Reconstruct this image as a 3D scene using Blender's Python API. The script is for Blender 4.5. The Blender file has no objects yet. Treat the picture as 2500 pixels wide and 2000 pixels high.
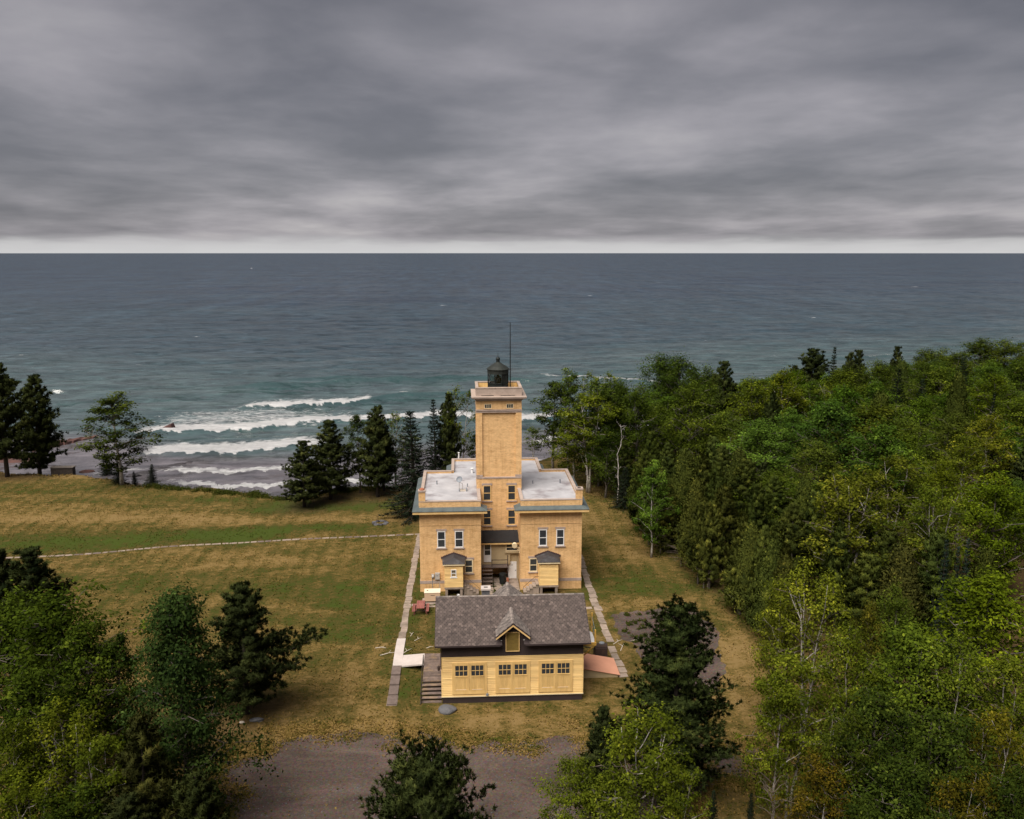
import bpy, math, random
import numpy as np
from mathutils import Vector, Matrix

SC = bpy.context.scene
COL = SC.collection
rad = math.radians

# ----------------------------------------------------------------- camera, sky, sun, exposure
HEADING, CAM_H, FPX = rad(3.3), 34.0, 2150.0
PITCH = math.atan(383.0 / FPX)
FW = np.array([math.sin(HEADING) * math.cos(PITCH), math.cos(HEADING) * math.cos(PITCH), -math.sin(PITCH)])
RT = np.array([math.cos(HEADING), -math.sin(HEADING), 0.0])
UP = np.cross(RT, FW)
cam_data = bpy.data.cameras.new('camera')
cam_data.sensor_width = 36.0
cam_data.lens = FPX / 2500.0 * 36.0
cam_data.clip_start, cam_data.clip_end = 0.5, 120000.0
cam = bpy.data.objects.new('camera', cam_data)
COL.objects.link(cam)
cam.matrix_world = Matrix(((RT[0], UP[0], -FW[0], 0), (RT[1], UP[1], -FW[1], 0), (RT[2], UP[2], -FW[2], CAM_H), (0, 0, 0, 1)))
SC.camera = cam

SC.view_settings.view_transform = 'Standard'
SC.view_settings.look = 'None'
SC.view_settings.exposure = 2.08
SC.view_settings.gamma = 1.0
SC.view_settings.use_curve_mapping = False
SC.cycles.max_bounces = 5
SC.cycles.diffuse_bounces = 3
SC.cycles.glossy_bounces = 2
SC.cycles.transmission_bounces = 3
SC.cycles.transparent_max_bounces = 16
SC.cycles.caustics_reflective = False
SC.cycles.caustics_refractive = False
SC.cycles.use_denoising = True

SUN_EL, SUN_AZ = 58.0, 216.0          # azimuth clockwise from +Y (the lake side); the light comes from behind the camera
sdir = Vector((math.sin(rad(SUN_AZ)) * math.cos(rad(SUN_EL)), math.cos(rad(SUN_AZ)) * math.cos(rad(SUN_EL)), math.sin(rad(SUN_EL))))
sun_data = bpy.data.lights.new('sun', 'SUN')
sun_data.energy = 1.5
sun_data.angle = rad(50)
sun_data.color = (1.0, 0.93, 0.84)
sun = bpy.data.objects.new('sun', sun_data)
sun.rotation_euler = sdir.to_track_quat('Z', 'Y').to_euler()
COL.objects.link(sun)


def N(nt, typ, ins=None, **props):
    n = nt.nodes.new(typ)
    for k, v in props.items():
        setattr(n, k, v)
    for k, v in (ins or {}).items():
        s = n.inputs[k]
        if isinstance(v, bpy.types.NodeSocket):
            nt.links.new(v, s)
        else:
            s.default_value = v
    return n


def math_(nt, op, a, b=0.0, clamp=False):
    return N(nt, 'ShaderNodeMath', {0: a, 1: b}, operation=op, use_clamp=clamp).outputs[0]


def ramp(nt, fac, stops, interp='LINEAR'):
    n = N(nt, 'ShaderNodeValToRGB', {0: fac})
    cr = n.color_ramp
    cr.interpolation = interp
    while len(cr.elements) < len(stops):
        cr.elements.new(0.5)
    for e, (p, c) in zip(cr.elements, stops):
        e.position = p
        e.color = (*c, 1) if len(c) == 3 else c
    return n.outputs[0]


def mixc(nt, fac, a, b, blend='MIX'):
    n = nt.nodes.new('ShaderNodeMix')
    n.data_type = 'RGBA'
    n.blend_type = blend
    for i, v in ((0, fac), (6, a), (7, b)):
        if isinstance(v, bpy.types.NodeSocket):
            nt.links.new(v, n.inputs[i])
        else:
            n.inputs[i].default_value = v if i == 0 else ((*v, 1) if len(v) == 3 else v)
    return n.outputs[2]


def noise(nt, vec, scale, detail=4, rough=0.55, dist=0.0):
    return N(nt, 'ShaderNodeTexNoise', {'Vector': vec, 'Scale': scale, 'Detail': detail, 'Roughness': rough, 'Distortion': dist}).outputs[0]


world = bpy.data.worlds.new('World')
SC.world = world
world.use_nodes = True
wt = world.node_tree
wt.nodes.clear()
sky = N(wt, 'ShaderNodeTexSky', sky_type='NISHITA', sun_disc=False, sun_elevation=rad(SUN_EL), sun_rotation=rad(SUN_AZ))
tc = N(wt, 'ShaderNodeTexCoord').outputs['Generated']
sep = N(wt, 'ShaderNodeSeparateXYZ', {0: tc})
zc = math_(wt, 'MAXIMUM', sep.outputs[2], 0.0)
zd = math_(wt, 'ADD', zc, 0.115)
cu = math_(wt, 'DIVIDE', sep.outputs[0], zd)
cv = math_(wt, 'DIVIDE', sep.outputs[1], zd)
SKY_OFF = (20.0, 9.0)
pv = N(wt, 'ShaderNodeCombineXYZ', {0: math_(wt, 'ADD', cu, SKY_OFF[0]), 1: math_(wt, 'ADD', math_(wt, 'MULTIPLY', cv, 0.85), SKY_OFF[1]), 2: 0.0}).outputs[0]
n_big = noise(wt, pv, 0.5, 5, 0.5, 0.3)
n_mid = noise(wt, pv, 1.4, 5, 0.5, 0.2)
n_sm = noise(wt, pv, 4.5, 6, 0.6, 0.3)
cl = math_(wt, 'ADD', math_(wt, 'ADD', math_(wt, 'MULTIPLY', n_big, 0.62), math_(wt, 'MULTIPLY', n_mid, 0.34)), math_(wt, 'MULTIPLY', n_sm, 0.07))
lowsky = ramp(wt, zc, [(0.0, (1, 1, 1)), (0.10, (0.45,) * 3), (0.30, (0.0,) * 3)])
cl = math_(wt, 'ADD', cl, math_(wt, 'MULTIPLY', lowsky, 0.03))
clouds = ramp(wt, cl, [(0.30, (0.43, 0.43, 0.485)), (0.43, (0.61, 0.60, 0.675)), (0.52, (0.87, 0.84, 0.92)), (0.60, (1.20, 1.14, 1.23)), (0.72, (1.7, 1.62, 1.66))])
hz = ramp(wt, math_(wt, 'ADD', zc, math_(wt, 'MULTIPLY', math_(wt, 'SUBTRACT', n_mid, 0.5), 0.02)), [(0.0, (1, 1, 1)), (0.010, (0.8,) * 3), (0.018, (0.0,) * 3)])
clouds = mixc(wt, hz, clouds, (2.15, 2.13, 2.15))
clouds = mixc(wt, 1.0, clouds, ramp(wt, zc, [(0.03, (1.06,) * 3), (0.16, (1.0,) * 3), (0.36, (0.72, 0.73, 0.745))]), 'MULTIPLY')
cov = mixc(wt, 0.975, sky.outputs[0], clouds)
bg = N(wt, 'ShaderNodeBackground', {'Color': cov, 'Strength': 0.064})
wo = N(wt, 'ShaderNodeOutputWorld', {'Surface': bg.outputs[0]})


# ----------------------------------------------------------------- from photo pixels (2500 x 2000) to places on the ground
def ray(px, py):
    return FW + RT * (px - 1250.0) / FPX - UP * (py - 1000.0) / FPX


def gz(px, py, z=0.0):
    d = ray(px, py)
    return d * ((z - CAM_H) / d[2]) + np.array([0, 0, CAM_H])


def gy(px, py, y):
    d = ray(px, py)
    return d * (y / d[1]) + np.array([0, 0, CAM_H])


# ----------------------------------------------------------------- terrain
LAKE_Z = -3.0
SHX = np.array([-4000, -400, -200, -130, -90, -72, -63, -51, -40, -25, -16, -8, 3, 12, 30, 60, 100, 150, 250, 500, 4000.])
SHY = np.array([700, 260, 190, 165, 146, 138, 137, 131, 127, 121.5, 125, 127, 133, 142, 158, 186, 202, 214, 240, 330, 1200.])


def sstep(a, b, x):
    t = np.clip((x - a) / (b - a), 0, 1)
    return t * t * (3 - 2 * t)


_R = np.random.RandomState(5)
_K = [(_R.uniform(-1, 1, 2), _R.uniform(0, 6.28)) for _ in range(24)]


def wobble(x, y, lam):
    s = 0
    for i, (k, p) in enumerate(_K[:12]):
        s = s + np.sin((k[0] * x + k[1] * y) * 6.283 / lam * (0.7 + 0.08 * i) + p)
    return s / 5.0


def terrain(x, y):
    x = np.asarray(x, float)
    y = np.asarray(y, float)
    s = np.interp(x, SHX, SHY) + 0.9 * np.sin(x * 0.31) + 0.6 * np.sin(x * 0.83 + 1) - y
    z = -2.45 * sstep(0, 6.5, -s) - 0.75 * sstep(5, 10.5, -s) - 4.5 * sstep(11, 90, -s)
    z = z + 0.55 * np.exp(-((x + 5.6) / 3.0) ** 2 - ((y - 70.5) / 4.6) ** 2)
    far = sstep(4, 30, np.hypot(np.maximum(np.abs(x - 3.8) - 9, 0), np.maximum(np.abs(y - 80) - 20, 0)))
    far = far * sstep(84, 96, y)
    z = z + 0.22 * far * wobble(x, y, 28.0) * sstep(-1, 8, s) + 0.16 * wobble(x, y, 5.0) * sstep(1, 5, -s)
    return z


def tz(x, y):
    return float(terrain(x, y))


def ground_at(px, py):
    z = 0.0
    for _ in range(6):
        p = gz(px, py, z)
        z = tz(p[0], p[1])
    return Vector((p[0], p[1], z))


# ----------------------------------------------------------------- mesh helpers
ORG = {}


def org(o):
    return ORG.get(o.name, Vector((0, 0, 0))) if o is not None else Vector((0, 0, 0))


def mk_mesh(name, V, F, mat=None, smooth=False, attrs=None):
    me = bpy.data.meshes.new(name)
    V = np.asarray(V, np.float32)
    if isinstance(F, np.ndarray):
        m, k = F.shape
        me.vertices.add(len(V))
        me.vertices.foreach_set('co', V.ravel())
        me.loops.add(m * k)
        me.loops.foreach_set('vertex_index', F.astype(np.int32).ravel())
        me.polygons.add(m)
        me.polygons.foreach_set('loop_start', (np.arange(m) * k).astype(np.int32))
        me.polygons.foreach_set('loop_total', np.full(m, k, np.int32))
        me.update(calc_edges=True)
    else:
        me.from_pydata([tuple(v) for v in V.tolist()], [], F)
    if smooth:
        me.polygons.foreach_set('use_smooth', np.ones(len(me.polygons), bool))
    for an, (dom, arr) in (attrs or {}).items():
        a = me.attributes.new(an, 'FLOAT', dom)
        a.data.foreach_set('value', np.asarray(arr, np.float32))
    if mat:
        me.materials.append(mat)
    return me


def link(name, data, parent=None, loc=None):
    o = bpy.data.objects.new(name, data)
    COL.objects.link(o)
    if parent is not None:
        o.parent = parent
    if loc is not None:
        o.location = loc
    return o


def tag(o, label=None, cat=None, group=None, kind=None):
    for k, v in (('label', label), ('category', cat), ('group', group), ('kind', kind)):
        if v:
            o[k] = v
    return o


def thing(name, loc, label, cat, group=None):
    o = link(name, None, None, loc)
    o.empty_display_size = 0.3
    ORG[o.name] = Vector(loc)
    return tag(o, label, cat, group)


class MB:
    def __init__(self):
        self.v, self.f, self.t = [], [], []

    def face(self, *pts, tone=None):
        i = len(self.v)
        self.v += [tuple(p) for p in pts]
        self.f.append(tuple(range(i, i + len(pts))))
        if tone is not None:
            self.t.append(tone)
        return self

    def box(self, x0, x1, y0, y1, z0, z1):
        i = len(self.v)
        self.v += [(x0, y0, z0), (x1, y0, z0), (x1, y1, z0), (x0, y1, z0), (x0, y0, z1), (x1, y0, z1), (x1, y1, z1), (x0, y1, z1)]
        for q in ((0, 3, 2, 1), (4, 5, 6, 7), (0, 1, 5, 4), (1, 2, 6, 5), (2, 3, 7, 6), (3, 0, 4, 7)):
            self.f.append(tuple(i + k for k in q))
        return self

    def slab(self, poly, z0, z1):
        """vertical prism over a plan polygon (counter-clockwise)"""
        i, n = len(self.v), len(poly)
        self.v += [(p[0], p[1], z0) for p in poly] + [(p[0], p[1], z1) for p in poly]
        self.f.append(tuple(i + k for k in reversed(range(n))))
        self.f.append(tuple(i + n + k for k in range(n)))
        for k in range(n):
            q = (k + 1) % n
            self.f.append((i + k, i + q, i + n + q, i + n + k))
        return self

    def hull(self, a, b):
        """two matching loops joined side by side and capped"""
        i, n = len(self.v), len(a)
        self.v += [tuple(p) for p in a] + [tuple(p) for p in b]
        self.f.append(tuple(i + k for k in reversed(range(n))))
        self.f.append(tuple(i + n + k for k in range(n)))
        for k in range(n):
            q = (k + 1) % n
            self.f.append((i + k, i + q, i + n + q, i + n + k))
        return self

    def tube(self, pts, rs, n=6, cap=True):
        i0 = len(self.v)
        pts = [Vector(p) for p in pts]
        if not isinstance(rs, (list, tuple)):
            rs = [rs] * len(pts)
        for k, p in enumerate(pts):
            d = (pts[min(k + 1, len(pts) - 1)] - pts[max(k - 1, 0)]).normalized()
            a = d.orthogonal().normalized() if abs(d.z) < 0.95 else (Vector((1, 0, 0)) - d * d.x).normalized()
            b = d.cross(a)
            for j in range(n):
                t = 6.28318 * j / n
                self.v.append(tuple(p + (a * math.cos(t) + b * math.sin(t)) * rs[k]))
        for k in range(len(pts) - 1):
            for j in range(n):
                q = (j + 1) % n
                self.f.append((i0 + k * n + j, i0 + k * n + q, i0 + (k + 1) * n + q, i0 + (k + 1) * n + j))
        if cap:
            self.f.append(tuple(i0 + j for j in reversed(range(n))))
            m = i0 + (len(pts) - 1) * n
            self.f.append(tuple(m + j for j in range(n)))
        return self

    def lathe(self, cx, cy, prof, n=24):
        """prof = [(radius, z), ...] bottom to top"""
        i0 = len(self.v)
        for r, z in prof:
            for j in range(n):
                t = 6.28318 * j / n
                self.v.append((cx + r * math.cos(t), cy + r * math.sin(t), z))
        for k in range(len(prof) - 1):
            for j in range(n):
                q = (j + 1) % n
                self.f.append((i0 + k * n + j, i0 + k * n + q, i0 + (k + 1) * n + q, i0 + (k + 1) * n + j))
        self.f.append(tuple(i0 + j for j in reversed(range(n))))
        m = i0 + (len(prof) - 1) * n
        self.f.append(tuple(m + j for j in range(n)))
        return self

    def build(self, name, mat, parent=None, kind=None, label=None, bevel=0.0, smooth=False):
        o0 = org(parent)
        V = np.array(self.v, float) - np.array(o0)
        attrs = {'tone': ('FACE', self.t)} if self.t and len(self.t) == len(self.f) else None
        o = link(name, mk_mesh(name, V, self.f, mat, smooth, attrs), parent)
        ORG[o.name] = o0
        if bevel:
            b = o.modifiers.new('bevel', 'BEVEL')
            b.width = bevel
            b.segments = 1
            b.limit_method = 'ANGLE'
        if kind:
            o['kind'] = kind
        if label:
            o['label'] = label
        return o


def piece(name, me, parent, at, rot=None, kind=None):
    """one more object over shared mesh data, placed at a world point"""
    o = link(name, me, parent, Vector(at) - org(parent))
    ORG[o.name] = org(parent)
    if rot:
        o.rotation_euler = rot
    return o


# ----------------------------------------------------------------- materials
def new_mat(name):
    m = bpy.data.materials.new(name)
    m.use_nodes = True
    nt = m.node_tree
    nt.nodes.clear()
    out = nt.nodes.new('ShaderNodeOutputMaterial')
    return m, nt, out


def position(nt, sx=1, sy=1, sz=1):
    p = N(nt, 'ShaderNodeNewGeometry').outputs['Position']
    if (sx, sy, sz) != (1, 1, 1):
        p = N(nt, 'ShaderNodeVectorMath', {0: p, 1: (sx, sy, sz)}, operation='MULTIPLY').outputs[0]
    return p


def mottled(name, c1, c2, scale=1.5, rough=0.8, bump=0.0, bscale=20.0, stretch=(1, 1, 1), c3=None, s3=0.4, tone=False, vary=0.0, metal=0.0, spec=0.3, lo=0.35, hi=0.65):
    m, nt, out = new_mat(name)
    p = position(nt, *stretch)
    f = ramp(nt, noise(nt, p, scale, 6, 0.62), [(lo, (0, 0, 0)), (hi, (1, 1, 1))])
    c = mixc(nt, f, c1, c2)
    if c3:
        g = ramp(nt, noise(nt, p, s3, 5, 0.6), [(0.52, (0, 0, 0)), (0.68, (1, 1, 1))])
        c = mixc(nt, g, c, c3)
    if tone:
        a = N(nt, 'ShaderNodeAttribute', attribute_name='tone').outputs['Fac']
        c = mixc(nt, 1.0, c, ramp(nt, a, [(0, (0.58,) * 3), (1, (1.55, 1.52, 1.47))]), 'MULTIPLY')
    if vary:
        rv = N(nt, 'ShaderNodeObjectInfo').outputs['Random']
        c = mixc(nt, 1.0, c, ramp(nt, rv, [(0, (1 - vary,) * 3), (1, (1 + vary * 0.7,) * 3)]), 'MULTIPLY')
    b = N(nt, 'ShaderNodeBsdfPrincipled', {'Base Color': c, 'Roughness': rough, 'Metallic': metal, 'Specular IOR Level': spec})
    if bump:
        h = noise(nt, p, bscale, 4, 0.6)
        nt.links.new(N(nt, 'ShaderNodeBump', {'Height': h, 'Strength': bump, 'Distance': 0.05}).outputs[0], b.inputs['Normal'])
    nt.links.new(b.outputs[0], out.inputs[0])
    return m


def brick_mat(name, c1, c2, mortar):
    m, nt, out = new_mat(name)
    g = N(nt, 'ShaderNodeNewGeometry').outputs['Position']
    s = N(nt, 'ShaderNodeSeparateXYZ', {0: g})
    v = N(nt, 'ShaderNodeCombineXYZ', {0: math_(nt, 'ADD', s.outputs[0], s.outputs[1]), 1: s.outputs[2], 2: 0.0}).outputs[0]
    bt = N(nt, 'ShaderNodeTexBrick', {'Vector': v, 'Color1': (*c1, 1), 'Color2': (*c2, 1), 'Mortar': (*mortar, 1), 'Scale': 1.0, 'Mortar Size': 0.006, 'Brick Width': 0.22, 'Row Height': 0.075, 'Bias': 0.0})
    st = position(nt, 0.8, 0.8, 2.6)
    f = ramp(nt, noise(nt, st, 0.9, 7, 0.7), [(0.34, (0.80, 0.77, 0.71)), (0.5, (1, 1, 1)), (0.66, (1.12, 1.11, 1.09))])
    f2 = ramp(nt, noise(nt, position(nt, 1.4, 1.4, 4), 2.4, 5, 0.7), [(0.35, (0.86, 0.84, 0.8)), (0.55, (1.03,) * 3)])
    c = mixc(nt, 1.0, mixc(nt, 1.0, bt.outputs[0], f, 'MULTIPLY'), f2, 'MULTIPLY')
    f3 = ramp(nt, noise(nt, position(nt, 2.2, 2.2, 0.16), 1.6, 6, 0.7), [(0.36, (0.80, 0.76, 0.70)), (0.52, (1.0,) * 3)])
    c = mixc(nt, 0.75, c, mixc(nt, 1.0, c, f3, 'MULTIPLY'))
    b = N(nt, 'ShaderNodeBsdfPrincipled', {'Base Color': c, 'Roughness': 0.85, 'Specular IOR Level': 0.2})
    nt.links.new(N(nt, 'ShaderNodeBump', {'Height': bt.outputs[1], 'Strength': -0.35, 'Distance': 0.01}).outputs[0], b.inputs['Normal'])
    nt.links.new(b.outputs[0], out.inputs[0])
    return m


def glass_mat(name, tint=(0.02, 0.022, 0.025)):
    m, nt, out = new_mat(name)
    f = noise(nt, position(nt), 1.3, 3)
    c = mixc(nt, f, tint, tuple(t * 2.6 for t in tint))
    b = N(nt, 'ShaderNodeBsdfPrincipled', {'Base Color': c, 'Roughness': 0.06, 'Specular IOR Level': 0.5, 'IOR': 1.5})
    nt.links.new(b.outputs[0], out.inputs[0])
    return m


def clear_glass(name):
    m, nt, out = new_mat(name)
    t = N(nt, 'ShaderNodeBsdfTransparent', {'Color': (0.88, 0.92, 0.92, 1)})
    g = N(nt, 'ShaderNodeBsdfGlossy', {'Roughness': 0.03})
    fr = N(nt, 'ShaderNodeFresnel', {'IOR': 1.45})
    nt.links.new(N(nt, 'ShaderNodeMixShader', {0: fr.outputs[0], 1: t.outputs[0], 2: g.outputs[0]}).outputs[0], out.inputs[0])
    return m


def leaf_mat(name, a, b, c=None, transl=0.2, spec=0.05):
    """leaf colour varies leaf by leaf and clump by clump (attribute) and tree by tree (object colour)"""
    m, nt, out = new_mat(name)
    t = N(nt, 'ShaderNodeAttribute', attribute_name='tone').outputs['Fac']
    col = ramp(nt, t, [(0.0, a), (0.75, b), (1.0, c or b)])
    oc = N(nt, 'ShaderNodeObjectInfo').outputs['Color']
    col = mixc(nt, 1.0, col, oc, 'MULTIPLY')
    d = N(nt, 'ShaderNodeBsdfDiffuse', {'Color': col, 'Roughness': 0.6})
    tr = N(nt, 'ShaderNodeBsdfTranslucent', {'Color': mixc(nt, 1.0, col, (1.1, 1.15, 0.5), 'MULTIPLY')})
    x = N(nt, 'ShaderNodeMixShader', {0: transl, 1: d.outputs[0], 2: tr.outputs[0]})
    nt.links.new(x.outputs[0], out.inputs[0])
    return m


M = {}
M['brick'] = brick_mat('yellow_brick', (0.715, 0.45, 0.218), (0.625, 0.385, 0.18), (0.58, 0.415, 0.23))
M['stone'] = mottled('grey_sandstone', (0.40, 0.315, 0.27), (0.30, 0.235, 0.20), 2.2, 0.9, 0.3, 25)
M['stone_light'] = mottled('pale_sandstone', (0.42, 0.335, 0.285), (0.33, 0.26, 0.22), 1.6, 0.9, 0.3, 25)
M['roof_white'] = mottled('pale_roof_membrane', (0.46, 0.455, 0.475), (0.35, 0.345, 0.365), 0.55, 0.5, 0.15, 6, c3=(0.21, 0.185, 0.195), s3=0.33)
M['copper'] = mottled('weathered_copper', (0.10, 0.122, 0.122), (0.068, 0.083, 0.088), 1.2, 0.6, 0.2, 8)
M['cream'] = mottled('cream_paint', (0.70, 0.47, 0.21), (0.60, 0.39, 0.16), 1.2, 0.6)
M['cream_pale'] = mottled('pale_cream_paint', (0.74, 0.62, 0.42), (0.66, 0.54, 0.34), 1.2, 0.6)
M['white'] = mottled('white_paint', (0.78, 0.77, 0.76), (0.66, 0.65, 0.65), 1.5, 0.6)
M['siding'] = mottled('yellow_clapboard_paint', (0.80, 0.56, 0.245), (0.72, 0.485, 0.195), 0.9, 0.6, 0.1, 12, stretch=(0.6, 1, 3), c3=(0.62, 0.41, 0.17), s3=0.5, vary=0.15)
M['door_yellow'] = mottled('yellow_door_paint', (0.73, 0.49, 0.20), (0.65, 0.42, 0.16), 1.4, 0.6, 0.1, 10, stretch=(3, 1, 0.7), c3=(0.56, 0.36, 0.14), s3=0.8, vary=0.10)
M['brown'] = mottled('dark_brown_paint', (0.042, 0.029, 0.028), (0.030, 0.021, 0.021), 1.5, 0.7)
M['shingle'] = mottled('asphalt_hex_shingle', (0.108, 0.086, 0.079), (0.079, 0.062, 0.057), 6.0, 0.95, 0.3, 60, tone=True)
M['shingle_pale'] = mottled('pale_ridge_shingle', (0.21, 0.18, 0.165), (0.15, 0.128, 0.12), 5.0, 0.95, 0.3, 60, tone=True)
M['slate'] = mottled('dark_porch_metal', (0.046, 0.043, 0.046), (0.032, 0.03, 0.033), 1.6, 0.55, 0.2, 8, c3=(0.07, 0.07, 0.076), s3=1.5)
M['slate_edge'] = mottled('dark_red_tile', (0.075, 0.045, 0.042), (0.045, 0.03, 0.03), 3.0, 0.8)
M['black'] = mottled('black_iron', (0.013, 0.015, 0.015), (0.009, 0.010, 0.010), 3.0, 0.5)
M['lantern'] = mottled('green_black_iron', (0.013, 0.018, 0.017), (0.009, 0.012, 0.012), 3.0, 0.55)
M['lantern_roof'] = mottled('weathered_lantern_copper', (0.026, 0.030, 0.026), (0.018, 0.021, 0.019), 2.0, 0.6)
M['tar'] = mottled('black_roofing', (0.018, 0.018, 0.020), (0.013, 0.013, 0.015), 1.5, 0.75)
M['glass'] = glass_mat('dark_window_glass')
M['clear'] = clear_glass('lantern_glass')
M['concrete'] = mottled('old_concrete', (0.31, 0.245, 0.20), (0.22, 0.172, 0.14), 2.0, 0.92, 0.3, 20, c3=(0.18, 0.15, 0.11), s3=1.3, vary=0.22)
M['concrete_new'] = mottled('fresh_concrete', (0.52, 0.46, 0.43), (0.45, 0.395, 0.37), 1.2, 0.9, 0.1, 20)
M['concrete_dark'] = mottled('brown_stained_concrete', (0.17, 0.13, 0.115), (0.12, 0.092, 0.08), 2.5, 0.95, 0.3, 20)
M['planks'] = mottled('weathered_deck_planks', (0.18, 0.135, 0.115), (0.105, 0.078, 0.068), 2.6, 0.9, 0.3, 20, c3=(0.23, 0.16, 0.10), s3=1.1, vary=0.3)
M['table_red'] = mottled('faded_red_paint', (0.27, 0.095, 0.078), (0.20, 0.068, 0.058), 3.0, 0.8, 0.2, 20, stretch=(3, 1, 1), vary=0.2)
M['tan_metal'] = mottled('tan_metal', (0.56, 0.40, 0.27), (0.52, 0.36, 0.24), 1.0, 0.5)
M['tan_top'] = mottled('pale_tan_metal', (0.78, 0.66, 0.52), (0.72, 0.6, 0.46), 1.0, 0.5)
M['grey_metal'] = mottled('grey_metal', (0.42, 0.39, 0.36), (0.34, 0.32, 0.30), 2.0, 0.5)
M['mid_grey'] = mottled('steel_grey', (0.22, 0.24, 0.27), (0.16, 0.175, 0.20), 2.0, 0.5)
M['salmon'] = mottled('salmon_paint', (0.68, 0.335, 0.22), (0.60, 0.29, 0.19), 0.8, 0.55)
M['tan_wall'] = mottled('tan_plaster', (0.44, 0.34, 0.20), (0.36, 0.28, 0.165), 1.5, 0.85)
M['yellow_timber'] = mottled('yellow_timber', (0.62, 0.37, 0.08), (0.5, 0.29, 0.06), 2.0, 0.7)
M['hay_door'] = mottled('ochre_boards', (0.20, 0.135, 0.032), (0.15, 0.10, 0.025), 2.5, 0.8, 0.2, 20, stretch=(1, 1, 3))
M['red_brick'] = mottled('red_brick', (0.36, 0.135, 0.075), (0.26, 0.10, 0.06), 6.0, 0.9)
M['rock_grey'] = mottled('grey_rock', (0.12, 0.118, 0.125), (0.08, 0.08, 0.088), 3.0, 0.9, 0.5, 14)
M['rock_red'] = mottled('red_sandstone', (0.105, 0.05, 0.042), (0.06, 0.032, 0.03), 0.6, 0.9, 0.6, 3, c3=(0.14, 0.085, 0.07), s3=0.35)
M['rock_dark'] = mottled('dark_wet_rock', (0.045, 0.04, 0.045), (0.028, 0.026, 0.03), 1.0, 0.6, 0.6, 4)
M['rust_dark'] = mottled('rusty_dark_iron', (0.055, 0.035, 0.028), (0.035, 0.024, 0.022), 4.0, 0.8)
M['driftwood'] = mottled('bleached_wood', (0.55, 0.49, 0.42), (0.42, 0.37, 0.31), 5.0, 0.9)
M['gravel'] = None
M['bark_dark'] = mottled('dark_bark', (0.055, 0.042, 0.034), (0.032, 0.025, 0.021), 4.0, 0.95, 0.5, 12)
M['twig'] = mottled('birch_twigs', (0.16, 0.125, 0.10), (0.09, 0.07, 0.055), 3.0, 0.9)
M['bark_white'] = mottled('birch_bark', (0.52, 0.485, 0.44), (0.34, 0.31, 0.28), 2.0, 0.85, 0.3, 8, c3=(0.10, 0.085, 0.075), s3=2.2)
M['bark_grey'] = mottled('grey_bark', (0.17, 0.145, 0.125), (0.10, 0.085, 0.075), 3.0, 0.95, 0.4, 10)
M['bark_red'] = mottled('dead_red_bark', (0.24, 0.14, 0.10), (0.16, 0.10, 0.08), 3.0, 0.95, 0.4, 10)


def lawn_colour(nt):
    a = N(nt, 'ShaderNodeAttribute', attribute_name='green').outputs['Fac']
    p = position(nt)
    n1 = noise(nt, position(nt, 0.55, 1.0, 1), 0.35, 6, 0.65, 0.4)
    n2 = noise(nt, position(nt, 0.8, 1, 1), 1.5, 8, 0.8)
    n3 = noise(nt, p, 4.0, 6, 0.85)
    f = math_(nt, 'ADD', a, math_(nt, 'MULTIPLY', math_(nt, 'SUBTRACT', n1, 0.5), 1.6))
    f = math_(nt, 'ADD', f, math_(nt, 'MULTIPLY', math_(nt, 'SUBTRACT', n2, 0.5), 1.9))
    f = math_(nt, 'ADD', f, math_(nt, 'MULTIPLY', math_(nt, 'SUBTRACT', n3, 0.5), 1.9))
    xs_ = N(nt, 'ShaderNodeSeparateXYZ', {0: p})
    ph_ = math_(nt, 'ADD', math_(nt, 'MULTIPLY', xs_.outputs[0], 3.3), math_(nt, 'MULTIPLY', n1, 9.0))
    st_ = math_(nt, 'MULTIPLY', math_(nt, 'SINE', ph_), math_(nt, 'MULTIPLY', n1, 0.16))
    f = math_(nt, 'ADD', f, st_)
    c = ramp(nt, f, [(0.0, (0.205, 0.138, 0.054)), (0.22, (0.152, 0.102, 0.032)), (0.40, (0.102, 0.074, 0.020)), (0.58, (0.068, 0.057, 0.014)), (0.78, (0.047, 0.051, 0.009)), (1.0, (0.047, 0.066, 0.010))])
    return c, n3, n2


def lawn_mat():
    m, nt, out = new_mat('lawn_grass')
    c, n3, n2 = lawn_colour(nt)
    be = N(nt, 'ShaderNodeAttribute', attribute_name='beach').outputs['Fac']
    peb = ramp(nt, noise(nt, position(nt), 2.3, 6, 0.8), [(0.3, (0.055, 0.046, 0.048)), (0.55, (0.125, 0.10, 0.10)), (0.75, (0.24, 0.20, 0.19))])
    c = mixc(nt, be, c, peb)
    fl = N(nt, 'ShaderNodeAttribute', attribute_name='litter').outputs['Fac']
    lit = ramp(nt, n3, [(0.3, (0.035, 0.024, 0.014)), (0.7, (0.10, 0.062, 0.03))])
    c = mixc(nt, math_(nt, 'MULTIPLY', fl, 0.8), c, lit)
    b = N(nt, 'ShaderNodeBsdfPrincipled', {'Base Color': c, 'Roughness': 0.95, 'Specular IOR Level': 0.1})
    h = math_(nt, 'ADD', n3, n2)
    nt.links.new(N(nt, 'ShaderNodeBump', {'Height': h, 'Strength': 0.8, 'Distance': 0.12}).outputs[0], b.inputs['Normal'])
    nt.links.new(b.outputs[0], out.inputs[0])
    return m


def tuft_mat():
    m, nt, out = new_mat('grass_blades')
    c, n3, n2 = lawn_colour(nt)
    c = mixc(nt, 1.0, c, (1.2, 1.17, 1.1), 'MULTIPLY')
    d = N(nt, 'ShaderNodeBsdfDiffuse', {'Color': c})
    nt.links.new(d.outputs[0], out.inputs[0])
    return m


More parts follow.
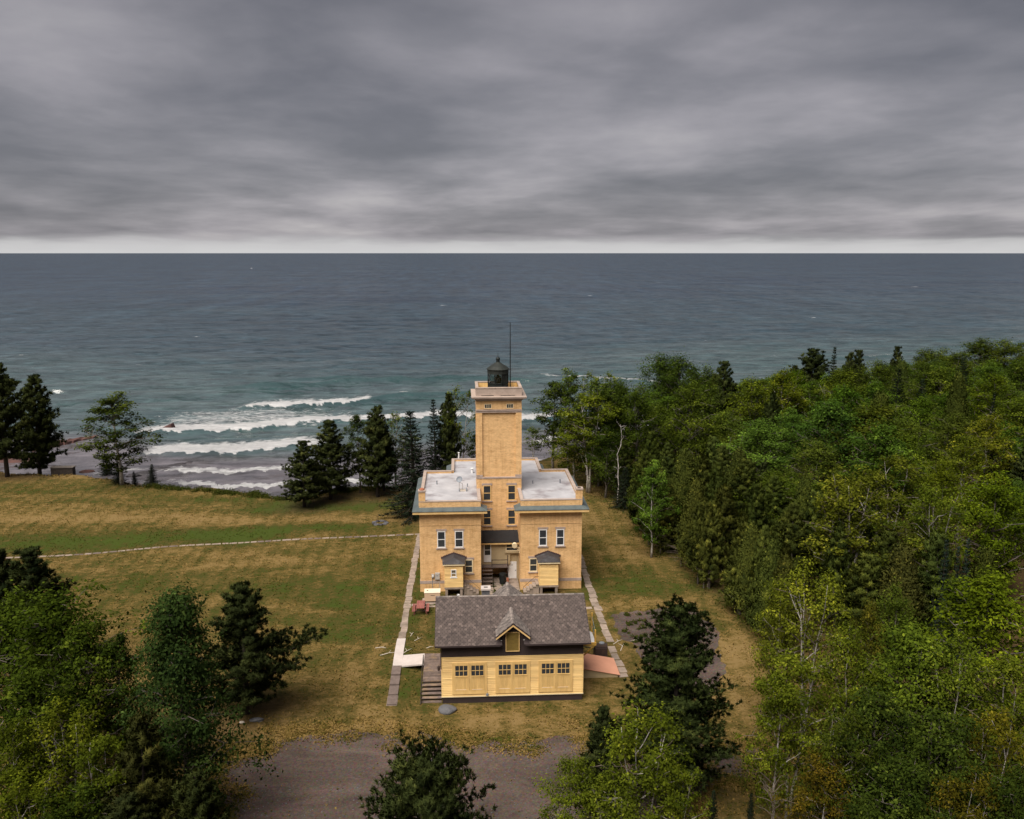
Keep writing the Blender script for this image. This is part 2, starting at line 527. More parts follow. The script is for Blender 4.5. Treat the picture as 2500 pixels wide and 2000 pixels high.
def gravel_mat():
    m, nt, out = new_mat('grey_brown_gravel')
    p = position(nt)
    v = N(nt, 'ShaderNodeTexVoronoi', {'Vector': p, 'Scale': 9.0})
    n1 = noise(nt, position(nt, 0.5, 1, 1), 0.33, 6, 0.6, 0.8)
    n2 = noise(nt, p, 5.0, 6, 0.85)
    c = ramp(nt, n1, [(0.32, (0.066, 0.049, 0.042)), (0.5, (0.100, 0.075, 0.064)), (0.68, (0.138, 0.104, 0.089))])
    c = mixc(nt, 1.0, c, ramp(nt, n2, [(0.3, (0.62,) * 3), (0.7, (1.4, 1.38, 1.36))]), 'MULTIPLY')
    c = mixc(nt, 0.35, c, mixc(nt, 1.0, c, v.outputs['Color'], 'MULTIPLY'))
    g = ramp(nt, noise(nt, position(nt, 0.5, 1, 1), 0.8, 7, 0.75), [(0.60, (0, 0, 0)), (0.70, (1, 1, 1))])
    c = mixc(nt, math_(nt, 'MULTIPLY', g, 0.3), c, (0.085, 0.066, 0.03))
    b = N(nt, 'ShaderNodeBsdfPrincipled', {'Base Color': c, 'Roughness': 0.95, 'Specular IOR Level': 0.1})
    nt.links.new(N(nt, 'ShaderNodeBump', {'Height': n2, 'Strength': 0.6, 'Distance': 0.05}).outputs[0], b.inputs['Normal'])
    nt.links.new(b.outputs[0], out.inputs[0])
    return m


M['lawn'] = lawn_mat()
M['tuft'] = tuft_mat()
M['gravel'] = gravel_mat()


def water_mat():
    m, nt, out = new_mat('lake_water')
    A = lambda n: N(nt, 'ShaderNodeAttribute', attribute_name=n).outputs['Fac']
    sh, fo, cr = A('shallow'), A('foam'), A('near')
    p = position(nt)
    big = noise(nt, position(nt, 0.3, 1, 1), 0.012, 9, 0.75)
    deep = mixc(nt, ramp(nt, big, [(0.4, (0, 0, 0)), (0.6, (1, 1, 1))]), (0.007, 0.019, 0.038), (0.015, 0.034, 0.054))
    teal = mixc(nt, ramp(nt, noise(nt, position(nt, 0.3, 1, 1), 0.09, 5, 0.6), [(0.35, (0, 0, 0)), (0.65, (1, 1, 1))]), (0.030, 0.062, 0.064), (0.062, 0.090, 0.092))
    brown = mixc(nt, noise(nt, position(nt, 0.4, 1, 1), 0.25, 5, 0.6), (0.066, 0.060, 0.068), (0.125, 0.112, 0.120))
    c = mixc(nt, ramp(nt, sh, [(0.0, (0, 0, 0)), (0.5, (1, 1, 1))]), deep, teal)
    c = mixc(nt, ramp(nt, sh, [(0.62, (0, 0, 0)), (0.9, (1, 1, 1))]), c, brown)
    farf = math_(nt, 'SUBTRACT', 1.0, ramp(nt, cr, [(0.05, (0, 0, 0)), (0.75, (1, 1, 1))]))
    facet_shade = noise(nt, position(nt, 1, 0.13, 1), 0.05, 7, 0.78)  # light and dark of distant wave facets, put into the water colour
    facet_shade = ramp(nt, facet_shade, [(0.30, (0.45,) * 3), (0.5, (1.0,) * 3), (0.70, (1.75,) * 3)])
    c = mixc(nt, farf, c, mixc(nt, 1.0, c, facet_shade, 'MULTIPLY'))
    chop_shade = ramp(nt, noise(nt, position(nt, 0.4, 1, 1), 0.3, 7, 0.75), [(0.34, (0.42,) * 3), (0.5, (1.0,) * 3), (0.66, (1.75,) * 3)])  # wavelet light and shade painted as brighter and darker water
    c = mixc(nt, 1.0, c, chop_shade, 'MULTIPLY')
    c = mixc(nt, A('swell'), c, (0.010, 0.052, 0.050))  # light coming through the swell fronts, painted on as teal
    lace = noise(nt, position(nt, 0.45, 1, 1), 0.75, 8, 0.75, 1.2)
    f = math_(nt, 'ADD', fo, math_(nt, 'MULTIPLY', math_(nt, 'SUBTRACT', lace, 0.5), 2.1))
    ff = ramp(nt, f, [(0.36, (0, 0, 0)), (0.5, (0.35, 0.35, 0.35)), (0.78, (1, 1, 1))])
    ff = math_(nt, 'MULTIPLY', ff, ramp(nt, fo, [(0.06, (0, 0, 0)), (0.25, (1, 1, 1))]))
    def slopes(sx, scale, detail, rough, amt):
        n_ = N(nt, 'ShaderNodeTexNoise', {'Vector': position(nt, sx, 1, 1), 'Scale': scale, 'Detail': detail, 'Roughness': rough, 'Distortion': 0.3}).outputs['Color']
        d_ = N(nt, 'ShaderNodeVectorMath', {0: n_, 1: (0.5, 0.5, 0.5)}, operation='SUBTRACT').outputs[0]
        return N(nt, 'ShaderNodeVectorMath', {0: d_, 1: (amt * 0.7, amt * 1.5, 0.0)}, operation='MULTIPLY').outputs[0]
    gn = N(nt, 'ShaderNodeNewGeometry').outputs['Normal']
    s1 = slopes(0.38, 0.035, 9, 0.8, 1.0)
    s3 = slopes(0.42, 0.2, 7, 0.76, 2.1)
    s2 = slopes(0.5, 0.55, 5, 0.65, 0.7)
    sm = N(nt, 'ShaderNodeVectorMath', {0: s1, 1: s3}, operation='ADD').outputs[0]
    sm = N(nt, 'ShaderNodeVectorMath', {0: sm, 1: s2}, operation='ADD').outputs[0]
    sm = N(nt, 'ShaderNodeVectorMath', {0: sm, 1: gn}, operation='ADD').outputs[0]
    nv = N(nt, 'ShaderNodeVectorMath', {0: sm}, operation='NORMALIZE')
    bp = nv
    fr = N(nt, 'ShaderNodeFresnel', {'IOR': 1.333, 'Normal': bp.outputs[0]}).outputs[0]
    # slopes too fine to model keep a wind-roughened lake from mirroring fully at grazing angles
    fr = math_(nt, 'MINIMUM', fr, 0.32)
    wd = N(nt, 'ShaderNodeBsdfDiffuse', {'Color': c, 'Normal': bp.outputs[0]})
    wg = N(nt, 'ShaderNodeBsdfGlossy', {'Color': (1, 1, 1, 1), 'Roughness': 0.16, 'Normal': bp.outputs[0]})
    w = N(nt, 'ShaderNodeMixShader', {0: fr, 1: wd.outputs[0], 2: wg.outputs[0]})
    fbp = N(nt, 'ShaderNodeBump', {'Height': lace, 'Strength': 1.0, 'Distance': 0.9})
    fm = N(nt, 'ShaderNodeBsdfDiffuse', {'Normal': fbp.outputs[0], 'Color': mixc(nt, ramp(nt, lace, [(0.3, (0, 0, 0)), (0.65, (1, 1, 1))]), (0.40, 0.405, 0.42), (0.60, 0.60, 0.605))})
    x = N(nt, 'ShaderNodeMixShader', {0: ff, 1: w.outputs[0], 2: fm.outputs[0]})
    nt.links.new(x.outputs[0], out.inputs[0])
    return m


M['water'] = water_mat()
# ================================================================= SETTING: ground, gravel, lake
def grid_axis(lo, hi, step, far_lo, far_hi):
    a = list(np.arange(lo, hi + step, step))
    s, v, left = step, lo, []
    while v > far_lo:
        s *= 1.35
        v -= s
        left.append(v)
    s, v, right = step, a[-1], []
    while v < far_hi:
        s *= 1.35
        v += s
        right.append(v)
    return np.array(left[::-1] + a + right)


BANDS = []


def band(p0, p1, half, amt):
    a, b = gz(*p0), gz(*p1)
    BANDS.append((a[:2], b[:2], half, amt))


band((-200, 1330), (640, 1308), 3.0, 0.60)
band((500, 1300), (900, 1285), 2.2, 0.35)
band((640, 1245), (1010, 1228), 2.6, 0.5)
band((420, 1218), (800, 1236), 2.0, 0.25)
band((-100, 1190), (330, 1200), 3.0, 0.2)
band((330, 1420), (700, 1440), 3.0, 0.22)
band((900, 1380), (820, 1560), 3.5, 0.18)
band((1470, 1450), (1700, 1420), 3.5, 0.25)
band((-100, 1265), (900, 1268), 2.4, -0.28)
band((450, 1380), (850, 1350), 2.5, -0.12)
band((560, 1780), (1250, 1760), 2.0, -0.2)
band((1500, 1470), (1720, 1475), 1.5, -0.3)
band((1790, 1560), (1800, 1740), 2.6, -0.3)
band((1430, 1260), (1540, 1360), 2.4, -0.22)
band((1040, 1360), (1000, 1700), 1.6, 0.14)
band((1000, 1640), (1060, 1700), 2.5, 0.14)


band((300, 1405), (980, 1430), 4.0, 0.09)
band((620, 1500), (950, 1520), 4.0, 0.07)
band((700, 1640), (960, 1600), 3.0, -0.12)
band((1470, 1330), (1560, 1420), 3.0, 0.16)


def greenness(x, y):
    g = 0.40 + 0.07 * wobble(x, y, 22.0) + 0.05 * wobble(x * 0.5, y, 7.0)
    for a, b, h, amt in BANDS:
        d = b - a
        t = np.clip(((x - a[0]) * d[0] + (y - a[1]) * d[1]) / (d @ d), 0, 1)
        r = np.hypot(x - a[0] - t * d[0], y - a[1] - t * d[1])
        g = g + amt * np.exp(-(r / h) ** 2)
    return g


BELT = [(1425, 1150), (1450, 1205), (1500, 1262), (1555, 1318), (1610, 1362), (1665, 1425), (1710, 1462), (1765, 1500), (1825, 1556), (1875, 1605), (1900, 1660), (1905, 1740), (1930, 1830), (1980, 2000), (2120, 2300)]
BELT_W = np.array([gz(*p)[:2] for p in BELT])


def in_forest(x, y):
    """distance into the wood east of the belt (negative outside)"""
    xs = np.interp(y, BELT_W[::-1, 1], BELT_W[::-1, 0])
    return x - xs


LITTER_SPOTS = []          # filled before the ground is meshed: (x, y, radius)
for px, py, r in ((743, 1238, 3.5), (808, 1218, 4), (920, 1213, 4), (605, 1740, 3.6), (97, 1157, 4), (20, 1162, 4), (1010, 1262, 3), (430, 1800, 4), (1650, 1900, 4)):
    p = gz(px, py)
    LITTER_SPOTS.append((p[0], p[1], r))

gx = grid_axis(-112, 150, 1.0, -4000, 4000)
gyy = grid_axis(18, 232, 1.0, -2500, 3000)
X, Y = np.meshgrid(gx, gyy)
Z = terrain(X, Y)
nx, ny = len(gx), len(gyy)
ii = np.arange(nx * ny).reshape(ny, nx)
F = np.stack([ii[:-1, :-1], ii[:-1, 1:], ii[1:, 1:], ii[1:, :-1]], -1).reshape(-1, 4)
sd = np.interp(X, SHX, SHY) + 0.9 * np.sin(X * 0.31) + 0.6 * np.sin(X * 0.83 + 1) - Y
beach = sstep(-0.5, -3.0, sd + 0.8 * wobble(X, Y, 4.0)) if False else 1 - sstep(-3.0, -0.5, sd + 0.8 * wobble(X, Y, 4.0))
litter = sstep(0.5, 5, in_forest(X, Y) + 0.9 * wobble(X, Y, 6))
for lx, ly, lr in LITTER_SPOTS:
    litter = np.maximum(litter, 0.8 * np.exp(-(((X - lx) ** 2 + (Y - ly) ** 2) / lr ** 2)))
me = mk_mesh('ground', np.stack([X, Y, Z], -1).reshape(-1, 3), F, M['lawn'], True,
             {'green': ('POINT', greenness(X, Y).ravel()), 'beach': ('POINT', beach.ravel()), 'litter': ('POINT', litter.ravel())})
tag(link('ground', me), kind='structure')


def blob_sheet(name, px_poly, z, jitter, mat, seed, dens=0.5):
    """a flat gravel sheet whose outline is ragged"""
    rnd = random.Random(seed)
    P = [gz(*p)[:2] for p in px_poly]
    out = []
    for i, a in enumerate(P):
        b = P[(i + 1) % len(P)]
        n = max(2, int(np.hypot(*(b - a)) / dens))
        nrm = np.array([-(b - a)[1], (b - a)[0]]) / max(1e-6, np.hypot(*(b - a)))
        for k in range(n):
            q = a + (b - a) * k / n
            w = jitter * (0.6 * math.sin(q[0] * 1.3 + q[1] * 0.7 + seed) + 0.5 * math.sin(q[0] * 0.5 - q[1] * 0.9) + rnd.uniform(-0.7, 0.7))
            q = q + nrm * w
            out.append((q[0], q[1], z + tz(q[0], q[1])))
    me = bpy.data.meshes.new(name)
    me.from_pydata(out, [], [tuple(range(len(out)))])
    me.materials.append(mat)
    return tag(link(name, me), kind='structure')


PARK = [(548, 1872), (575, 1850), (640, 1832), (700, 1800), (760, 1790), (860, 1788), (960, 1792), (1080, 1800), (1150, 1818), (1260, 1815), (1400, 1800), (1500, 1850), (1560, 1860), (1700, 1830),
        (1790, 1815), (1900, 1830), (1880, 1900), (1790, 1905), (1700, 1935), (1640, 2000), (1620, 2250), (900, 2350), (560, 2200), (570, 2000), (540, 1930)]
blob_sheet('gravel_parking', PARK, 0.012, 0.45, M['gravel'], 3)
LOOP = [(1485, 1502), (1530, 1494), (1620, 1486), (1700, 1487), (1738, 1522), (1760, 1590), (1762, 1650), (1735, 1692), (1690, 1680), (1640, 1690), (1590, 1640), (1560, 1580), (1520, 1560)]
blob_sheet('gravel_drive', LOOP, 0.012, 0.35, M['gravel'], 8)

# lake ----------------------------------------------------------------------------------------
fine, r, radii = 1.53e-5 * 1.25, 118.0, []
while r < 1500:
    radii.append(r)
    r += max(0.42, r * r * fine)
while r < 60000:
    radii.append(r)
    r *= 1.13
radii.append(60000.0)
radii = np.array(radii)
th = np.concatenate([np.linspace(-84, -34.5, 30)[:-1], np.linspace(-34.5, 39.5, 720), np.linspace(39.5, 84, 30)[1:]])
TH, RR = np.meshgrid(np.radians(th), radii)
X, Y = RR * np.sin(TH), RR * np.cos(TH)
dr = np.gradient(radii)[:, None] * np.ones_like(TH)
rs = np.random.RandomState(11)
H = np.zeros_like(X)
for k in range(54):
    lam = 2.2 * (34 / 2.2) ** (k / 53.0)
    ang = rs.normal(0.10, 0.42)
    kx, ky = math.sin(ang) * 6.2832 / lam, math.cos(ang) * 6.2832 / lam
    amp = 0.0125 * lam ** 0.92 * (0.55 if lam > 14 else 1.0)
    fade = np.clip((lam - 2.2 * dr) / (2.2 * dr), 0, 1)
    ph = rs.uniform(0, 6.28) + 1.2 * np.sin(X * 0.021 + k) + 0.9 * np.sin(Y * 0.017 + 2 * k)
    s = np.sin(kx * X + ky * Y + ph)
    H += amp * fade * (s + 0.28 * np.abs(s))
off = Y - np.interp(X, SHX, SHY) - 12.0              # metres off the shore, roughly
calm = 0.22 + 0.78 * sstep(5, 70, off)
H = 0.6 * np.tanh(H / 0.6) * calm
foam = np.zeros_like(X)
swell = np.zeros_like(X)
SWELLS = [  # pixels along the crest, wave height, foam strength, foam width seaward, fade at the two ends (m)
    ([(590, 1003), (660, 1000), (760, 998), (860, 990), (925, 982), (962, 978), (985, 974), (1100, 968), (1180, 966)], 1.25, 1.0, 8.0, 3, 2, (-70, -22.5)),
    ([(330, 1062), (420, 1060), (520, 1055), (650, 1046), (800, 1036), (960, 1030), (1110, 1024), (1290, 1032), (1420, 1022)], 0.8, 1.0, 6.5, 6, 6, None),
    ([(345, 1112), (420, 1111), (520, 1107), (620, 1103), (715, 1096), (800, 1090)], 0.65, 1.0, 7.0, 4, 8, None),
    ([(395, 1154), (470, 1152), (560, 1153), (690, 1148), (800, 1144)], 0.3, 0.75, 2.0, 5, 8, None),
    ([(220, 1160), (300, 1152), (350, 1150)], 0.2, 0.7, 1.2, 3, 3, None),
    ([(420, 1180), (480, 1184), (560, 1188), (690, 1187), (800, 1180), (960, 1172)], 0.15, 0.85, 1.4, 5, 6, None),
    ([(540, 955), (700, 950), (860, 940), (990, 934), (1130, 932), (1320, 938)], 1.9, 0.0, 2, 12, 14, None),
    ([(720, 935), (830, 927), (920, 926)], 1.3, 0.0, 2, 10, 10, None),
    ([(1320, 920), (1430, 926), (1560, 936), (1640, 942)], 0.6, 0.6, 2.2, 6, 6, None),
    ([(1700, 945), (1850, 930), (1950, 915)], 0.6, 0.35, 2.2, 6, 6, None),
    ([(2080, 878), (2180, 872), (2300, 862)], 0.7, 0.3, 3, 10, 10, None),
    ([(2330, 850), (2420, 842), (2500, 836)], 0.7, 0.35, 2.5, 10, 10, None),
    ([(1300, 1085), (1450, 1070), (1600, 1040)], 0.5, 0.9, 4, 6, 8, None),
    ([(1300, 1135), (1420, 1120), (1600, 1085)], 0.3, 0.9, 3, 6, 8, None),
]
for pts, hgt, fs, fwid, e0, e1, fspan in SWELLS:
    W = np.array([gz(p[0], p[1], LAKE_Z)[:2] for p in pts])
    yc = np.interp(X, W[:, 0], W[:, 1]) + 0.55 * np.sin(X * 0.9 + hgt * 9) + 0.4 * np.sin(X * 2.3 + 1) + 0.25 * np.sin(X * 5.1) + 0.9 * np.sin(X * 0.23 + hgt * 4)
    env = sstep(W[0, 0] - e0, W[0, 0] + e0, X) * (1 - sstep(W[-1, 0] - e1, W[-1, 0] + e1, X))
    t = Y - yc
    th_ = Y - (np.interp(X, W[:, 0], W[:, 1]) + 0.55 * np.sin(X * 0.5 + hgt * 9) + 0.9 * np.sin(X * 0.23 + hgt * 4))
    H += 0.85 * hgt * env * np.where(th_ > 0, np.exp(-(th_ / 4.6) ** 2), np.exp(-(th_ / 2.0) ** 2)) * (0.85 + 0.15 * np.sin(X * 0.37 + hgt))
    if hgt > 0.5:
        swell = np.maximum(swell, min(1.0, hgt) * 0.8 * env * np.exp(-((th_ + 1.0) / 1.7) ** 2))
    if fs:
        fenv = env
        if fspan:
            fenv = env * sstep(fspan[0], fspan[0] + 6, X) * (1 - sstep(fspan[1] - 2, fspan[1] + 1, X))
        body = sstep(-1.3, -0.5, t) * (1 - sstep(fwid * 0.55, fwid * 1.9, t))
        tail = sstep(-0.5, 0.5, t) * np.exp(-np.clip(t, 0, 200) / (fwid * 2.0)) * 0.5
        foam = np.maximum(foam, fs * fenv * np.maximum(body, tail))
# lacy water between the two outer breakers
a, b = gz(430, 1035, LAKE_Z), gz(800, 1015, LAKE_Z)
lace = np.exp(-(((X - (a[0] + b[0]) / 2) / 24) ** 2) ** 2 - (((Y - (a[1] + b[1]) / 2 + 0.0) / 12) ** 2) ** 2)
foam = np.maximum(foam, 0.52 * lace)
for px, py, ln in ((995, 930, 5), (985, 960, 2.5), (340, 890, 2), (210, 912, 2.2), (850, 872, 2.2), (1990, 777, 5), (2035, 718, 5), (1080, 745, 4), (1148, 744, 3), (620, 655, 6), (745, 685, 5), (480, 825, 2.5), (1730, 830, 3), (2190, 872, 3), (1440, 722, 4), (2230, 700, 6), (330, 735, 4), (1885, 872, 3), (60, 870, 2.5), (1610, 690, 6), (1240, 800, 2.5), (2440, 760, 5)):
    q = gz(px, py, LAKE_Z)
    dy = max(0.6, q[1] ** 2 * 1.1e-5)
    foam = np.maximum(foam, 0.62 * np.exp(-((X - q[0]) / (ln * 0.8)) ** 2 - ((Y - q[1]) / dy) ** 2))
shallow = 0.32 * (1 - sstep(60, 200, off)) + 0.17 * (1 - sstep(120, 700, off)) + 0.5 * (1 - sstep(8, 44, off + 3 * np.sin(X * 0.1)))
near = np.clip(260.0 / RR, 0.05, 1) ** 1.4
nr, nth = X.shape
ii = np.arange(nr * nth).reshape(nr, nth)
F = np.stack([ii[:-1, :-1], ii[:-1, 1:], ii[1:, 1:], ii[1:, :-1]], -1).reshape(-1, 4)[:, ::-1]
me = mk_mesh('lake', np.stack([X, Y, LAKE_Z + H], -1).reshape(-1, 3), F, M['water'], True,
             {'foam': ('POINT', foam.ravel()), 'shallow': ('POINT', np.clip(shallow, 0, 1).ravel()), 'near': ('POINT', near.ravel()), 'swell': ('POINT', swell.ravel())})
tag(link('lake', me), kind='structure')

# grass that stands up out of the lawn
rs = np.random.RandomState(3)
n = 150000
tx = rs.uniform(-80, 40, n)
ty = 48 + (140 - 48) * rs.uniform(0, 1, n) ** 1.4


def inside(poly, x, y):
    P = np.array([gz(*p)[:2] for p in poly])
    c = np.zeros(x.shape, bool)
    j = len(P) - 1
    for i in range(len(P)):
        with np.errstate(divide='ignore', invalid='ignore'):
            hit = ((P[i, 1] > y) != (P[j, 1] > y)) & (x < (P[j, 0] - P[i, 0]) * (y - P[i, 1]) / (P[j, 1] - P[i, 1]) + P[i, 0])
        c ^= hit
        j = i
    return c


edge_pts = []
for poly in (PARK,):
    for a, b in zip(poly, poly[1:] + poly[:1]):
        for t in np.linspace(0, 1, 7)[:-1]:
            q = gz(a[0] + (b[0] - a[0]) * t, a[1] + (b[1] - a[1]) * t)
            if q[1] > 46 and (poly is PARK or rs.uniform() < 0.16):
                edge_pts.append(q[:2])
edge_pts = np.array(edge_pts)
m_ = len(edge_pts) * 330
pick = np.repeat(edge_pts, 330, axis=0) + np.repeat(rs.normal(0, 0.8, (len(edge_pts), 2)), 330, axis=0) + rs.normal(0, 0.45, (m_, 2))
tx, ty = np.concatenate([tx, pick[:, 0]]), np.concatenate([ty, pick[:, 1]])
n = len(tx)
keep = ~inside(PARK, tx, ty) & ~inside(LOOP, tx, ty)
keep[n - m_:] = True
keep |= rs.uniform(0, 1, n) < 0.05
keep &= ~((tx > -4.7) & (tx < 12.3) & (ty > 85) & (ty < 105)) & ~((tx > -3.4) & (tx < 12.7) & (ty > 62.4) & (ty < 70)) & ~((tx > -6.0) & (tx < -5.0) & (ty > 62)) & ~((tx > 12.1) & (tx < 13.5) & (ty > 63) & (ty < 98))
keep &= (np.interp(tx, SHX, SHY) - ty) > -1.5
keep &= (0.55 + 0.45 * wobble(tx, ty, 6.0)) > rs.uniform(0, 1, n) * 0.9
tx, ty = tx[keep], ty[keep]
n = len(tx)
tzv = terrain(tx, ty)
hh = rs.uniform(0.04, 0.13, n) * (1 + 1.2 * (np.interp(tx, SHX, SHY) - ty < 1.2))
an = rs.uniform(0, 6.28, (n, 3))
wid = rs.uniform(0.03, 0.08, n)
V = np.zeros((n, 3, 3, 3))
for b in range(3):
    ca, sa = np.cos(an[:, b]), np.sin(an[:, b])
    V[:, b, 0] = np.stack([tx + ca * wid, ty + sa * wid, tzv - 0.01], -1)
    V[:, b, 1] = np.stack([tx - ca * wid, ty - sa * wid, tzv - 0.01], -1)
    V[:, b, 2] = np.stack([tx - sa * hh * 0.7, ty + ca * hh * 0.7, tzv + hh], -1)
cr = np.cross(V[:, :, 1] - V[:, :, 0], V[:, :, 2] - V[:, :, 0])
flip = cr[:, :, 2] < 0
V[:, :, 0][flip], V[:, :, 1][flip] = V[:, :, 1][flip].copy(), V[:, :, 0][flip].copy()
gg = np.repeat(greenness(tx, ty) + rs.normal(0, 0.16, n), 9)
me = mk_mesh('grass', V.reshape(-1, 3), np.arange(n * 9).reshape(-1, 3), M['tuft'], True, {'green': ('POINT', gg)})
me.normals_split_custom_set_from_vertices((np.array([0, 0, 1.0]) + rs.normal(0, 0.25, (n * 9, 3))).tolist())
tag(link('grass', me), kind='stuff')


def leafy_clump(spots, name, mat, seed, size=0.5, per=120):
    """low weeds along an edge: one mass of small leaves"""
    rs = np.random.RandomState(seed)
    C = []
    for (x, y, r) in spots:
        m = int(per * r)
        C.append(np.stack([rs.normal(x, r * 0.45, m), rs.normal(y, r * 0.4, m), tz(x, y) + np.abs(rs.normal(0, size * 0.5, m))], -1))
    C = np.concatenate(C)
    V, F, T = leaf_quads(C, 0.17, rs, up=0.5)
    return mk_mesh(name, V, F, mat, False, {'tone': ('FACE', T)})


def leaf_quads(C, size, rs, up=0.6, out=None, tone=None, aspect=0.62):
    n = len(C)
    nrm = rs.normal(0, 1, (n, 3))
    nrm[:, 2] = np.abs(nrm[:, 2]) + up
    if out is not None:
        nrm += out
        nrm *= np.where((nrm * out).sum(1, keepdims=True) < 0, -1, 1)
    nrm /= np.linalg.norm(nrm, axis=1, keepdims=True)
    a = np.cross(nrm, rs.normal(0, 1, (n, 3)))
    a /= np.linalg.norm(a, axis=1, keepdims=True) + 1e-9
    b = np.cross(nrm, a)
    s = size * rs.uniform(0.5, 1.55, (n, 1))
    a, b = a * s * 0.5, b * s * 0.5 * aspect
    V = np.stack([C - a, C - b * 0.9 - a * 0.1, C + a, C + b * 0.9 - a * 0.1], 1).reshape(-1, 3)
    F = np.arange(n * 4).reshape(-1, 4)
    T = np.clip((tone if tone is not None else 0.5) + rs.normal(0, 0.17, n), 0, 1)
    return V, F, T
def boxes(name, mat, parent, items):
    return [MB().box(*b_).build(name, M[mat], parent) for b_ in items]


# ================================================================= LIGHTHOUSE
WX0, WX1, RX0, RX1 = -4.39, 12.03, 1.78, 5.80     # outer walls and the recess between the wings
YF, YR, YT, YB, YS = 85.45, 90.05, 94.65, 98.15, 103.95
SX0, SX1 = -1.27, 9.05
TX0, TX1 = 1.47, 6.20
LH = thing('lighthouse', (3.84, 85.45, 0), 'yellow brick lighthouse with square tower, black lantern and two flat roofed wings', 'lighthouse')

w = MB()
WALL_TOP = 8.95
foot = [(WX0, YF), (RX0, YF), (RX0, YR), (RX1, YR), (RX1, YF), (WX1, YF), (WX1, YB), (SX1, YB), (SX1, YS), (SX0, YS), (SX0, YB), (WX0, YB)]
w.slab(foot, -0.4, WALL_TOP)
w.build('wall', M['brick'], LH)

# parapet on its brick upstand, stone coping on top
def run(mb, a, b, t_in, t_out, z0, z1):
    """wall along an axis-parallel line from a to b, thickness to either side"""
    x0, x1 = sorted((a[0], b[0]))
    y0, y1 = sorted((a[1], b[1]))
    mb.box(x0 - t_out, x1 + t_in, y0 - t_out, y1 + t_in, z0, z1)


par, cop = MB(), MB()
pt = 0.28
PZ0, PZ1 = WALL_TOP, 9.42
for (x0, x1, y0, y1) in ((WX0, RX0, YF, YF + pt), (RX1, WX1, YF, YF + pt), (WX0, WX0 + pt, YF + pt, YB - pt), (WX1 - pt, WX1, YF + pt, YB - pt),
                         (WX0, SX0, YB - pt, YB), (SX1, WX1, YB - pt, YB), (SX0, SX0 + pt, YB, YS - pt), (SX1 - pt, SX1, YB, YS - pt), (SX0, SX1, YS - pt, YS),
                         (RX0 - pt, RX0, YF + pt, YR), (RX1, RX1 + pt, YF + pt, YR)):
    par.box(x0, x1, y0, y1, PZ0, PZ1)
    cop.box(x0 - 0.03, x1 + 0.03, y0 - 0.03, y1 + 0.03, PZ1 + 0.002, PZ1 + 0.09)
par.build('parapet', M['brick'], LH)
cop.build('coping', M['stone_light'], LH)

rd = MB()
zr = WALL_TOP + 0.27
rd.slab([(WX0 + pt, YF + pt), (RX0 - pt, YF + pt), (RX0 - pt, YR + 0.0), (RX0 - pt, YB - pt), (WX0 + pt, YB - pt)], WALL_TOP - 0.1, zr)
rd.build('roof_deck', M['roof_white'], LH)
rd = MB().slab([(RX1 + pt, YF + pt), (WX1 - pt, YF + pt), (WX1 - pt, YB - pt), (RX1 + pt, YB - pt)], WALL_TOP - 0.1, zr)
rd.build('roof_deck', M['roof_white'], LH)
rd = MB().box(SX0 + pt, SX1 - pt, YB - pt + 0.003, YS - pt, WALL_TOP - 0.1, zr + 0.004)
rd.build('roof_deck', M['roof_white'], LH)
rd = MB().box(RX0 - pt + 0.002, RX1 + pt - 0.002, YT, YB - pt - 0.002, WALL_TOP - 0.1, zr + 0.003)
rd.build('roof_deck', M['roof_white'], LH)

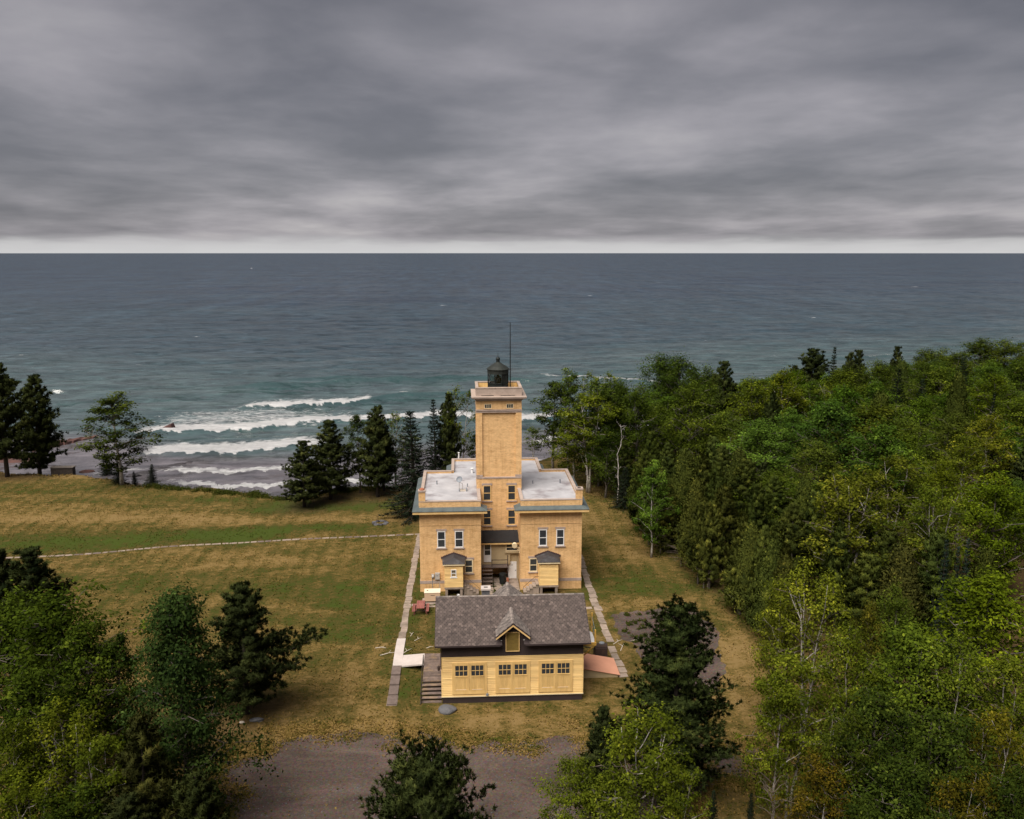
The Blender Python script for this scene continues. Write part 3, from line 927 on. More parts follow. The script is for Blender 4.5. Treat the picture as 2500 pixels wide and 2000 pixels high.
# copper pent roof around the outside, on a cream boxed cornice
ov = 0.66
PENT = [((WX0 - ov, YF - ov), (RX0 + ov * 0.75, YF - ov), (RX0 + ov * 0.75, YF), (RX0, YF), (WX0, YF), None)]
def skirt(x0, x1, yf, yb, left, right, name_parent):
    """hipped strip along the front, then down the outer side"""
    zo, zi = 8.62, 8.87
    m = MB()
    a0, a1 = (x0 - ov, yf - ov), (x1 + ov, yf - ov)
    m.face((*a0, zo), (*a1, zo), (x1, yf - 0.004, zi), (x0, yf - 0.004, zi))
    c = MB()
    th = 0.30
    c.box(a0[0] + 0.03, a1[0] - 0.03, yf - ov + 0.03, yf - 0.003, zo - th, zo - 0.02)
    if left:
        m.face((x0 - ov, yb, zo), (x0 - ov, yf - ov, zo), (x0 - 0.004, yf, zi), (x0 - 0.004, yb, zi))
        c.box(x0 - ov + 0.03, x0 - 0.003, yf, yb, zo - th, zo - 0.02)
    else:
        m.face((x0 - ov, yf - ov, zo), (x0, yf, zi), (x0 - ov, yf + 1.1, zo))
        m.face((x0 - ov, yf + 1.1, zo), (x0, yf, zi), (x0 - 0.004, yf + 1.1, zi))
        c.box(x0 - ov + 0.03, x0 - 0.003, yf, yf + 1.1, zo - th, zo - 0.02)
    if right:
        m.face((x1 + ov, yf - ov, zo), (x1 + ov, yb, zo), (x1 + 0.004, yb, zi), (x1 + 0.004, yf, zi))
        c.box(x1 + 0.003, x1 + ov - 0.03, yf, yb, zo - th, zo - 0.02)
    else:
        m.face((x1 + ov, yf + 1.1, zo), (x1, yf, zi), (x1 + ov, yf - ov, zo))
        m.face((x1 + ov, yf + 1.1, zo), (x1 + 0.004, yf + 1.1, zi), (x1, yf, zi))
        c.box(x1 + 0.003, x1 + ov - 0.03, yf, yf + 1.1, zo - th, zo - 0.02)
    # rolled edge so that the sheet has thickness
    m.box(a0[0], a1[0], a0[1] - 0.012, a0[1] + 0.04, zo - 0.05, zo + 0.004)
    if left:
        m.box(a0[0] - 0.012, a0[0] + 0.04, yf - ov, yb, zo - 0.05, zo + 0.003)
    if right:
        m.box(a1[0] - 0.04, a1[0] + 0.012, yf - ov, yb, zo - 0.05, zo + 0.003)
    k = a0[0] + 0.9
    s = m.build('pent_roof', M['copper'], LH)
    while k < a1[0]:
        MB().hull([(k - 0.018, yf - ov, zo + 0.003), (k + 0.018, yf - ov, zo + 0.003), (k + 0.018, yf - ov, zo + 0.035), (k - 0.018, yf - ov, zo + 0.035)],
                  [(min(max(k, x0), x1) - 0.018, yf - 0.02, zi - 0.01), (min(max(k, x0), x1) + 0.018, yf - 0.02, zi - 0.01), (min(max(k, x0), x1) + 0.018, yf - 0.02, zi + 0.03), (min(max(k, x0), x1) - 0.018, yf - 0.02, zi + 0.03)]).build('seam', M['copper'], s)
        k += 1.05
    c.build('cornice', M['cream'], LH)


skirt(WX0, RX0, YF, YB, True, False, LH)
skirt(RX1, WX1, YF, YB, False, True, LH)
MB().face((SX0 - ov, YS, 8.62), (SX0 - ov, YB, 8.62), (SX0 - 0.003, YB, 8.87), (SX0 - 0.003, YS, 8.87)).build('pent_roof', M['copper'], LH)
MB().face((SX1 + ov, YB, 8.62), (SX1 + ov, YS, 8.62), (SX1 + 0.003, YS, 8.87), (SX1 + 0.003, YB, 8.87)).build('pent_roof', M['copper'], LH)

# string course, frieze shadow line and water table
for x0, x1 in ((WX0, RX0), (RX1, WX1)):
    boxes('string_course', 'brick', LH, [(x0 - 0.02, x1 + 0.02, YF - 0.035, YF + 0.02, 6.97, 7.05)])
    boxes('water_table', 'stone', LH, [(x0 - 0.05, x1 + 0.03, YF - 0.06, YF + 0.02, 0.86, 1.16)])
    boxes('plinth', 'brick', LH, [(x0 - 0.035, x1 + 0.02, YF - 0.04, YF + 0.02, -0.3, 0.858)])
boxes('water_table', 'stone', LH, [(WX1 + 0.002, WX1 + 0.05, YF + 0.022, YB, 0.86, 1.16), (WX0 - 0.05, WX0 - 0.002, YF + 0.022, YB, 0.86, 1.16)])

_win = {}


def window(parent, x0, x1, z0, z1, yf, mat='cream_pale', lintel=True, blind=False, sub=True, mid=0.5):
    """double-hung sash set in the wall; a window is frame > panes, lintel, sill"""
    cx, wd, ht = (x0 + x1) / 2, x1 - x0, z1 - z0
    ft = min(0.085, wd * 0.13)
    f = MB()
    zm = z0 + ht * mid
    f.box(x0, x0 + ft, yf - 0.045, yf + 0.1, z0, z1).box(x1 - ft, x1, yf - 0.045, yf + 0.1, z0, z1)
    f.box(x0 + ft, x1 - ft, yf - 0.045, yf + 0.1, z0, z0 + ft * 1.2).box(x0 + ft, x1 - ft, yf - 0.045, yf + 0.1, z1 - ft, z1)
    f.box(x0 + ft, x1 - ft, yf - 0.03, yf + 0.08, zm - ft * 0.42, zm + ft * 0.42)
    fo = f.build('window', M[mat], parent)
    for a, c, yy in ((z0 + ft * 1.2, zm - ft * 0.42, yf - 0.006), (zm + ft * 0.42, z1 - ft, yf - 0.016)):
        MB().box(x0 + ft, x1 - ft, yy, yy + 0.02, a, c).build('pane', M['glass'], fo)
    if lintel:
        MB().box(x0 - 0.12, x1 + 0.12, yf - 0.05, yf + 0.03, z1 + 0.003, z1 + 0.22).build('lintel', M['stone'], fo)
        MB().box(x0 - 0.13, x1 + 0.13, yf - 0.11, yf + 0.03, z0 - 0.13, z0 - 0.002).build('sill', M['stone'], fo)
    return fo


for x0, x1 in ((-2.63, -1.80), (-0.86, 0.00), (7.66, 8.48), (9.43, 10.24)):
    window(LH, x0, x1, 4.63, 6.38, YF, 'white')
window(LH, 0.12, 0.94, 1.90, 3.34, YF, 'cream_pale')
window(LH, 6.70, 7.52, 1.90, 3.34, YF, 'cream_pale')
for x0, x1 in ((2.12, 2.98), (4.72, 5.58)):
    window(LH, x0, x1, 8.15, 9.84, YR, 'cream')
    window(LH, x0, x1, 5.45, 7.15, YR, 'cream')

# side chimneys that rise from the wing corners
for x0, x1, cap in ((WX0 - 0.03, WX0 + 0.62, 'rust'), (WX1 - 0.60, WX1 + 0.03, 'open')):
    ch = MB().box(x0, x1, YF - 0.015, YF + 0.62, 9.0, 10.45).build('chimney', M['brick'], LH)
    MB().box(x0 - 0.06, x1 + 0.06, YF - 0.07, YF + 0.68, 10.452, 10.62).build('chimney_cap', M['stone_light'], ch)
    if cap == 'rust':
        MB().lathe((x0 + x1) / 2, YF + 0.3, [(0.28, 10.622), (0.26, 10.72), (0.12, 10.82)], 12).build('chimney_pot', M['red_brick'], ch)
    else:
        MB().box(x0 + 0.15, x1 - 0.15, YF + 0.12, YF + 0.48, 10.618, 10.632).build('flue', M['black'], ch)

# --- tower shaft
TW = 0.2
t = MB()
t.box(TX0 + TW, TX1 - TW, YR + TW, YT - TW, 8.9, 17.62)
shaft = t.build('tower_wall', M['brick'], LH)
pw = 0.62
for x0, x1 in ((TX0, TX0 + pw), (TX1 - pw, TX1)):
    for y0, y1 in ((YR, YR + pw), (YT - pw, YT)):
        boxes('corner_pilaster', 'brick', LH, [(x0, x1, y0, y1, 10.96, 17.62)])
t = MB().box(TX0, TX1, YR + 0.004, YT, 8.9, 10.57)
t.build('tower_base', M['brick'], LH)
MB().box(TX0 - 0.05, TX1 + 0.05, YR - 0.05, YT + 0.05, 10.572, 10.72).build('belt_course', M['stone'], LH)
for x0, x1 in ((TX0 - 0.02, TX0 + pw + 0.03), (TX1 - pw - 0.03, TX1 + 0.02)):
    for y0, y1 in ((YR - 0.02, YR + pw + 0.03), (YT - pw - 0.03, YT + 0.02)):
        boxes('pilaster_base', 'stone', LH, [(x0, x1, y0, y1, 10.722, 10.97)])
t = MB()
t.box(TX0 - 0.02, TX1 + 0.02, YR - 0.02, YT + 0.02, 17.622, 17.70)
t.box(TX0 + 0.01, TX1 - 0.01, YR + 0.01, YT - 0.01, 17.702, 17.80)
t.box(TX0 - 0.05, TX1 + 0.05, YR - 0.05, YT + 0.05, 17.802, 17.96)
t.build('corbel_band', M['stone'], LH)
for x0, x1 in ((TX0 - 0.015, TX0 + pw + 0.015), (TX1 - pw - 0.015, TX1 + 0.015)):
    boxes('pilaster_neck', 'brick', LH, [(x0, x1, YR - 0.015, YR + 0.2, 17.30, 17.36)])
MB().box(TX0, TX1, YR, YT, 17.962, 18.86).build('frieze', M['brick'], LH)
for x0, x1 in ((2.32, 3.06), (4.60, 5.34)):
    f = MB()
    z0, z1 = 18.06, 18.55
    yf = YR
    f.box(x0, x0 + 0.05, yf - 0.03, yf + 0.1, z0, z1).box(x1 - 0.05, x1, yf - 0.03, yf + 0.1, z0, z1)
    f.box(x0 + 0.05, x1 - 0.05, yf - 0.03, yf + 0.1, z0, z0 + 0.05).box(x0 + 0.05, x1 - 0.05, yf - 0.03, yf + 0.1, z1 - 0.05, z1)
    wv = (x1 - x0 - 0.1) / 3
    for k in (1, 2):
        f.box(x0 + 0.05 + k * wv - 0.022, x0 + 0.05 + k * wv + 0.022, yf - 0.03, yf + 0.08, z0 + 0.05, z1 - 0.05)
    fo = f.build('window', M['cream_pale'], LH)
    for k in range(3):
        MB().box(x0 + 0.06 + k * wv, x0 + 0.04 + (k + 1) * wv, yf - 0.008, yf + 0.01, z0 + 0.05, z1 - 0.05).build('pane', M['glass'], fo)
    MB().box(x0 - 0.04, x1 + 0.04, yf - 0.05, yf + 0.03, z0 - 0.06, z0 - 0.002).build('sill', M['brick'], fo)
    MB().box(x0 - 0.2, x1 + 0.2, yf - 0.02, yf + 0.03, z1 + 0.02, z1 + 0.07).build('lintel', M['brick'], fo)
t = MB()
for k, (o, z0, z1) in enumerate(((0.04, 18.862, 18.95), (0.12, 18.952, 19.05), (0.24, 19.052, 19.14), (0.46, 19.142, 19.24), (0.50, 19.242, 19.36))):
    t.box(TX0 - o, TX1 + o, YR - o, YT + o, z0, z1)
t.build('tower_cornice', M['stone_light'], LH, bevel=0.015)
gp, gc = MB(), MB()
o = 0.02
for (x0, x1, y0, y1) in ((TX0 - o, TX1 + o, YR - o, YR + 0.22), (TX0 - o, TX1 + o, YT - 0.22, YT + o), (TX0 - o, TX0 + 0.22, YR + 0.22, YT - 0.22), (TX1 - 0.22, TX1 + o, YR + 0.22, YT - 0.22)):
    gp.box(x0, x1, y0, y1, 19.362, 20.16)
    gc.box(x0 - 0.04, x1 + 0.04, y0 - 0.04, y1 + 0.04, 20.162, 20.27)
gp.build('gallery_wall', M['stone_light'], LH)
gc.build('gallery_coping', M['stone_light'], LH, bevel=0.01)
gl = MB()
for (x0, x1, y0, y1) in ((TX0 + 0.222, TX1 - 0.222, YT - 0.25, YT - 0.222), (TX0 + 0.222, TX0 + 0.25, YR + 0.222, YT - 0.25), (TX1 - 0.25, TX1 - 0.222, YR + 0.222, YT - 0.25)):
    gl.box(x0, x1, y0, y1, 19.364, 20.12)
gl.build('gallery_lining', M['door_yellow'], LH)
boxes('drain_slot', 'black', LH, [(x0, x1, YR - 0.028, YR, 19.40, 19.45) for x0, x1 in ((2.0, 3.3), (4.0, 5.5))])
MB().box(TX0 + 0.22, TX1 - 0.22, YR + 0.22, YT - 0.22, 19.361, 19.40).build('gallery_floor', M['stone'], LH)

# --- lantern
LC = (3.84, 92.35)
LN = MB().lathe(LC[0], LC[1], [(1.10, 19.40), (1.10, 20.40), (1.15, 20.42), (1.15, 20.47), (0.98, 20.48)], 10).build('lantern', M['lantern'], LH)
lr = MB()
lr.lathe(LC[0], LC[1], [(1.10, 21.42), (1.13, 21.44), (1.13, 21.86), (1.22, 21.87), (1.22, 21.93), (0.86, 22.22), (0.50, 22.44), (0.22, 22.62), (0.20, 22.63)], 20)
lr.build('lantern_roof', M['lantern_roof'], LN)
MB().lathe(LC[0], LC[1], [(0.20, 22.63), (0.19, 22.86), (0.23, 22.90), (0.23, 23.02), (0.16, 23.12), (0.05, 23.17)], 14).build('ventilator', M['lantern'], LN)
MB().tube([(LC[0], LC[1], 23.15), (LC[0], LC[1], 23.7)], [0.03, 0.008], 6).build('lightning_rod', M['black'], LN)
bars, solid = MB(), MB()
nl, rl = 10, 1.08
P = lambda a, z, r=rl: (LC[0] + r * math.cos(a), LC[1] + r * math.sin(a), z)
for k in range(nl):
    a0, a1 = 6.28318 * k / nl, 6.28318 * (k + 1) / nl
    am = (a0 + a1) / 2
    bars.tube([P(a0, 20.47), P(a0, 21.43)], 0.035, 5)
    blank = -1.15 < math.atan2(math.sin(am), math.cos(am)) < -0.0 or -0.7 < math.atan2(math.sin(am), math.cos(am)) < 0.5
    if blank:
        solid.face(P(a0, 20.47), P(a1, 20.47), P(a1, 21.43), P(a0, 21.43))
        solid.face(P(a0, 20.47, rl - 0.03), P(a0, 21.43, rl - 0.03), P(a1, 21.43, rl - 0.03), P(a1, 20.47, rl - 0.03))
    else:
        bars.tube([P(a0, 20.47), P(a1, 21.43)], 0.022, 4).tube([P(a1, 20.47), P(a0, 21.43)], 0.022, 4)
        MB().hull([P(a0, 20.49, rl - 0.05), P(a1, 20.49, rl - 0.05), P(a1, 21.41, rl - 0.05), P(a0, 21.41, rl - 0.05)],
                  [P(a0, 20.49, rl - 0.06), P(a1, 20.49, rl - 0.06), P(a1, 21.41, rl - 0.06), P(a0, 21.41, rl - 0.06)]).build('pane', M['clear'], LN)
bars.build('astragal', M['lantern'], LN)
solid.build('blank_panel', M['lantern'], LN)
MB().lathe(LC[0], LC[1], [(0.34, 20.47), (0.40, 20.6), (0.34, 20.95), (0.16, 21.2), (0.05, 21.35)], 12).build('lens', M['black'], LN)
MB().box(4.35, 4.75, 91.2, 91.29, 19.42, 20.35).build('lantern_door', M['black'], LN)
MB().tube([(5.13, 92.25, 19.4), (5.13, 92.25, 24), (5.13, 92.25, 26.8)], [0.06, 0.05, 0.035], 8).build('mast', M['black'], LH)

# --- little entry porches on the two wings
def porch(x0, x1, wx, wz, mirror):
    y0 = 83.92
    zf, zt = 1.0, 3.42
    p = MB().box(x0 + 0.02, x1 - 0.02, y0 + 0.03, YF - 0.003, zf, zt + 0.1).build('entry_porch', M['siding'], LH)
    bm = mk_mesh('clapboard', np.array([(0, 0.03, 0), (x1 - x0, 0.03, 0), (x1 - x0, -0.04, 0), (0, -0.04, 0), (0, 0.03, 0.15), (x1 - x0, 0.03, 0.15), (x1 - x0, 0.014, 0.15), (0, 0.014, 0.15)]),
                 [(0, 1, 2, 3), (7, 6, 5, 4), (3, 2, 6, 7), (1, 5, 6, 2), (0, 3, 7, 4)], M['siding'])
    k = 0
    while zf + 0.02 + k * 0.142 < zt - 0.1:
        piece('clapboard', bm, p, (x0, y0, zf + 0.02 + k * 0.142))
        k += 1
    sb = MB()
    for xx in (x0 - 0.01, x1 + 0.01):
        s = -1 if xx < (x0 + x1) / 2 else 1
        k = 0
        while zf + 0.02 + k * 0.142 < zt - 0.1:
            z = zf + 0.02 + k * 0.142
            sb.hull([(xx + s * 0.015, y0 + 0.02, z), (xx + s * 0.015, YF - 0.004, z), (xx - s * 0.02, YF - 0.004, z), (xx - s * 0.02, y0 + 0.02, z)],
                    [(xx - s * 0.005, y0 + 0.02, z + 0.14), (xx - s * 0.005, YF - 0.004, z + 0.14), (xx - s * 0.02, YF - 0.004, z + 0.14), (xx - s * 0.02, y0 + 0.02, z + 0.14)])
            k += 1
    sb.build('side_cladding', M['siding'], p)
    # hipped roof against the wall
    e = 0.2
    zr0, zr1, zsd = zt + 0.06, zt + 0.62, zt + 0.16
    cx = (x0 + x1) / 2
    r = MB()
    A, B = (x0 - e, y0 - e, zr0), (x1 + e, y0 - e, zr0)
    Cc, D = (x1 + e + 0.05, YF - 0.005, zsd), (x0 - e - 0.05, YF - 0.005, zsd)
    K = (cx, YF - 0.005, zr1)
    F1 = (cx, y0 + 0.6, zr1 - 0.12)
    r.face(A, B, F1).face(B, Cc, K, F1).face(D, A, F1, K)
    r.face((x0 - e, y0 - e, zr0 - 0.02), (x0 - e, YF - 0.005, zr0 - 0.02), (x1 + e, YF - 0.005, zr0 - 0.02), (x1 + e, y0 - e, zr0 - 0.02))
    r.face(A, (x0 - e, YF - 0.005, zr0 - 0.02), D).face(B, Cc, (x1 + e, YF - 0.005, zr0 - 0.02))
    r.build('porch_roof', M['slate'], p)
    # stepped dark flashing where the roof meets the wall
    for k in range(15):
        u = k / 14.0
        xx = x0 - e - 0.1 + u * (x1 - x0 + 2 * e + 0.2)
        zz = zsd + (zr1 - zsd) * (1 - abs(2 * u - 1)) ** 0.85
        MB().box(xx - 0.085, xx + 0.085, YF - 0.1, YF + 0.01, zz - 0.08, zz + 0.10).build('flashing_tile', M['slate_edge'], p)
    MB().box(x0 - e + 0.02, x1 + e - 0.02, y0 - e + 0.02, YF - 0.006, zr0 - 0.16, zr0 - 0.022).build('eave_board', M['cream_pale'], p)
    c = MB()
    for xx in (x0, x1 - 0.1):
        c.box(xx, xx + 0.1, y0 - 0.016, y0 + 0.02, zf, zt)
    c.build('corner_board', M['siding'], p)
    MB().box(x0 - 0.03, x1 + 0.03, y0 - 0.03, YF - 0.01, zf - 0.2, zf - 0.002).build('floor_beam', M['concrete'], p)
    q = MB()
    q.box(x0 + 0.05, x0 + 0.3, y0, y0 + 0.3, -0.1, zf - 0.202).box(x1 - 0.3, x1 - 0.05, y0, y0 + 0.3, -0.1, zf - 0.202)
    q.box(x0 + 0.05, x0 + 0.2, y0 + 0.3, YF, -0.1, zf - 0.202).box(x1 - 0.2, x1 - 0.05, y0 + 0.3, YF, -0.1, zf - 0.202)
    q.build('pier', M['concrete'], p)
    if wx:
        window(LH, wx - 0.27, wx + 0.27, 2.08, 2.88, y0 - 0.02, 'white', lintel=False)
        MB().box(wx - 0.36, wx + 0.36, y0 - 0.06, y0, 1.98, 2.078).build('porch_window_sill', M['white'], p)
    # concrete steps that run along the wall towards the courtyard
    st = MB().box(0, 0.01, 0, 0.01, -0.5, -0.49)
    n = 5
    s0 = x1 if not mirror else x0
    sg = 1 if not mirror else -1
    steps = None
    for k in range(n):
        xa, xb = s0 + sg * (0.03 + 0.31 * k), s0 + sg * (0.03 + 0.31 * (k + 1) - 0.012)
        top = 1.0 - 0.2 * k
        m = MB().box(min(xa, xb), max(xa, xb), 84.25, YF - 0.07, -0.1, top - 0.06)
        m.box(min(xa, xb) - 0.02, max(xa, xb) + 0.0, 84.19, YF - 0.07, top - 0.058, top)
        if steps is None:
            steps = m.build('stair', M['concrete'], LH)
        else:
            m.build('step', M['concrete'], steps)
    h = MB()
    a, bb = s0 + sg * 0.02, s0 + sg * 1.62
    h.tube([(a, 84.25, 1.82), (a + sg * 0.4, 84.25, 1.82), (bb, 84.25, 0.72), (bb, 84.25, -0.05)], 0.022, 6)
    h.build('handrail', M['rust_dark'], steps)
    return p


porch(-1.90, -0.07, -1.0, 2.4, False)
porch(7.62, 9.50, None, None, True)

# --- the shed-roofed back entry between the wings
yE = 88.2
B = MB().box(RX0 + 0.003, RX1 - 0.9, yE, YR + 0.05, 1.75, 4.35).build('back_entry', M['tan_wall'], LH)
MB().box(RX1 - 0.898, RX1 - 0.003, yE + 0.25, YR + 0.05, -0.1, 4.3).build('entry_side', M['tan_wall'], B)
r = MB()
r.hull([(RX0 + 0.004, YR - 0.003, 4.90), (RX0 + 0.004, 87.75, 4.34), (RX0 + 0.004, 87.75, 4.24), (RX0 + 0.004, YR - 0.003, 4.80)],
       [(RX1 - 0.004, YR - 0.003, 4.90), (RX1 - 0.004, 87.75, 4.34), (RX1 - 0.004, 87.75, 4.24), (RX1 - 0.004, YR - 0.003, 4.80)])
r.build('shed_roof', M['tar'], B)
for k in range(1, 9):
    x = RX0 + k * (RX1 - RX0) / 9
    MB().hull([(x - 0.02, YR - 0.01, 4.903), (x - 0.02, 87.76, 4.343), (x - 0.02, 87.76, 4.375), (x - 0.02, YR - 0.01, 4.935)],
              [(x + 0.02, YR - 0.01, 4.903), (x + 0.02, 87.76, 4.343), (x + 0.02, 87.76, 4.375), (x + 0.02, YR - 0.01, 4.935)]).build('roof_seam', M['tar'], B)
MB().box(RX0 + 0.01, RX1 - 0.01, 87.76, 87.80, 4.07, 4.24).build('fascia', M['cream'], B)
d = MB().box(2.12, 2.90, yE - 0.05, yE, 2.05, 4.02).build('door', M['white'], LH)
MB().box(2.22, 2.80, yE - 0.06, yE - 0.03, 2.82, 3.34).build('pane', M['glass'], d)
MB().box(2.22, 2.80, yE - 0.06, yE - 0.03, 3.40, 3.94).build('pane', M['glass'], d)
window(LH, 4.42, 5.78, 3.18, 4.02, yE + (0.0), 'cream_pale', lintel=False)
MB().box(4.32, RX1 - 0.01, yE - 0.12, yE, 2.98, 3.16).build('window_ledge', M['tan_wall'], B)
MB().box(RX0 + 0.01, 4.62, 87.55, YR, 1.60, 1.74).build('landing', M['concrete_dark'], B)
MB().box(2.95, 4.6, 87.6, 87.66, 2.4, 2.46).build('landing_rail', M['bark_dark'], B)
MB().box(2.95, 4.6, 87.6, 87.64, 1.95, 2.0).build('landing_rail', M['bark_dark'], B)
MB().box(4.56, 4.64, 87.56, 87.64, 0.0, 2.95).build('landing_post', M['rust_dark'], B)
MB().box(2.92, 2.98, 87.58, 87.64, 1.75, 2.5).build('landing_post', M['rust_dark'], B)
st = None
for k in range(5):
    z = 1.45 - 0.3 * k
    m = MB().box(1.95, 2.98, 87.45 - 0.27 * k - 0.26, 87.45 - 0.27 * k + 0.04, z - 0.06, z)
    if st is None:
        st = m.build('wooden_stair', M['planks'], LH)
    else:
        m.build('tread', M['planks'], st)
m = MB()
for x in (1.93, 2.99):
    m.hull([(x - 0.02, 87.55, 1.55), (x + 0.02, 87.55, 1.55), (x + 0.02, 87.55, 1.3), (x - 0.02, 87.55, 1.3)],
           [(x - 0.02, 86.1, 0.12), (x + 0.02, 86.1, 0.12), (x + 0.02, 86.1, -0.08), (x - 0.02, 86.1, -0.08)])
m.build('stringer', M['bark_dark'], st)
d = MB().box(4.72, 5.58, yE + 0.2, yE + 0.249, 0.12, 1.95).build('cellar_door', M['white'], LH)
MB().box(5.44, 5.50, yE + 0.16, yE + 0.2, 0.95, 1.03).build('handle', M['black'], d)
MB().box(5.02, 5.2, yE + 0.192, yE + 0.2, 1.55, 1.6).build('letter_slot', M['black'], d)
MB().box(4.62, 5.72, yE - 0.12, yE + 0.25, -0.05, 0.11).build('door_step', M['concrete'], B)

# courtyard paving: slabs one by one
yard = tag(link('courtyard_paving', None, None, (0, 0, 0)), kind='structure')
ORG[yard.name] = Vector((0, 0, 0))
rnd = random.Random(4)
me = mk_mesh('slab', np.array([(-.5, -.5, -.1), (.5, -.5, -.1), (.5, .5, -.1), (-.5, .5, -.1), (-.49, -.49, 0), (.49, -.49, 0), (.48, .49, 0), (-.49, .48, 0)]),
             [(3, 2, 1, 0), (4, 5, 6, 7), (0, 1, 5, 4), (1, 2, 6, 5), (2, 3, 7, 6), (3, 0, 4, 7)], M['concrete'])
for i in range(3):
    for j in range(6):
        o = piece('slab', me, yard, (2.42 + i * 1.34, 84.6 + j * 1.0 * 0.78, 0.07 + rnd.uniform(-0.012, 0.012)))
        o.scale = (1.27, 0.74, 1)
        o.rotation_euler = (rnd.uniform(-0.01, 0.01), rnd.uniform(-0.01, 0.01), rnd.uniform(-0.02, 0.02))

# --- things standing on or fixed to the lighthouse
def wall_thing(name, loc, label, cat, group=None):
    return thing(name, loc, label, cat, group)


g = wall_thing('satellite_dish', (-0.15, 90.2, zr), 'grey satellite dish on a timber base on the left wing roof', 'satellite dish')
q = gz(*(950 + 615 * .28977, 750 + 1560 * .28985), 9.0)
g.location = (q[0], q[1], zr)
ORG[g.name] = Vector((q[0], q[1], zr))
qx, qy = q[0], q[1]
dish = MB()
nn = Vector((-0.25, -0.75, 0.55)).normalized()
a_, b_ = nn.orthogonal().normalized(), nn.cross(nn.orthogonal().normalized())
cen = Vector((qx - 0.28, qy - 0.05, zr + 1.22))
prof = [(0.04, -0.10), (0.2, -0.07), (0.33, 0.0), (0.345, 0.0), (0.21, -0.09), (0.04, -0.125)]
for k in range(16):
    t0, t1 = 6.28318 * k / 16, 6.28318 * (k + 1) / 16
    for (r0, h0), (r1, h1) in zip(prof[:-1], prof[1:]):
        pp = lambda r, h, t: cen + (a_ * math.cos(t) + b_ * math.sin(t)) * r + nn * h
        dish.face(pp(r0, h0, t0), pp(r1, h1, t0), pp(r1, h1, t1), pp(r0, h0, t1))
dish.build('dish', M['mid_grey'], g)
MB().tube([(qx - 0.3, qy, zr), (qx - 0.3, qy, zr + 1.2)], 0.03, 6).tube([(qx + 0.05, qy, zr), (qx + 0.05, qy, zr + 0.75)], 0.025, 6).tube([(qx - 0.28, qy, zr + 0.9), (qx + 0.05, qy, zr + 0.7)], 0.02, 5).build('mast', M['grey_metal'], g)
for k in range(3):
    MB().box(qx - 0.28, qx + 0.4, qy - 0.45 + k * 0.25, qy - 0.33 + k * 0.25, zr, zr + 0.09).build('base_timber', M['driftwood'], g)
MB().box(qx - 0.34, qx - 0.24, qy - 0.5, qy + 0.3, zr, zr + 0.16).box(qx + 0.42, qx + 0.52, qy - 0.5, qy + 0.3, zr, zr + 0.2).build('base_block', M['mid_grey'], g)

VENTS = [((403, 1510), 0.06, 0.35, 'mid_grey', 'thin grey vent pipe on the left wing roof, left of the dish'),
         ((660, 1530), 0.05, 0.3, 'mid_grey', 'short grey vent pipe right beside the satellite dish base'),
         ((1210, 1503), 0.06, 0.28, 'mid_grey', 'short grey vent pipe near the tower on the right wing roof'),
         ((1440, 1497), 0.07, 0.35, 'mid_grey', 'grey vent pipe in the middle of the right wing roof'),
         ((700, 1412), 0.14, 0.5, 'white', 'white capped vent beside the tower on the left wing roof'),
         ((588, 1290), 0.09, 0.7, 'white', 'white pipe with a flat cap on the rear left roof')]
for (zx, zy), r_, h_, mm, lab in VENTS:
    q = gz(950 + zx * .28977, 750 + zy * .28985, 9.0)
    v = thing('vent_pipe', (q[0], q[1], zr), lab, 'vent pipe', 'vents on the flat roofs')
    MB().lathe(q[0], q[1], [(r_, zr - 0.02), (r_, zr + h_)], 10).build('pipe', M[mm], v)
    MB().lathe(q[0], q[1], [(r_ * 1.5, zr + h_ + 0.002), (r_ * 1.5, zr + h_ + 0.05), (r_ * 0.6, zr + h_ + 0.08)], 10).build('cap', M[mm], v)

g = thing('wall_antenna', (RX1, 86.5, 4.0), 'round white antenna dish on a bracket inside the courtyard', 'antenna')
MB().tube([(5.25, 86.35, 4.37), (5.27, 86.62, 4.42)], [0.27, 0.27], 20).build('reflector', M['cream_pale'], g)
MB().tube([(5.27, 86.625, 4.42), (5.29, 86.8, 4.45)], [0.30, 0.2], 20).build('housing', M['black'], g)
MB().tube([(5.3, 86.6, 4.08), (5.79, 86.6, 4.08)], 0.03, 6).tube([(5.4, 86.6, 4.06), (5.79, 86.6, 3.7)], 0.02, 6).tube([(5.78, 86.6, 3.5), (5.78, 86.6, 4.1)], 0.03, 6).tube([(5.3, 86.6, 4.08), (5.3, 86.6, 4.3)], 0.03, 6).build('bracket', M['cream_pale'], g)

g = thing('rubbish_bin', (4.05, 87.0, 0.05), 'tall black ribbed bin under the back landing', 'bin')
MB().lathe(4.05, 87.0, [(0.30, 0.08), (0.33, 0.1), (0.35, 0.5), (0.36, 0.52), (0.36, 1.0), (0.38, 1.02), (0.38, 1.12), (0.33, 1.16)], 16).build('body', M['black'], g)
MB().lathe(4.05, 87.0, [(0.37, 1.162), (0.37, 1.2), (0.2, 1.24)], 16).build('lid', M['black'], g)
bs = thing('brick_pile', (4.55, 86.75, 0.07), 'small stack of red bricks beside the white cellar door', 'bricks')
rnd = random.Random(2)
bme = MB().box(-0.11, 0.11, -0.055, 0.055, 0, 0.07)
bme = mk_mesh('brick', np.array(bme.v), bme.f, M['red_brick'])
for k in range(10):
    o = piece('brick', bme, bs, (4.55 + rnd.uniform(-0.02, 0.02), 86.75 + rnd.uniform(-0.02, 0.02), 0.075 + 0.072 * k))
    o.rotation_euler = (0, 0, rnd.uniform(-0.2, 0.2))

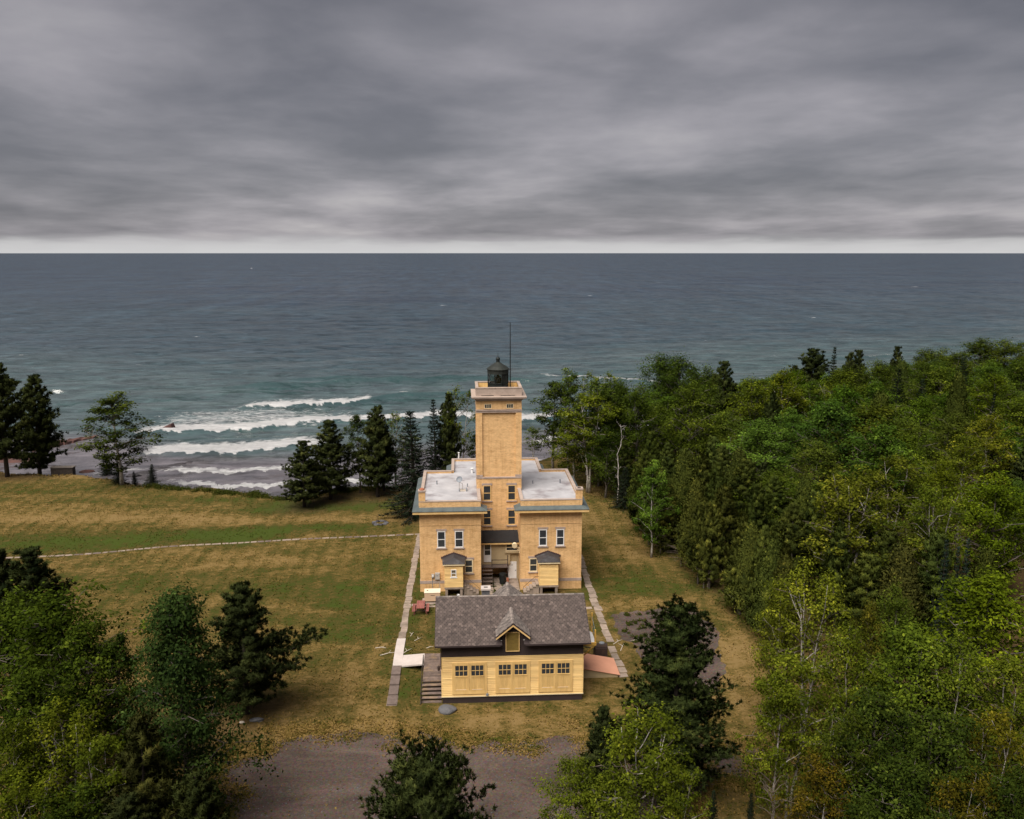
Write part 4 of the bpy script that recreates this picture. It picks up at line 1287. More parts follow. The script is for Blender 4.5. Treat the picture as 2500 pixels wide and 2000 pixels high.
e = thing('electric_meter_box', (-2.62, YF, 1.3), 'grey electric cabinet on the left wing wall beside the porch', 'electric cabinet')
MB().box(-2.90, -2.42, YF - 0.22, YF, 1.32, 2.02).build('cabinet', M['grey_metal'], e, bevel=0.02)
MB().box(-2.76, -2.56, YF - 0.228, YF - 0.22, 1.72, 1.80).build('label_plate', M['mid_grey'], e)
MB().tube([(-2.9, YF - 0.03, 1.35), (-2.95, YF - 0.03, 1.0), (-2.8, YF - 0.03, 0.75), (-2.6, YF - 0.03, 0.9), (-2.5, YF - 0.03, 1.32)], 0.018, 5).tube([(-2.45, YF - 0.05, 1.32), (-2.45, YF - 0.05, 0.1)], 0.025, 6).build('cable', M['grey_metal'], e)
e = thing('meter', (-3.1, YF, 1.5), 'small grey meter with conduit left of the electric cabinet', 'meter')
MB().box(-3.26, -2.98, YF - 0.13, YF, 1.5, 1.88).build('housing', M['grey_metal'], e)
MB().tube([(-3.12, YF - 0.13, 1.7), (-3.12, YF - 0.19, 1.7)], 0.09, 12).build('dial', M['white'], e)
MB().tube([(-3.18, YF - 0.06, 1.5), (-3.18, YF - 0.06, 0.0)], 0.025, 6).build('conduit', M['mid_grey'], e)
bk = thing('bucket', (-0.55, 83.6, 0), 'white plastic bucket in front of the left porch', 'bucket')
MB().lathe(-0.55, 83.6, [(0.11, 0.0), (0.15, 0.30), (0.16, 0.30), (0.16, 0.33), (0.12, 0.33), (0.10, 0.1)], 12).build('body', M['white'], bk)
MB().tube([(-0.7, 83.6, 0.3), (-0.65, 83.5, 0.44), (-0.45, 83.5, 0.44), (-0.4, 83.6, 0.3)], 0.012, 5).build('handle', M['grey_metal'], bk)

g = thing('generator', (-2.95, 82.0, 0), 'tan metal generator cabinet on a concrete pad by the left wing', 'generator')
gx0, gx1, gy0, gy1 = -3.86, -2.33, 82.2, 83.25
MB().box(gx0 + 0.03, gx1 - 0.03, gy0 + 0.03, gy1 - 0.03, 0.14, 0.26).build('skid', M['black'], g)
MB().box(gx0, gx1, gy0, gy1, 0.262, 1.12).build('cabinet', M['tan_metal'], g, bevel=0.02)
MB().box(gx0 - 0.03, gx1 + 0.03, gy0 - 0.03, gy1 + 0.03, 1.122, 1.18).build('lid', M['tan_top'], g, bevel=0.01)
MB().lathe(gx0 + 0.28, (gy0 + gy1) / 2, [(0.07, 1.182), (0.07, 1.21)], 10).build('exhaust', M['black'], g)
MB().box(-3.25, -2.85, gy0 - 0.012, gy0, 0.86, 0.90).build('handle', M['black'], g)
MB().box(gx0 - 0.25, gx1 + 0.2, gy0 - 0.25, gy1 + 0.15, -0.05, 0.138).build('pad', M['concrete'], g)

# --- picnic table
pt_ = thing('picnic_table', (-4.15, 80.3, 0), 'faded red wooden picnic table beside the left slab path', 'picnic table')
ty0, ty1 = 79.35, 81.25
for k in range(5):
    MB().box(-4.53 + k * 0.155, -4.53 + k * 0.155 + 0.142, ty0, ty1, 0.74, 0.78).build('top_plank', M['table_red'], pt_)
for s in (-1, 1):
    for k in range(2):
        x = -4.15 + s * 0.66 + (k - 0.5) * 0.14
        MB().box(x - 0.064, x + 0.064, ty0, ty1, 0.43, 0.465).build('bench_plank', M['table_red'], pt_)
for y in (ty0 + 0.3, ty1 - 0.3):
    MB().box(-4.9, -3.4, y - 0.02, y + 0.02, 0.35, 0.428).build('cross_beam', M['bark_dark'], pt_)
    MB().box(-4.5, -3.8, y - 0.02, y + 0.02, 0.66, 0.738).build('top_brace', M['bark_dark'], pt_)
    for s in (-1, 1):
        MB().hull([(-4.15 + s * 0.26, y + 0.022, 0.738), (-4.15 + s * 0.36, y + 0.022, 0.738), (-4.15 + s * 0.36, y + 0.06, 0.738), (-4.15 + s * 0.26, y + 0.06, 0.738)],
                  [(-4.15 + s * 0.58, y + 0.022, 0), (-4.15 + s * 0.68, y + 0.022, 0), (-4.15 + s * 0.68, y + 0.06, 0), (-4.15 + s * 0.58, y + 0.06, 0)]).build('leg', M['table_red'], pt_)

# ================================================================= GARAGE
GX0, GX1, GY0, GY1 = -1.75, 9.07, 62.6, 69.8
GYR, GZE, GZR = 66.2, 4.98, 7.22          # ridge line, eave height, ridge height
RX0_, RX1_, EY0, EY1 = -2.2, 9.55, 62.02, 70.38
G = thing('garage', (3.66, 62.6, 0), 'yellow clapboard garage with grey shingled roof, dormer and three double doors', 'garage')
MB().box(GX0 + 0.04, GX1 - 0.04, GY0 + 0.04, GY1 - 0.04, -0.3, 0.56).build('foundation', M['brown'], G)
MB().box(GX0 + 0.02, GX1 - 0.02, GY0 + 0.02, GY1 - 0.02, 0.562, 3.78).build('lower_wall', M['siding'], G)
gw = MB()
up = [(GY0, 3.78), (GY1, 3.78), (GY1, GZE + 0.12), (GYR, GZR - 0.12), (GY0, GZE + 0.12)]
gw.hull([(GX0, y, z) for y, z in up], [(GX1, y, z) for y, z in up])
gw.build('upper_wall', M['brown'], G)
L = GX1 - GX0
bme = mk_mesh('clapboard', np.array([(0, 0.03, 0), (L, 0.03, 0), (L, -0.042, 0), (0, -0.042, 0), (0, 0.03, 0.15), (L, 0.03, 0.15), (L, 0.012, 0.15), (0, 0.012, 0.15)]),
              [(0, 1, 2, 3), (7, 6, 5, 4), (3, 2, 6, 7), (1, 5, 6, 2), (0, 3, 7, 4)], M['siding'])
for k in range(22):
    piece('clapboard', bme, G, (GX0, GY0, 0.60 + k * 0.1445))
sb = MB()
for xx, s in ((GX0, -1), (GX1, 1)):
    for k in range(22):
        z = 0.60 + k * 0.1445
        sb.hull([(xx + s * 0.015, GY0, z), (xx + s * 0.015, GY1, z), (xx - s * 0.03, GY1, z), (xx - s * 0.03, GY0, z)],
                [(xx - s * 0.01, GY0, z + 0.144), (xx - s * 0.01, GY1, z + 0.144), (xx - s * 0.03, GY1, z + 0.144), (xx - s * 0.03, GY0, z + 0.144)])
sb.build('side_cladding', M['siding'], G)
boxes('corner_board', 'siding', G, [(x0, x1, GY0 - 0.03, GY0 + 0.06, 0.58, 3.778) for x0, x1 in ((GX0 - 0.025, GX0 + 0.08), (GX1 - 0.08, GX1 + 0.025))])
MB().box(GX0 - 0.04, GX1 + 0.04, GY0 - 0.045, GY0 + 0.03, 0.53, 0.60).build('sill_board', M['cream_pale'], G)
MB().box(GX0 - 0.02, GX1 + 0.02, GY0 - 0.04, GY0 + 0.02, 3.70, 3.80).build('belt_board', M['siding'], G)

GYD = GY0 - 0.035
for dx0, dx1 in ((-0.90, 1.62), (2.40, 4.92), (5.70, 8.20)):
    fr = MB()
    z0, z1 = 1.03, 3.30
    fr.box(dx0 - 0.06, dx0 + 0.05, GYD - 0.05, GYD + 0.01, z0 - 0.25, z1 + 0.06).box(dx1 - 0.05, dx1 + 0.06, GYD - 0.05, GYD + 0.01, z0 - 0.25, z1 + 0.06)
    fr.box(dx0 + 0.05, dx1 - 0.05, GYD - 0.05, GYD + 0.01, z1 - 0.05, z1 + 0.06)
    fr.box(dx0 + 0.05, dx1 - 0.05, GYD - 0.05, GYD + 0.01, z0 - 0.25, z0 - 0.0)
    D = fr.build('garage_door', M['door_yellow'], G)
    mid = (dx0 + dx1) / 2
    for lx0, lx1 in ((dx0 + 0.055, mid - 0.012), (mid + 0.012, dx1 - 0.055)):
        wx0, wx1 = (lx0 + lx1) / 2 - 0.47, (lx0 + lx1) / 2 + 0.47
        wz0, wz1 = 2.28, 3.12
        lf = MB()
        yy = GYD - 0.055
        lf.box(lx0, wx0, yy, GYD, z0 + 0.005, z1 - 0.055).box(wx1, lx1, yy, GYD, z0 + 0.005, z1 - 0.055)
        lf.box(wx0, wx1, yy, GYD, wz1, z1 - 0.055).box(wx0, wx1, yy, GYD, 2.10, wz0).box(wx0, wx1, yy, GYD, z0 + 0.005, 1.18)
        for k in (1, 2):
            x = wx0 + k * (wx1 - wx0) / 3
            lf.box(x - 0.019, x + 0.019, yy - 0.004, GYD - 0.02, wz0, wz1)
        lf.box(wx0, wx1, yy - 0.003, GYD - 0.021, (wz0 + wz1) / 2 - 0.019, (wz0 + wz1) / 2 + 0.019)
        lf.build('door_leaf', M['door_yellow'], D)
        for i in range(3):
            for j in range(2):
                a0 = wx0 + i * (wx1 - wx0) / 3 + 0.02
                c0 = wz0 + j * (wz1 - wz0) / 2 + 0.02
                MB().box(a0, a0 + (wx1 - wx0) / 3 - 0.04, GYD - 0.035, GYD - 0.015, c0, c0 + (wz1 - wz0) / 2 - 0.04).build('pane', M['glass'], D)
        nb = 7
        for i in range(nb):
            bw = (wx1 - wx0) / nb
            MB().box(wx0 + i * bw + 0.008, wx0 + (i + 1) * bw - 0.008, GYD - 0.04, GYD - 0.012, 1.182, 2.098).build('board', M['door_yellow'], D)
        MB().box(wx0 - 0.03, wx1 + 0.03, yy - 0.03, yy - 0.002, wz0 - 0.05, wz0 - 0.004).build('glazing_sill', M['door_yellow'], D)
        MB().box(wx0 + 0.05, wx1 - 0.1, yy - 0.006, yy - 0.001, 1.16, 1.175).build('worn_edge', M['white'], D)

# main roof: deck, then hexagonal shingles laid in courses
rf = MB()
zsl = lambda y: GZE + (GZR - GZE) * (y - EY0) / (GYR - EY0)
for (x0, x1, ya) in ((RX0_, 2.84, EY0), (4.48, RX1_, EY0), (2.84, 4.48, 62.9)):
    rf.hull([(x0, ya, zsl(ya)), (x1, ya, zsl(ya)), (x1, ya, zsl(ya) - 0.09), (x0, ya, zsl(ya) - 0.09)], [(x0, GYR, GZR), (x1, GYR, GZR), (x1, GYR, GZR - 0.11), (x0, GYR, GZR - 0.11)])
rf.hull([(RX0_, EY1, GZE), (RX1_, EY1, GZE), (RX1_, EY1, GZE - 0.09), (RX0_, EY1, GZE - 0.09)], [(RX0_, GYR, GZR), (RX1_, GYR, GZR), (RX1_, GYR, GZR - 0.11), (RX0_, GYR, GZR - 0.11)])
ROOF = rf.build('roof', M['brown'], G)


def shingle_field(origin, u, v, nrm, ulen, vlen, clip, rnd, su=0.272, sv=0.172, mb=None):
    """hex tabs over a sloping rectangle; clip(a, b) says whether a tab at (a, b) is laid"""
    mb = mb or MB()
    rows = int(vlen / sv)
    for j in range(-1, rows):
        shift = (j % 2) * su / 2
        for i in range(-1, int(ulen / su) + 2):
            a, b = (i + 0.5) * su + shift, j * sv
            if a < -0.02 or a > ulen + 0.02 or not clip(a, b + sv * 0.5):
                continue
            lift = 0.014
            pts = []
            for da, db, up_ in ((0, 0.0, 1.35), (su * 0.30, 0.0, 1.3), (su * 0.445, sv * 0.72, 1.1), (su * 0.445, sv * 1.4, 0.35), (-su * 0.445, sv * 1.4, 0.35), (-su * 0.445, sv * 0.72, 1.1), (-su * 0.30, 0.0, 1.3)):
                aa = min(max(a + da, 0), ulen)
                bb = min(max(b + db, -0.03), vlen)
                pts.append(origin + u * aa + v * bb + nrm * lift * up_)
            tone = min(1, max(0, rnd.gauss(0.36, 0.16) + (0.5 if rnd.random() < 0.09 else 0)))
            mb.face(*pts[1:], tone=tone)
    return mb


rnd = random.Random(12)
slope_len = math.hypot(GYR - EY0, GZR - GZE)
vF = Vector((0, GYR - EY0, GZR - GZE)).normalized()
nF = Vector((0, -vF.z, vF.y))
# dormer: front gable flush with the wall, its ridge running back into the main slope
DCX, DZ, DZE, DHW = 3.66, 6.66, 5.62, 1.28
DY0 = 61.98
yz = lambda z: EY0 + (z - GZE) / (GZR - GZE) * (GYR - EY0)     # where the main slope has height z


def clip_front(a, b):
    p = Vector((RX0_, EY0, GZE)) + Vector((1, 0, 0)) * a + vF * b
    d = abs(p.x - DCX)
    if d < DHW:
        zroof = DZ - (DZ - DZE) * d / DHW
        if zroof > p.z + 0.03:
            return False
    return not (d < 0.86 and p.z < 5.75)


shingle_field(Vector((RX0_, EY0, GZE)), Vector((1, 0, 0)), vF, nF, RX1_ - RX0_, slope_len, clip_front, rnd).build('shingles', M['shingle'], ROOF, kind='stuff')
vB = Vector((0, -(EY1 - GYR), GZR - GZE)).normalized()
nB = Vector((0, vF.z, vF.y))


def clip_back(a, b):
    return True


shingle_field(Vector((RX1_, EY1, GZE)), Vector((-1, 0, 0)), vB, nB, RX1_ - RX0_, slope_len, clip_back, rnd).build('shingles', M['shingle'], ROOF, kind='stuff')
k = RX0_
capm = MB().hull([(0, -0.13, -0.055), (0, 0, 0.022), (0, 0.13, -0.055), (0, 0, 0.005)], [(0.29, -0.13, -0.06), (0.29, 0, 0.012), (0.29, 0.13, -0.06), (0.29, 0, 0.0)])
capme = [mk_mesh('ridge_cap', np.array(capm.v), capm.f, M['shingle_pale'], False, {'tone': ('FACE', [t_] * 6)}) for t_ in (0.05, 0.25, 0.45, 0.7)]
while k < RX1_ - 0.1:
    piece('ridge_cap', rnd.choice(capme), ROOF, (k, GYR, GZR + 0.03))
    k += 0.255
MB().box(RX0_ - 0.01, 2.72, EY0 - 0.05, EY0 + 0.02, GZE - 0.13, GZE - 0.005).box(4.6, RX1_ + 0.01, EY0 - 0.05, EY0 + 0.02, GZE - 0.13, GZE - 0.005).build('gutter', M['brown'], G)
bb_ = MB()
for xx in (RX0_ - 0.03, RX1_ + 0.003):
    for (ya, yb) in ((EY0, GYR), (EY1, GYR)):
        bb_.hull([(xx, ya, GZE - 0.16), (xx + 0.027, ya, GZE - 0.16), (xx + 0.027, ya, GZE - 0.004), (xx, ya, GZE - 0.004)], [(xx, yb, GZR - 0.16), (xx + 0.027, yb, GZR - 0.16), (xx + 0.027, yb, GZR - 0.004), (xx, yb, GZR - 0.004)])
bb_.build('barge_board', M['brown'], G)
MB().tube([(GX0 - 0.04, EY0 + 0.1, GZE - 0.12), (GX0 - 0.04, GY0 - 0.05, GZE - 0.45), (GX0 - 0.04, GY0 - 0.05, 2.9)], 0.035, 6).build('downpipe', M['brown'], G)


def dormer(front):
    s = 1 if front else -1
    Yc = lambda y: y if front else 2 * GYR - y
    wall = [(DCX - 0.80, 4.85), (DCX + 0.80, 4.85), (DCX + 0.80, 5.86), (DCX, DZ - 0.14), (DCX - 0.80, 5.86)]
    a = [(x, Yc(GY0 - 0.02), z) for x, z in wall]
    b = [(x, Yc(GY0 + 2.4), z) for x, z in wall]
    dw = MB().hull(a, b) if front else MB().hull(b, a)
    dm = dw.build('dormer', M['brown'], G)
    # two roof slopes
    for sg in (-1, 1):
        th = 0.07
        e0 = Vector((DCX + sg * DHW, Yc(DY0), DZE))
        r0 = Vector((DCX, Yc(DY0), DZ))
        r1 = Vector((DCX, Yc(yz(DZ) - 0.0), DZ))
        e1 = Vector((DCX + sg * DHW, Yc(yz(DZE)), DZE))
        dn = Vector((0, 0, -th))
        q = MB().hull([e0, r0, r1, e1], [e0 + dn, r0 + dn, r1 + dn, e1 + dn]).build('dormer_roof', M['brown'], dm)
        # shingle courses, cut to the valley
        rs_ = random.Random(3 + sg)
        uvec = Vector((0, s, 0))
        vvec = (r0 - e0).normalized()
        nn_ = uvec.cross(vvec)
        if nn_.z < 0:
            nn_ = -nn_
        sl = (r0 - e0).length
        sm = MB()
        rows = 8
        for j in range(rows):
            v0, v1 = sl * j / rows, sl * (j + 1.25) / rows
            zz = DZE + (DZ - DZE) * (j + 0.1) / rows
            lim = (yz(zz) - DY0) + 0.05
            aa = (j % 2) * 0.12
            while aa < lim:
                a2 = min(aa + 0.235, lim)
                p = [e0 + uvec * aa + vvec * v0 + nn_ * 0.022, e0 + uvec * a2 + vvec * v0 + nn_ * 0.022, e0 + uvec * a2 + vvec * min(v1, sl) + nn_ * 0.006, e0 + uvec * aa + vvec * min(v1, sl) + nn_ * 0.006]
                sm.face(*p, tone=min(1, max(0, rs_.gauss(0.35, 0.2))))
                aa += 0.245
        sm.build('dormer_shingles', M['shingle_pale'], dm, kind='stuff')
        # cream barge boards under the dormer eave
        if front:
            f0, f1 = e0 + Vector((0, -0.02, -0.09)), r0 + Vector((0, -0.02, -0.09))
            MB().hull([f0, f1, f1 + Vector((0, 0, -0.15)), f0 + Vector((0, 0, -0.15))], [f0 + Vector((0, 0.04, 0)), f1 + Vector((0, 0.04, 0)), f1 + Vector((0, 0.04, -0.15)), f0 + Vector((0, 0.04, -0.15))]).build('dormer_barge', M['cream'], dm)
            MB().hull([e0 + Vector((0, -0.03, 0.03)), r0 + Vector((0, -0.03, 0.03)), r0 + Vector((0, -0.03, -0.085)), e0 + Vector((0, -0.03, -0.085))], [e0 + Vector((0, 0.0, 0.03)), r0 + Vector((0, 0.0, 0.03)), r0 + Vector((0, 0.0, -0.085)), e0 + Vector((0, 0.0, -0.085))]).build('drip_edge', M['brown'], dm)
    kk = 0.0
    nk = int((yz(DZ) - DY0) / 0.25)
    cm = MB().hull([(-0.13, 0, -0.065), (0, 0, 0.03), (0.13, 0, -0.065), (0, 0, 0.0)], [(-0.13, 0.29, -0.07), (0, 0.29, 0.02), (0.13, 0.29, -0.07), (0, 0.29, 0.0)])
    cme = [mk_mesh('ridge_cap', np.array(cm.v), cm.f, M['shingle_pale'], False, {'tone': ('FACE', [t_] * 6)}) for t_ in (0.3, 0.55, 0.85, 1.0)]
    for i in range(nk):
        piece('ridge_cap', rnd.choice(cme), dm, (DCX, (DY0 + i * 0.25) if front else (2 * GYR - DY0 - i * 0.25 - 0.27), DZ + 0.035))
    if front:
        h = MB().box(3.18, 4.12, GY0 - 0.09, GY0 - 0.02, 4.24, 5.68).build('hay_door', M['hay_door'], dm)
        f = MB()
        f.box(3.12, 3.18, GY0 - 0.11, GY0 - 0.02, 4.18, 5.74).box(4.12, 4.18, GY0 - 0.11, GY0 - 0.02, 4.18, 5.74).box(3.18, 4.12, GY0 - 0.11, GY0 - 0.02, 5.68, 5.74).box(3.18, 4.12, GY0 - 0.11, GY0 - 0.02, 4.18, 4.24)
        f.build('hay_door_frame', M['cream'], dm)
        for xx in (DCX - 0.86, DCX + 0.86):
            MB().box(xx - 0.08, xx + 0.04, EY0 + 0.25, EY0 + 0.32, GZE + 0.20, GZE + 0.23).build('flashing', M['grey_metal'], dm)


dormer(True)
dormer(False)
ch = MB().box(1.50, 2.15, 69.3, 69.95, 4.9, 6.42).build('chimney', M['rock_grey'], G)
MB().box(1.42, 2.23, 69.22, 70.03, 6.422, 6.56).build('chimney_cap', M['concrete_new'], ch)
MB().box(1.66, 1.99, 69.55, 69.75, 6.556, 6.572).build('flue', M['black'], ch)
MB().box(1.62, 1.80, GY0 - 0.1, GY0 - 0.03, 0.62, 0.80).build('outlet_box', M['mid_grey'], G)

# loft balcony on the right gable end
bl = MB().box(GX1 + 0.005, 10.25, 64.2, 66.2, 3.86, 3.98).build('balcony', M['white'], G)
MB().box(GX1 + 0.005, 10.3, 64.08, 64.195, 3.74, 3.98).build('balcony_beam', M['yellow_timber'], bl)
MB().box(10.17, 10.28, 64.2, 64.31, 3.984, 4.98).build('balcony_post', M['yellow_timber'], bl)
MB().box(10.17, 10.28, 66.05, 66.16, 3.984, 5.6).build('balcony_post', M['yellow_timber'], bl)
MB().tube([(9.1, 64.15, 2.7), (10.18, 64.15, 3.74)], 0.055, 4).build('brace', M['yellow_timber'], bl)
MB().tube([(10.22, 64.28, 4.9), (10.22, 66.1, 5.3)], 0.02, 5).tube([(10.22, 64.28, 4.5), (10.22, 66.1, 4.5)], 0.02, 5).build('balcony_rail', M['mid_grey'], bl)
MB().box(GX1 + 0.002, GX1 + 0.08, 64.25, 66.15, 3.98, 5.2).build('loft_door', M['white'], bl)

# cellar hatch with salmon lid
ht = thing('cellar_hatch', (10.8, 67.5, 0), 'sloping cellar hatch with salmon pink lid against the garage side', 'cellar hatch')
hz_ = lambda x: 0.93 - (x - GX1) * 0.206
xs0, xs1 = GX1 + 0.03, 12.5
MB().hull([(xs0, 66.1, -0.1), (xs1 - 0.05, 66.1, -0.1), (xs1 - 0.05, 66.1, hz_(xs1 - 0.05) - 0.02), (xs0, 66.1, hz_(xs0) - 0.02)],
          [(xs0, 68.95, -0.1), (xs1 - 0.05, 68.95, -0.1), (xs1 - 0.05, 68.95, hz_(xs1 - 0.05) - 0.02), (xs0, 68.95, hz_(xs0) - 0.02)]).build('hatch_wall', M['tan_wall'], ht)
for y0, y1, dz in ((66.0, 67.96, 0.0), (68.0, 69.05, -0.03)):
    MB().hull([(xs0, y0, hz_(xs0) + dz), (xs1 + 0.1, y0, hz_(xs1 + 0.1) + dz), (xs1 + 0.1, y1, hz_(xs1 + 0.1) + dz), (xs0, y1, hz_(xs0) + dz)],
              [(xs0, y0, hz_(xs0) + dz + 0.06), (xs1 + 0.1, y0, hz_(xs1 + 0.1) + dz + 0.06), (xs1 + 0.1, y1, hz_(xs1 + 0.1) + dz + 0.06), (xs0, y1, hz_(xs0) + dz + 0.06)]).build('lid', M['salmon'], ht, bevel=0.01)

gr = thing('barbecue', (11.6, 71.0, 0), 'dark brown iron barbecue box with a grey lid behind the salmon hatch', 'barbecue')
q = ground_at(1466, 1606)
ORG[gr.name] = Vector((q.x, q.y, 0))
gr.location = (q.x, q.y, 0)
MB().box(q.x - 0.5, q.x + 0.55, q.y - 0.3, q.y + 0.4, 0.25, 1.0).build('firebox', M['rust_dark'], gr, bevel=0.02)
MB().tube([(q.x - 0.5, q.y + 0.05, 1.0), (q.x + 0.55, q.y + 0.05, 1.0)], 0.3, 12).build('drum', M['rust_dark'], gr)
MB().lathe(q.x + 0.1, q.y + 0.1, [(0.24, 1.28), (0.23, 1.34), (0.1, 1.4)], 12).build('lid', M['mid_grey'], gr)
for sx in (-0.45, 0.5):
    for sy in (-0.25, 0.35):
        MB().box(q.x + sx - 0.03, q.x + sx + 0.03, q.y + sy - 0.03, q.y + sy + 0.03, -0.02, 0.252).build('leg', M['rust_dark'], gr)
rl_ = thing('low_rail', (10.2, 70.6, 0), 'low dark rail between the barbecue and the garage side', 'rail')
MB().tube([(9.3, 70.6, 0.85), (q.x - 0.55, q.y - 0.1, 0.9)], 0.04, 6).build('top_rail', M['rust_dark'], rl_)
for x in (9.35, 10.2, q.x - 0.6):
    MB().tube([(x, 70.6 if x < 10.3 else q.y - 0.1, -0.02), (x, 70.6 if x < 10.3 else q.y - 0.1, 0.88)], 0.035, 6).build('rail_post', M['rust_dark'], rl_)

# entry deck with stairs on the left side of the garage
dk = thing('entry_deck', (-2.5, 66.5, 0), 'weathered wooden deck with brown stairs at the left end of the garage', 'deck')
DZt = 1.0
nb = 20
for k in range(nb):
    y0 = 64.35 + k * (69.2 - 64.35) / nb
    MB().box(-3.3, GX0 - 0.03, y0 + 0.008, y0 + (69.2 - 64.35) / nb - 0.006, DZt - 0.05, DZt + random.Random(k).uniform(-0.004, 0.004)).build('deck_board', M['planks'], dk)
MB().box(-3.28, GX0 - 0.05, 64.38, 69.15, 0.0, DZt - 0.056).build('deck_frame', M['bark_dark'], dk)
for k in range(5):
    z = DZt - 0.19 * (k + 1)
    y1 = 64.33 - 0.31 * k
    s_ = MB().box(-3.34 - 0.01 * k, GX0 - 0.04, y1 - 0.33, y1, z - 0.05, z).build('tread', M['planks'], dk)
    MB().box(-3.32, GX0 - 0.05, y1 - 0.02, y1, z - 0.19, z - 0.052).build('riser', M['bark_dark'], s_)
MB().hull([(-3.40, 64.4, DZt + 0.02), (-3.345, 64.4, DZt + 0.02), (-3.345, 64.4, DZt - 0.35), (-3.40, 64.4, DZt - 0.35)], [(-3.42, 62.5, 0.1), (-3.36, 62.5, 0.1), (-3.36, 62.5, -0.08), (-3.42, 62.5, -0.08)]).build('stringer', M['bark_dark'], dk)
MB().tube([(-3.36, 62.7, 0.0), (-3.36, 62.7, 0.85), (-3.33, 64.4, 1.85), (-3.33, 67.2, 1.85), (-3.33, 67.2, 1.0)], 0.03, 6).tube([(-3.33, 64.4, 1.0), (-3.33, 64.4, 1.85)], 0.03, 6).build('handrail', M['bark_dark'], dk)
wl = thing('wall_lamp', (GX0, 63.4, 2.4), 'small dark wall lamp above the deck stairs', 'lamp')
MB().tube([(GX0 - 0.02, 63.5, 2.6), (GX0 - 0.22, 63.5, 2.62)], 0.02, 6).build('arm', M['black'], wl)
MB().lathe(GX0 - 0.24, 63.5, [(0.05, 2.28), (0.10, 2.34), (0.10, 2.58), (0.13, 2.6), (0.04, 2.7)], 8).build('lamp_body', M['rust_dark'], wl)

# ================================================================= PATHS, slab by slab
def path(name):
    o = tag(link(name, None, None, (0, 0, 0)), kind='structure')
    ORG[o.name] = Vector((0, 0, 0))
    return o


def slab_mesh(rnd, mat):
    j = lambda: rnd.uniform(-0.05, 0.05)
    c = [(-.5 + j(), -.5 + j()), (.5 + j(), -.5 + j()), (.5 + j(), .5 + j()), (-.5 + j(), .5 + j())]
    m_ = MB().hull([(x, y, -0.12) for x, y in c], [(x * 0.97, y * 0.97, 0.0) for x, y in c])
    return mk_mesh('slab', np.array(m_.v), m_.f, mat)


rnd = random.Random(21)
SL = [slab_mesh(rnd, M['concrete']) for _ in range(6)]
SLD = [slab_mesh(rnd, M['concrete_dark']) for _ in range(3)]


def lay(parent, x, y, sx, sy, meshes, lift=0.035, rz=0.0, tilt=0.012):
    o = piece('slab', rnd.choice(meshes), parent, (x, y, tz(x, y) + lift))
    o.scale = (sx, sy, 1)
    o.rotation_euler = (rnd.uniform(-tilt, tilt), rnd.uniform(-tilt, tilt), rz + rnd.uniform(-0.03, 0.03))
    return o


lp = path('slab_path')
y = 73.7
while y < 103.5:
    ln = rnd.uniform(0.75, 1.3)
    t = (y - 73.5) / 30.0
    x = -5.52 + 0.38 * max(0, t - 0.5)
    wd = 0.62 + rnd.uniform(-0.04, 0.08)
    lay(lp, x + rnd.uniform(-0.05, 0.05), y + ln / 2, wd, ln - rnd.uniform(0.04, 0.12), SL, rz=-0.02)
    y += ln
y = 62.55
lower = path('brown_path')
for k in range(4):
    MB().box(-5.95, -5.205, y + 0.006, y + 1.404, -0.1, 0.04 + rnd.uniform(-0.006, 0.006) + tz(-5.58, y + 1.4)).build('slab', M['concrete_dark'], lower)
    y += 1.41
boxes('edge_strip', 'concrete', lower, [(-5.98, -5.953, 62.5, 66.6, -0.1, 0.07), (-5.2, -5.173, 62.5, 66.6, -0.1, 0.07), (-5.98, -5.173, 62.47, 62.498, -0.1, 0.07)])
np_ = path('concrete_walk')
m = MB()
z_ = lambda x, y: tz(x, y) + 0.07
for (x0, x1, y0, y1) in ((-5.92, -5.17, 68.22, 70.2), (-5.92, -5.17, 70.21, 71.9), (-5.92, -5.17, 71.91, 73.55)):
    MB().hull([(x0, y0, z_(x0, y0) - 0.2), (x1, y0, z_(x1, y0) - 0.2), (x1, y1, z_(x1, y1) - 0.2), (x0, y1, z_(x0, y1) - 0.2)],
              [(x0, y0, z_(x0, y0)), (x1, y0, z_(x1, y0)), (x1, y1, z_(x1, y1)), (x0, y1, z_(x0, y1))]).build('slab', M['concrete_new'], np_)
za = z_(-5.16, 69)
MB().hull([(-5.165, 68.0, za - 0.12), (-3.32, 67.35, DZt - 0.12), (-3.32, 69.25, DZt - 0.12), (-5.165, 69.95, za - 0.12)], [(-5.165, 68.0, za), (-3.32, 67.35, DZt + 0.0), (-3.32, 69.25, DZt + 0.0), (-5.165, 69.95, za)]).build('ramp', M['concrete_new'], np_)
rp = path('stone_path')
y = 66.0
while y < 97.5:
    ln = rnd.uniform(0.8, 1.7) if y > 76 else rnd.uniform(0.7, 1.6)
    if 71.0 < y < 72.2:
        y += 0.8
        continue
    x = 12.85 + (0.3 * (y - 78) / 18 if y > 78 else 0.1 * (78 - y) / 12)
    lay(rp, x + rnd.uniform(-0.12, 0.12), y + ln / 2, 0.72 + rnd.uniform(-0.10, 0.10), ln - rnd.uniform(0.05, 0.16), SL, rz=0.03)
    y += ln
lay(rp, 11.9, 80.3, 1.1, 0.5, SL)
lay(lp, -4.6, 82.0, 1.1, 0.55, SL)
lay(lp, -3.3, 81.55, 1.5, 0.35, SL)
lg = path('lawn_path')
A, Bp = np.array([-52.0, 98.7]), np.array([-5.6, 104.45])
dist = np.hypot(*(Bp - A))
s = 0.0
ang = math.atan2(Bp[1] - A[1], Bp[0] - A[0])
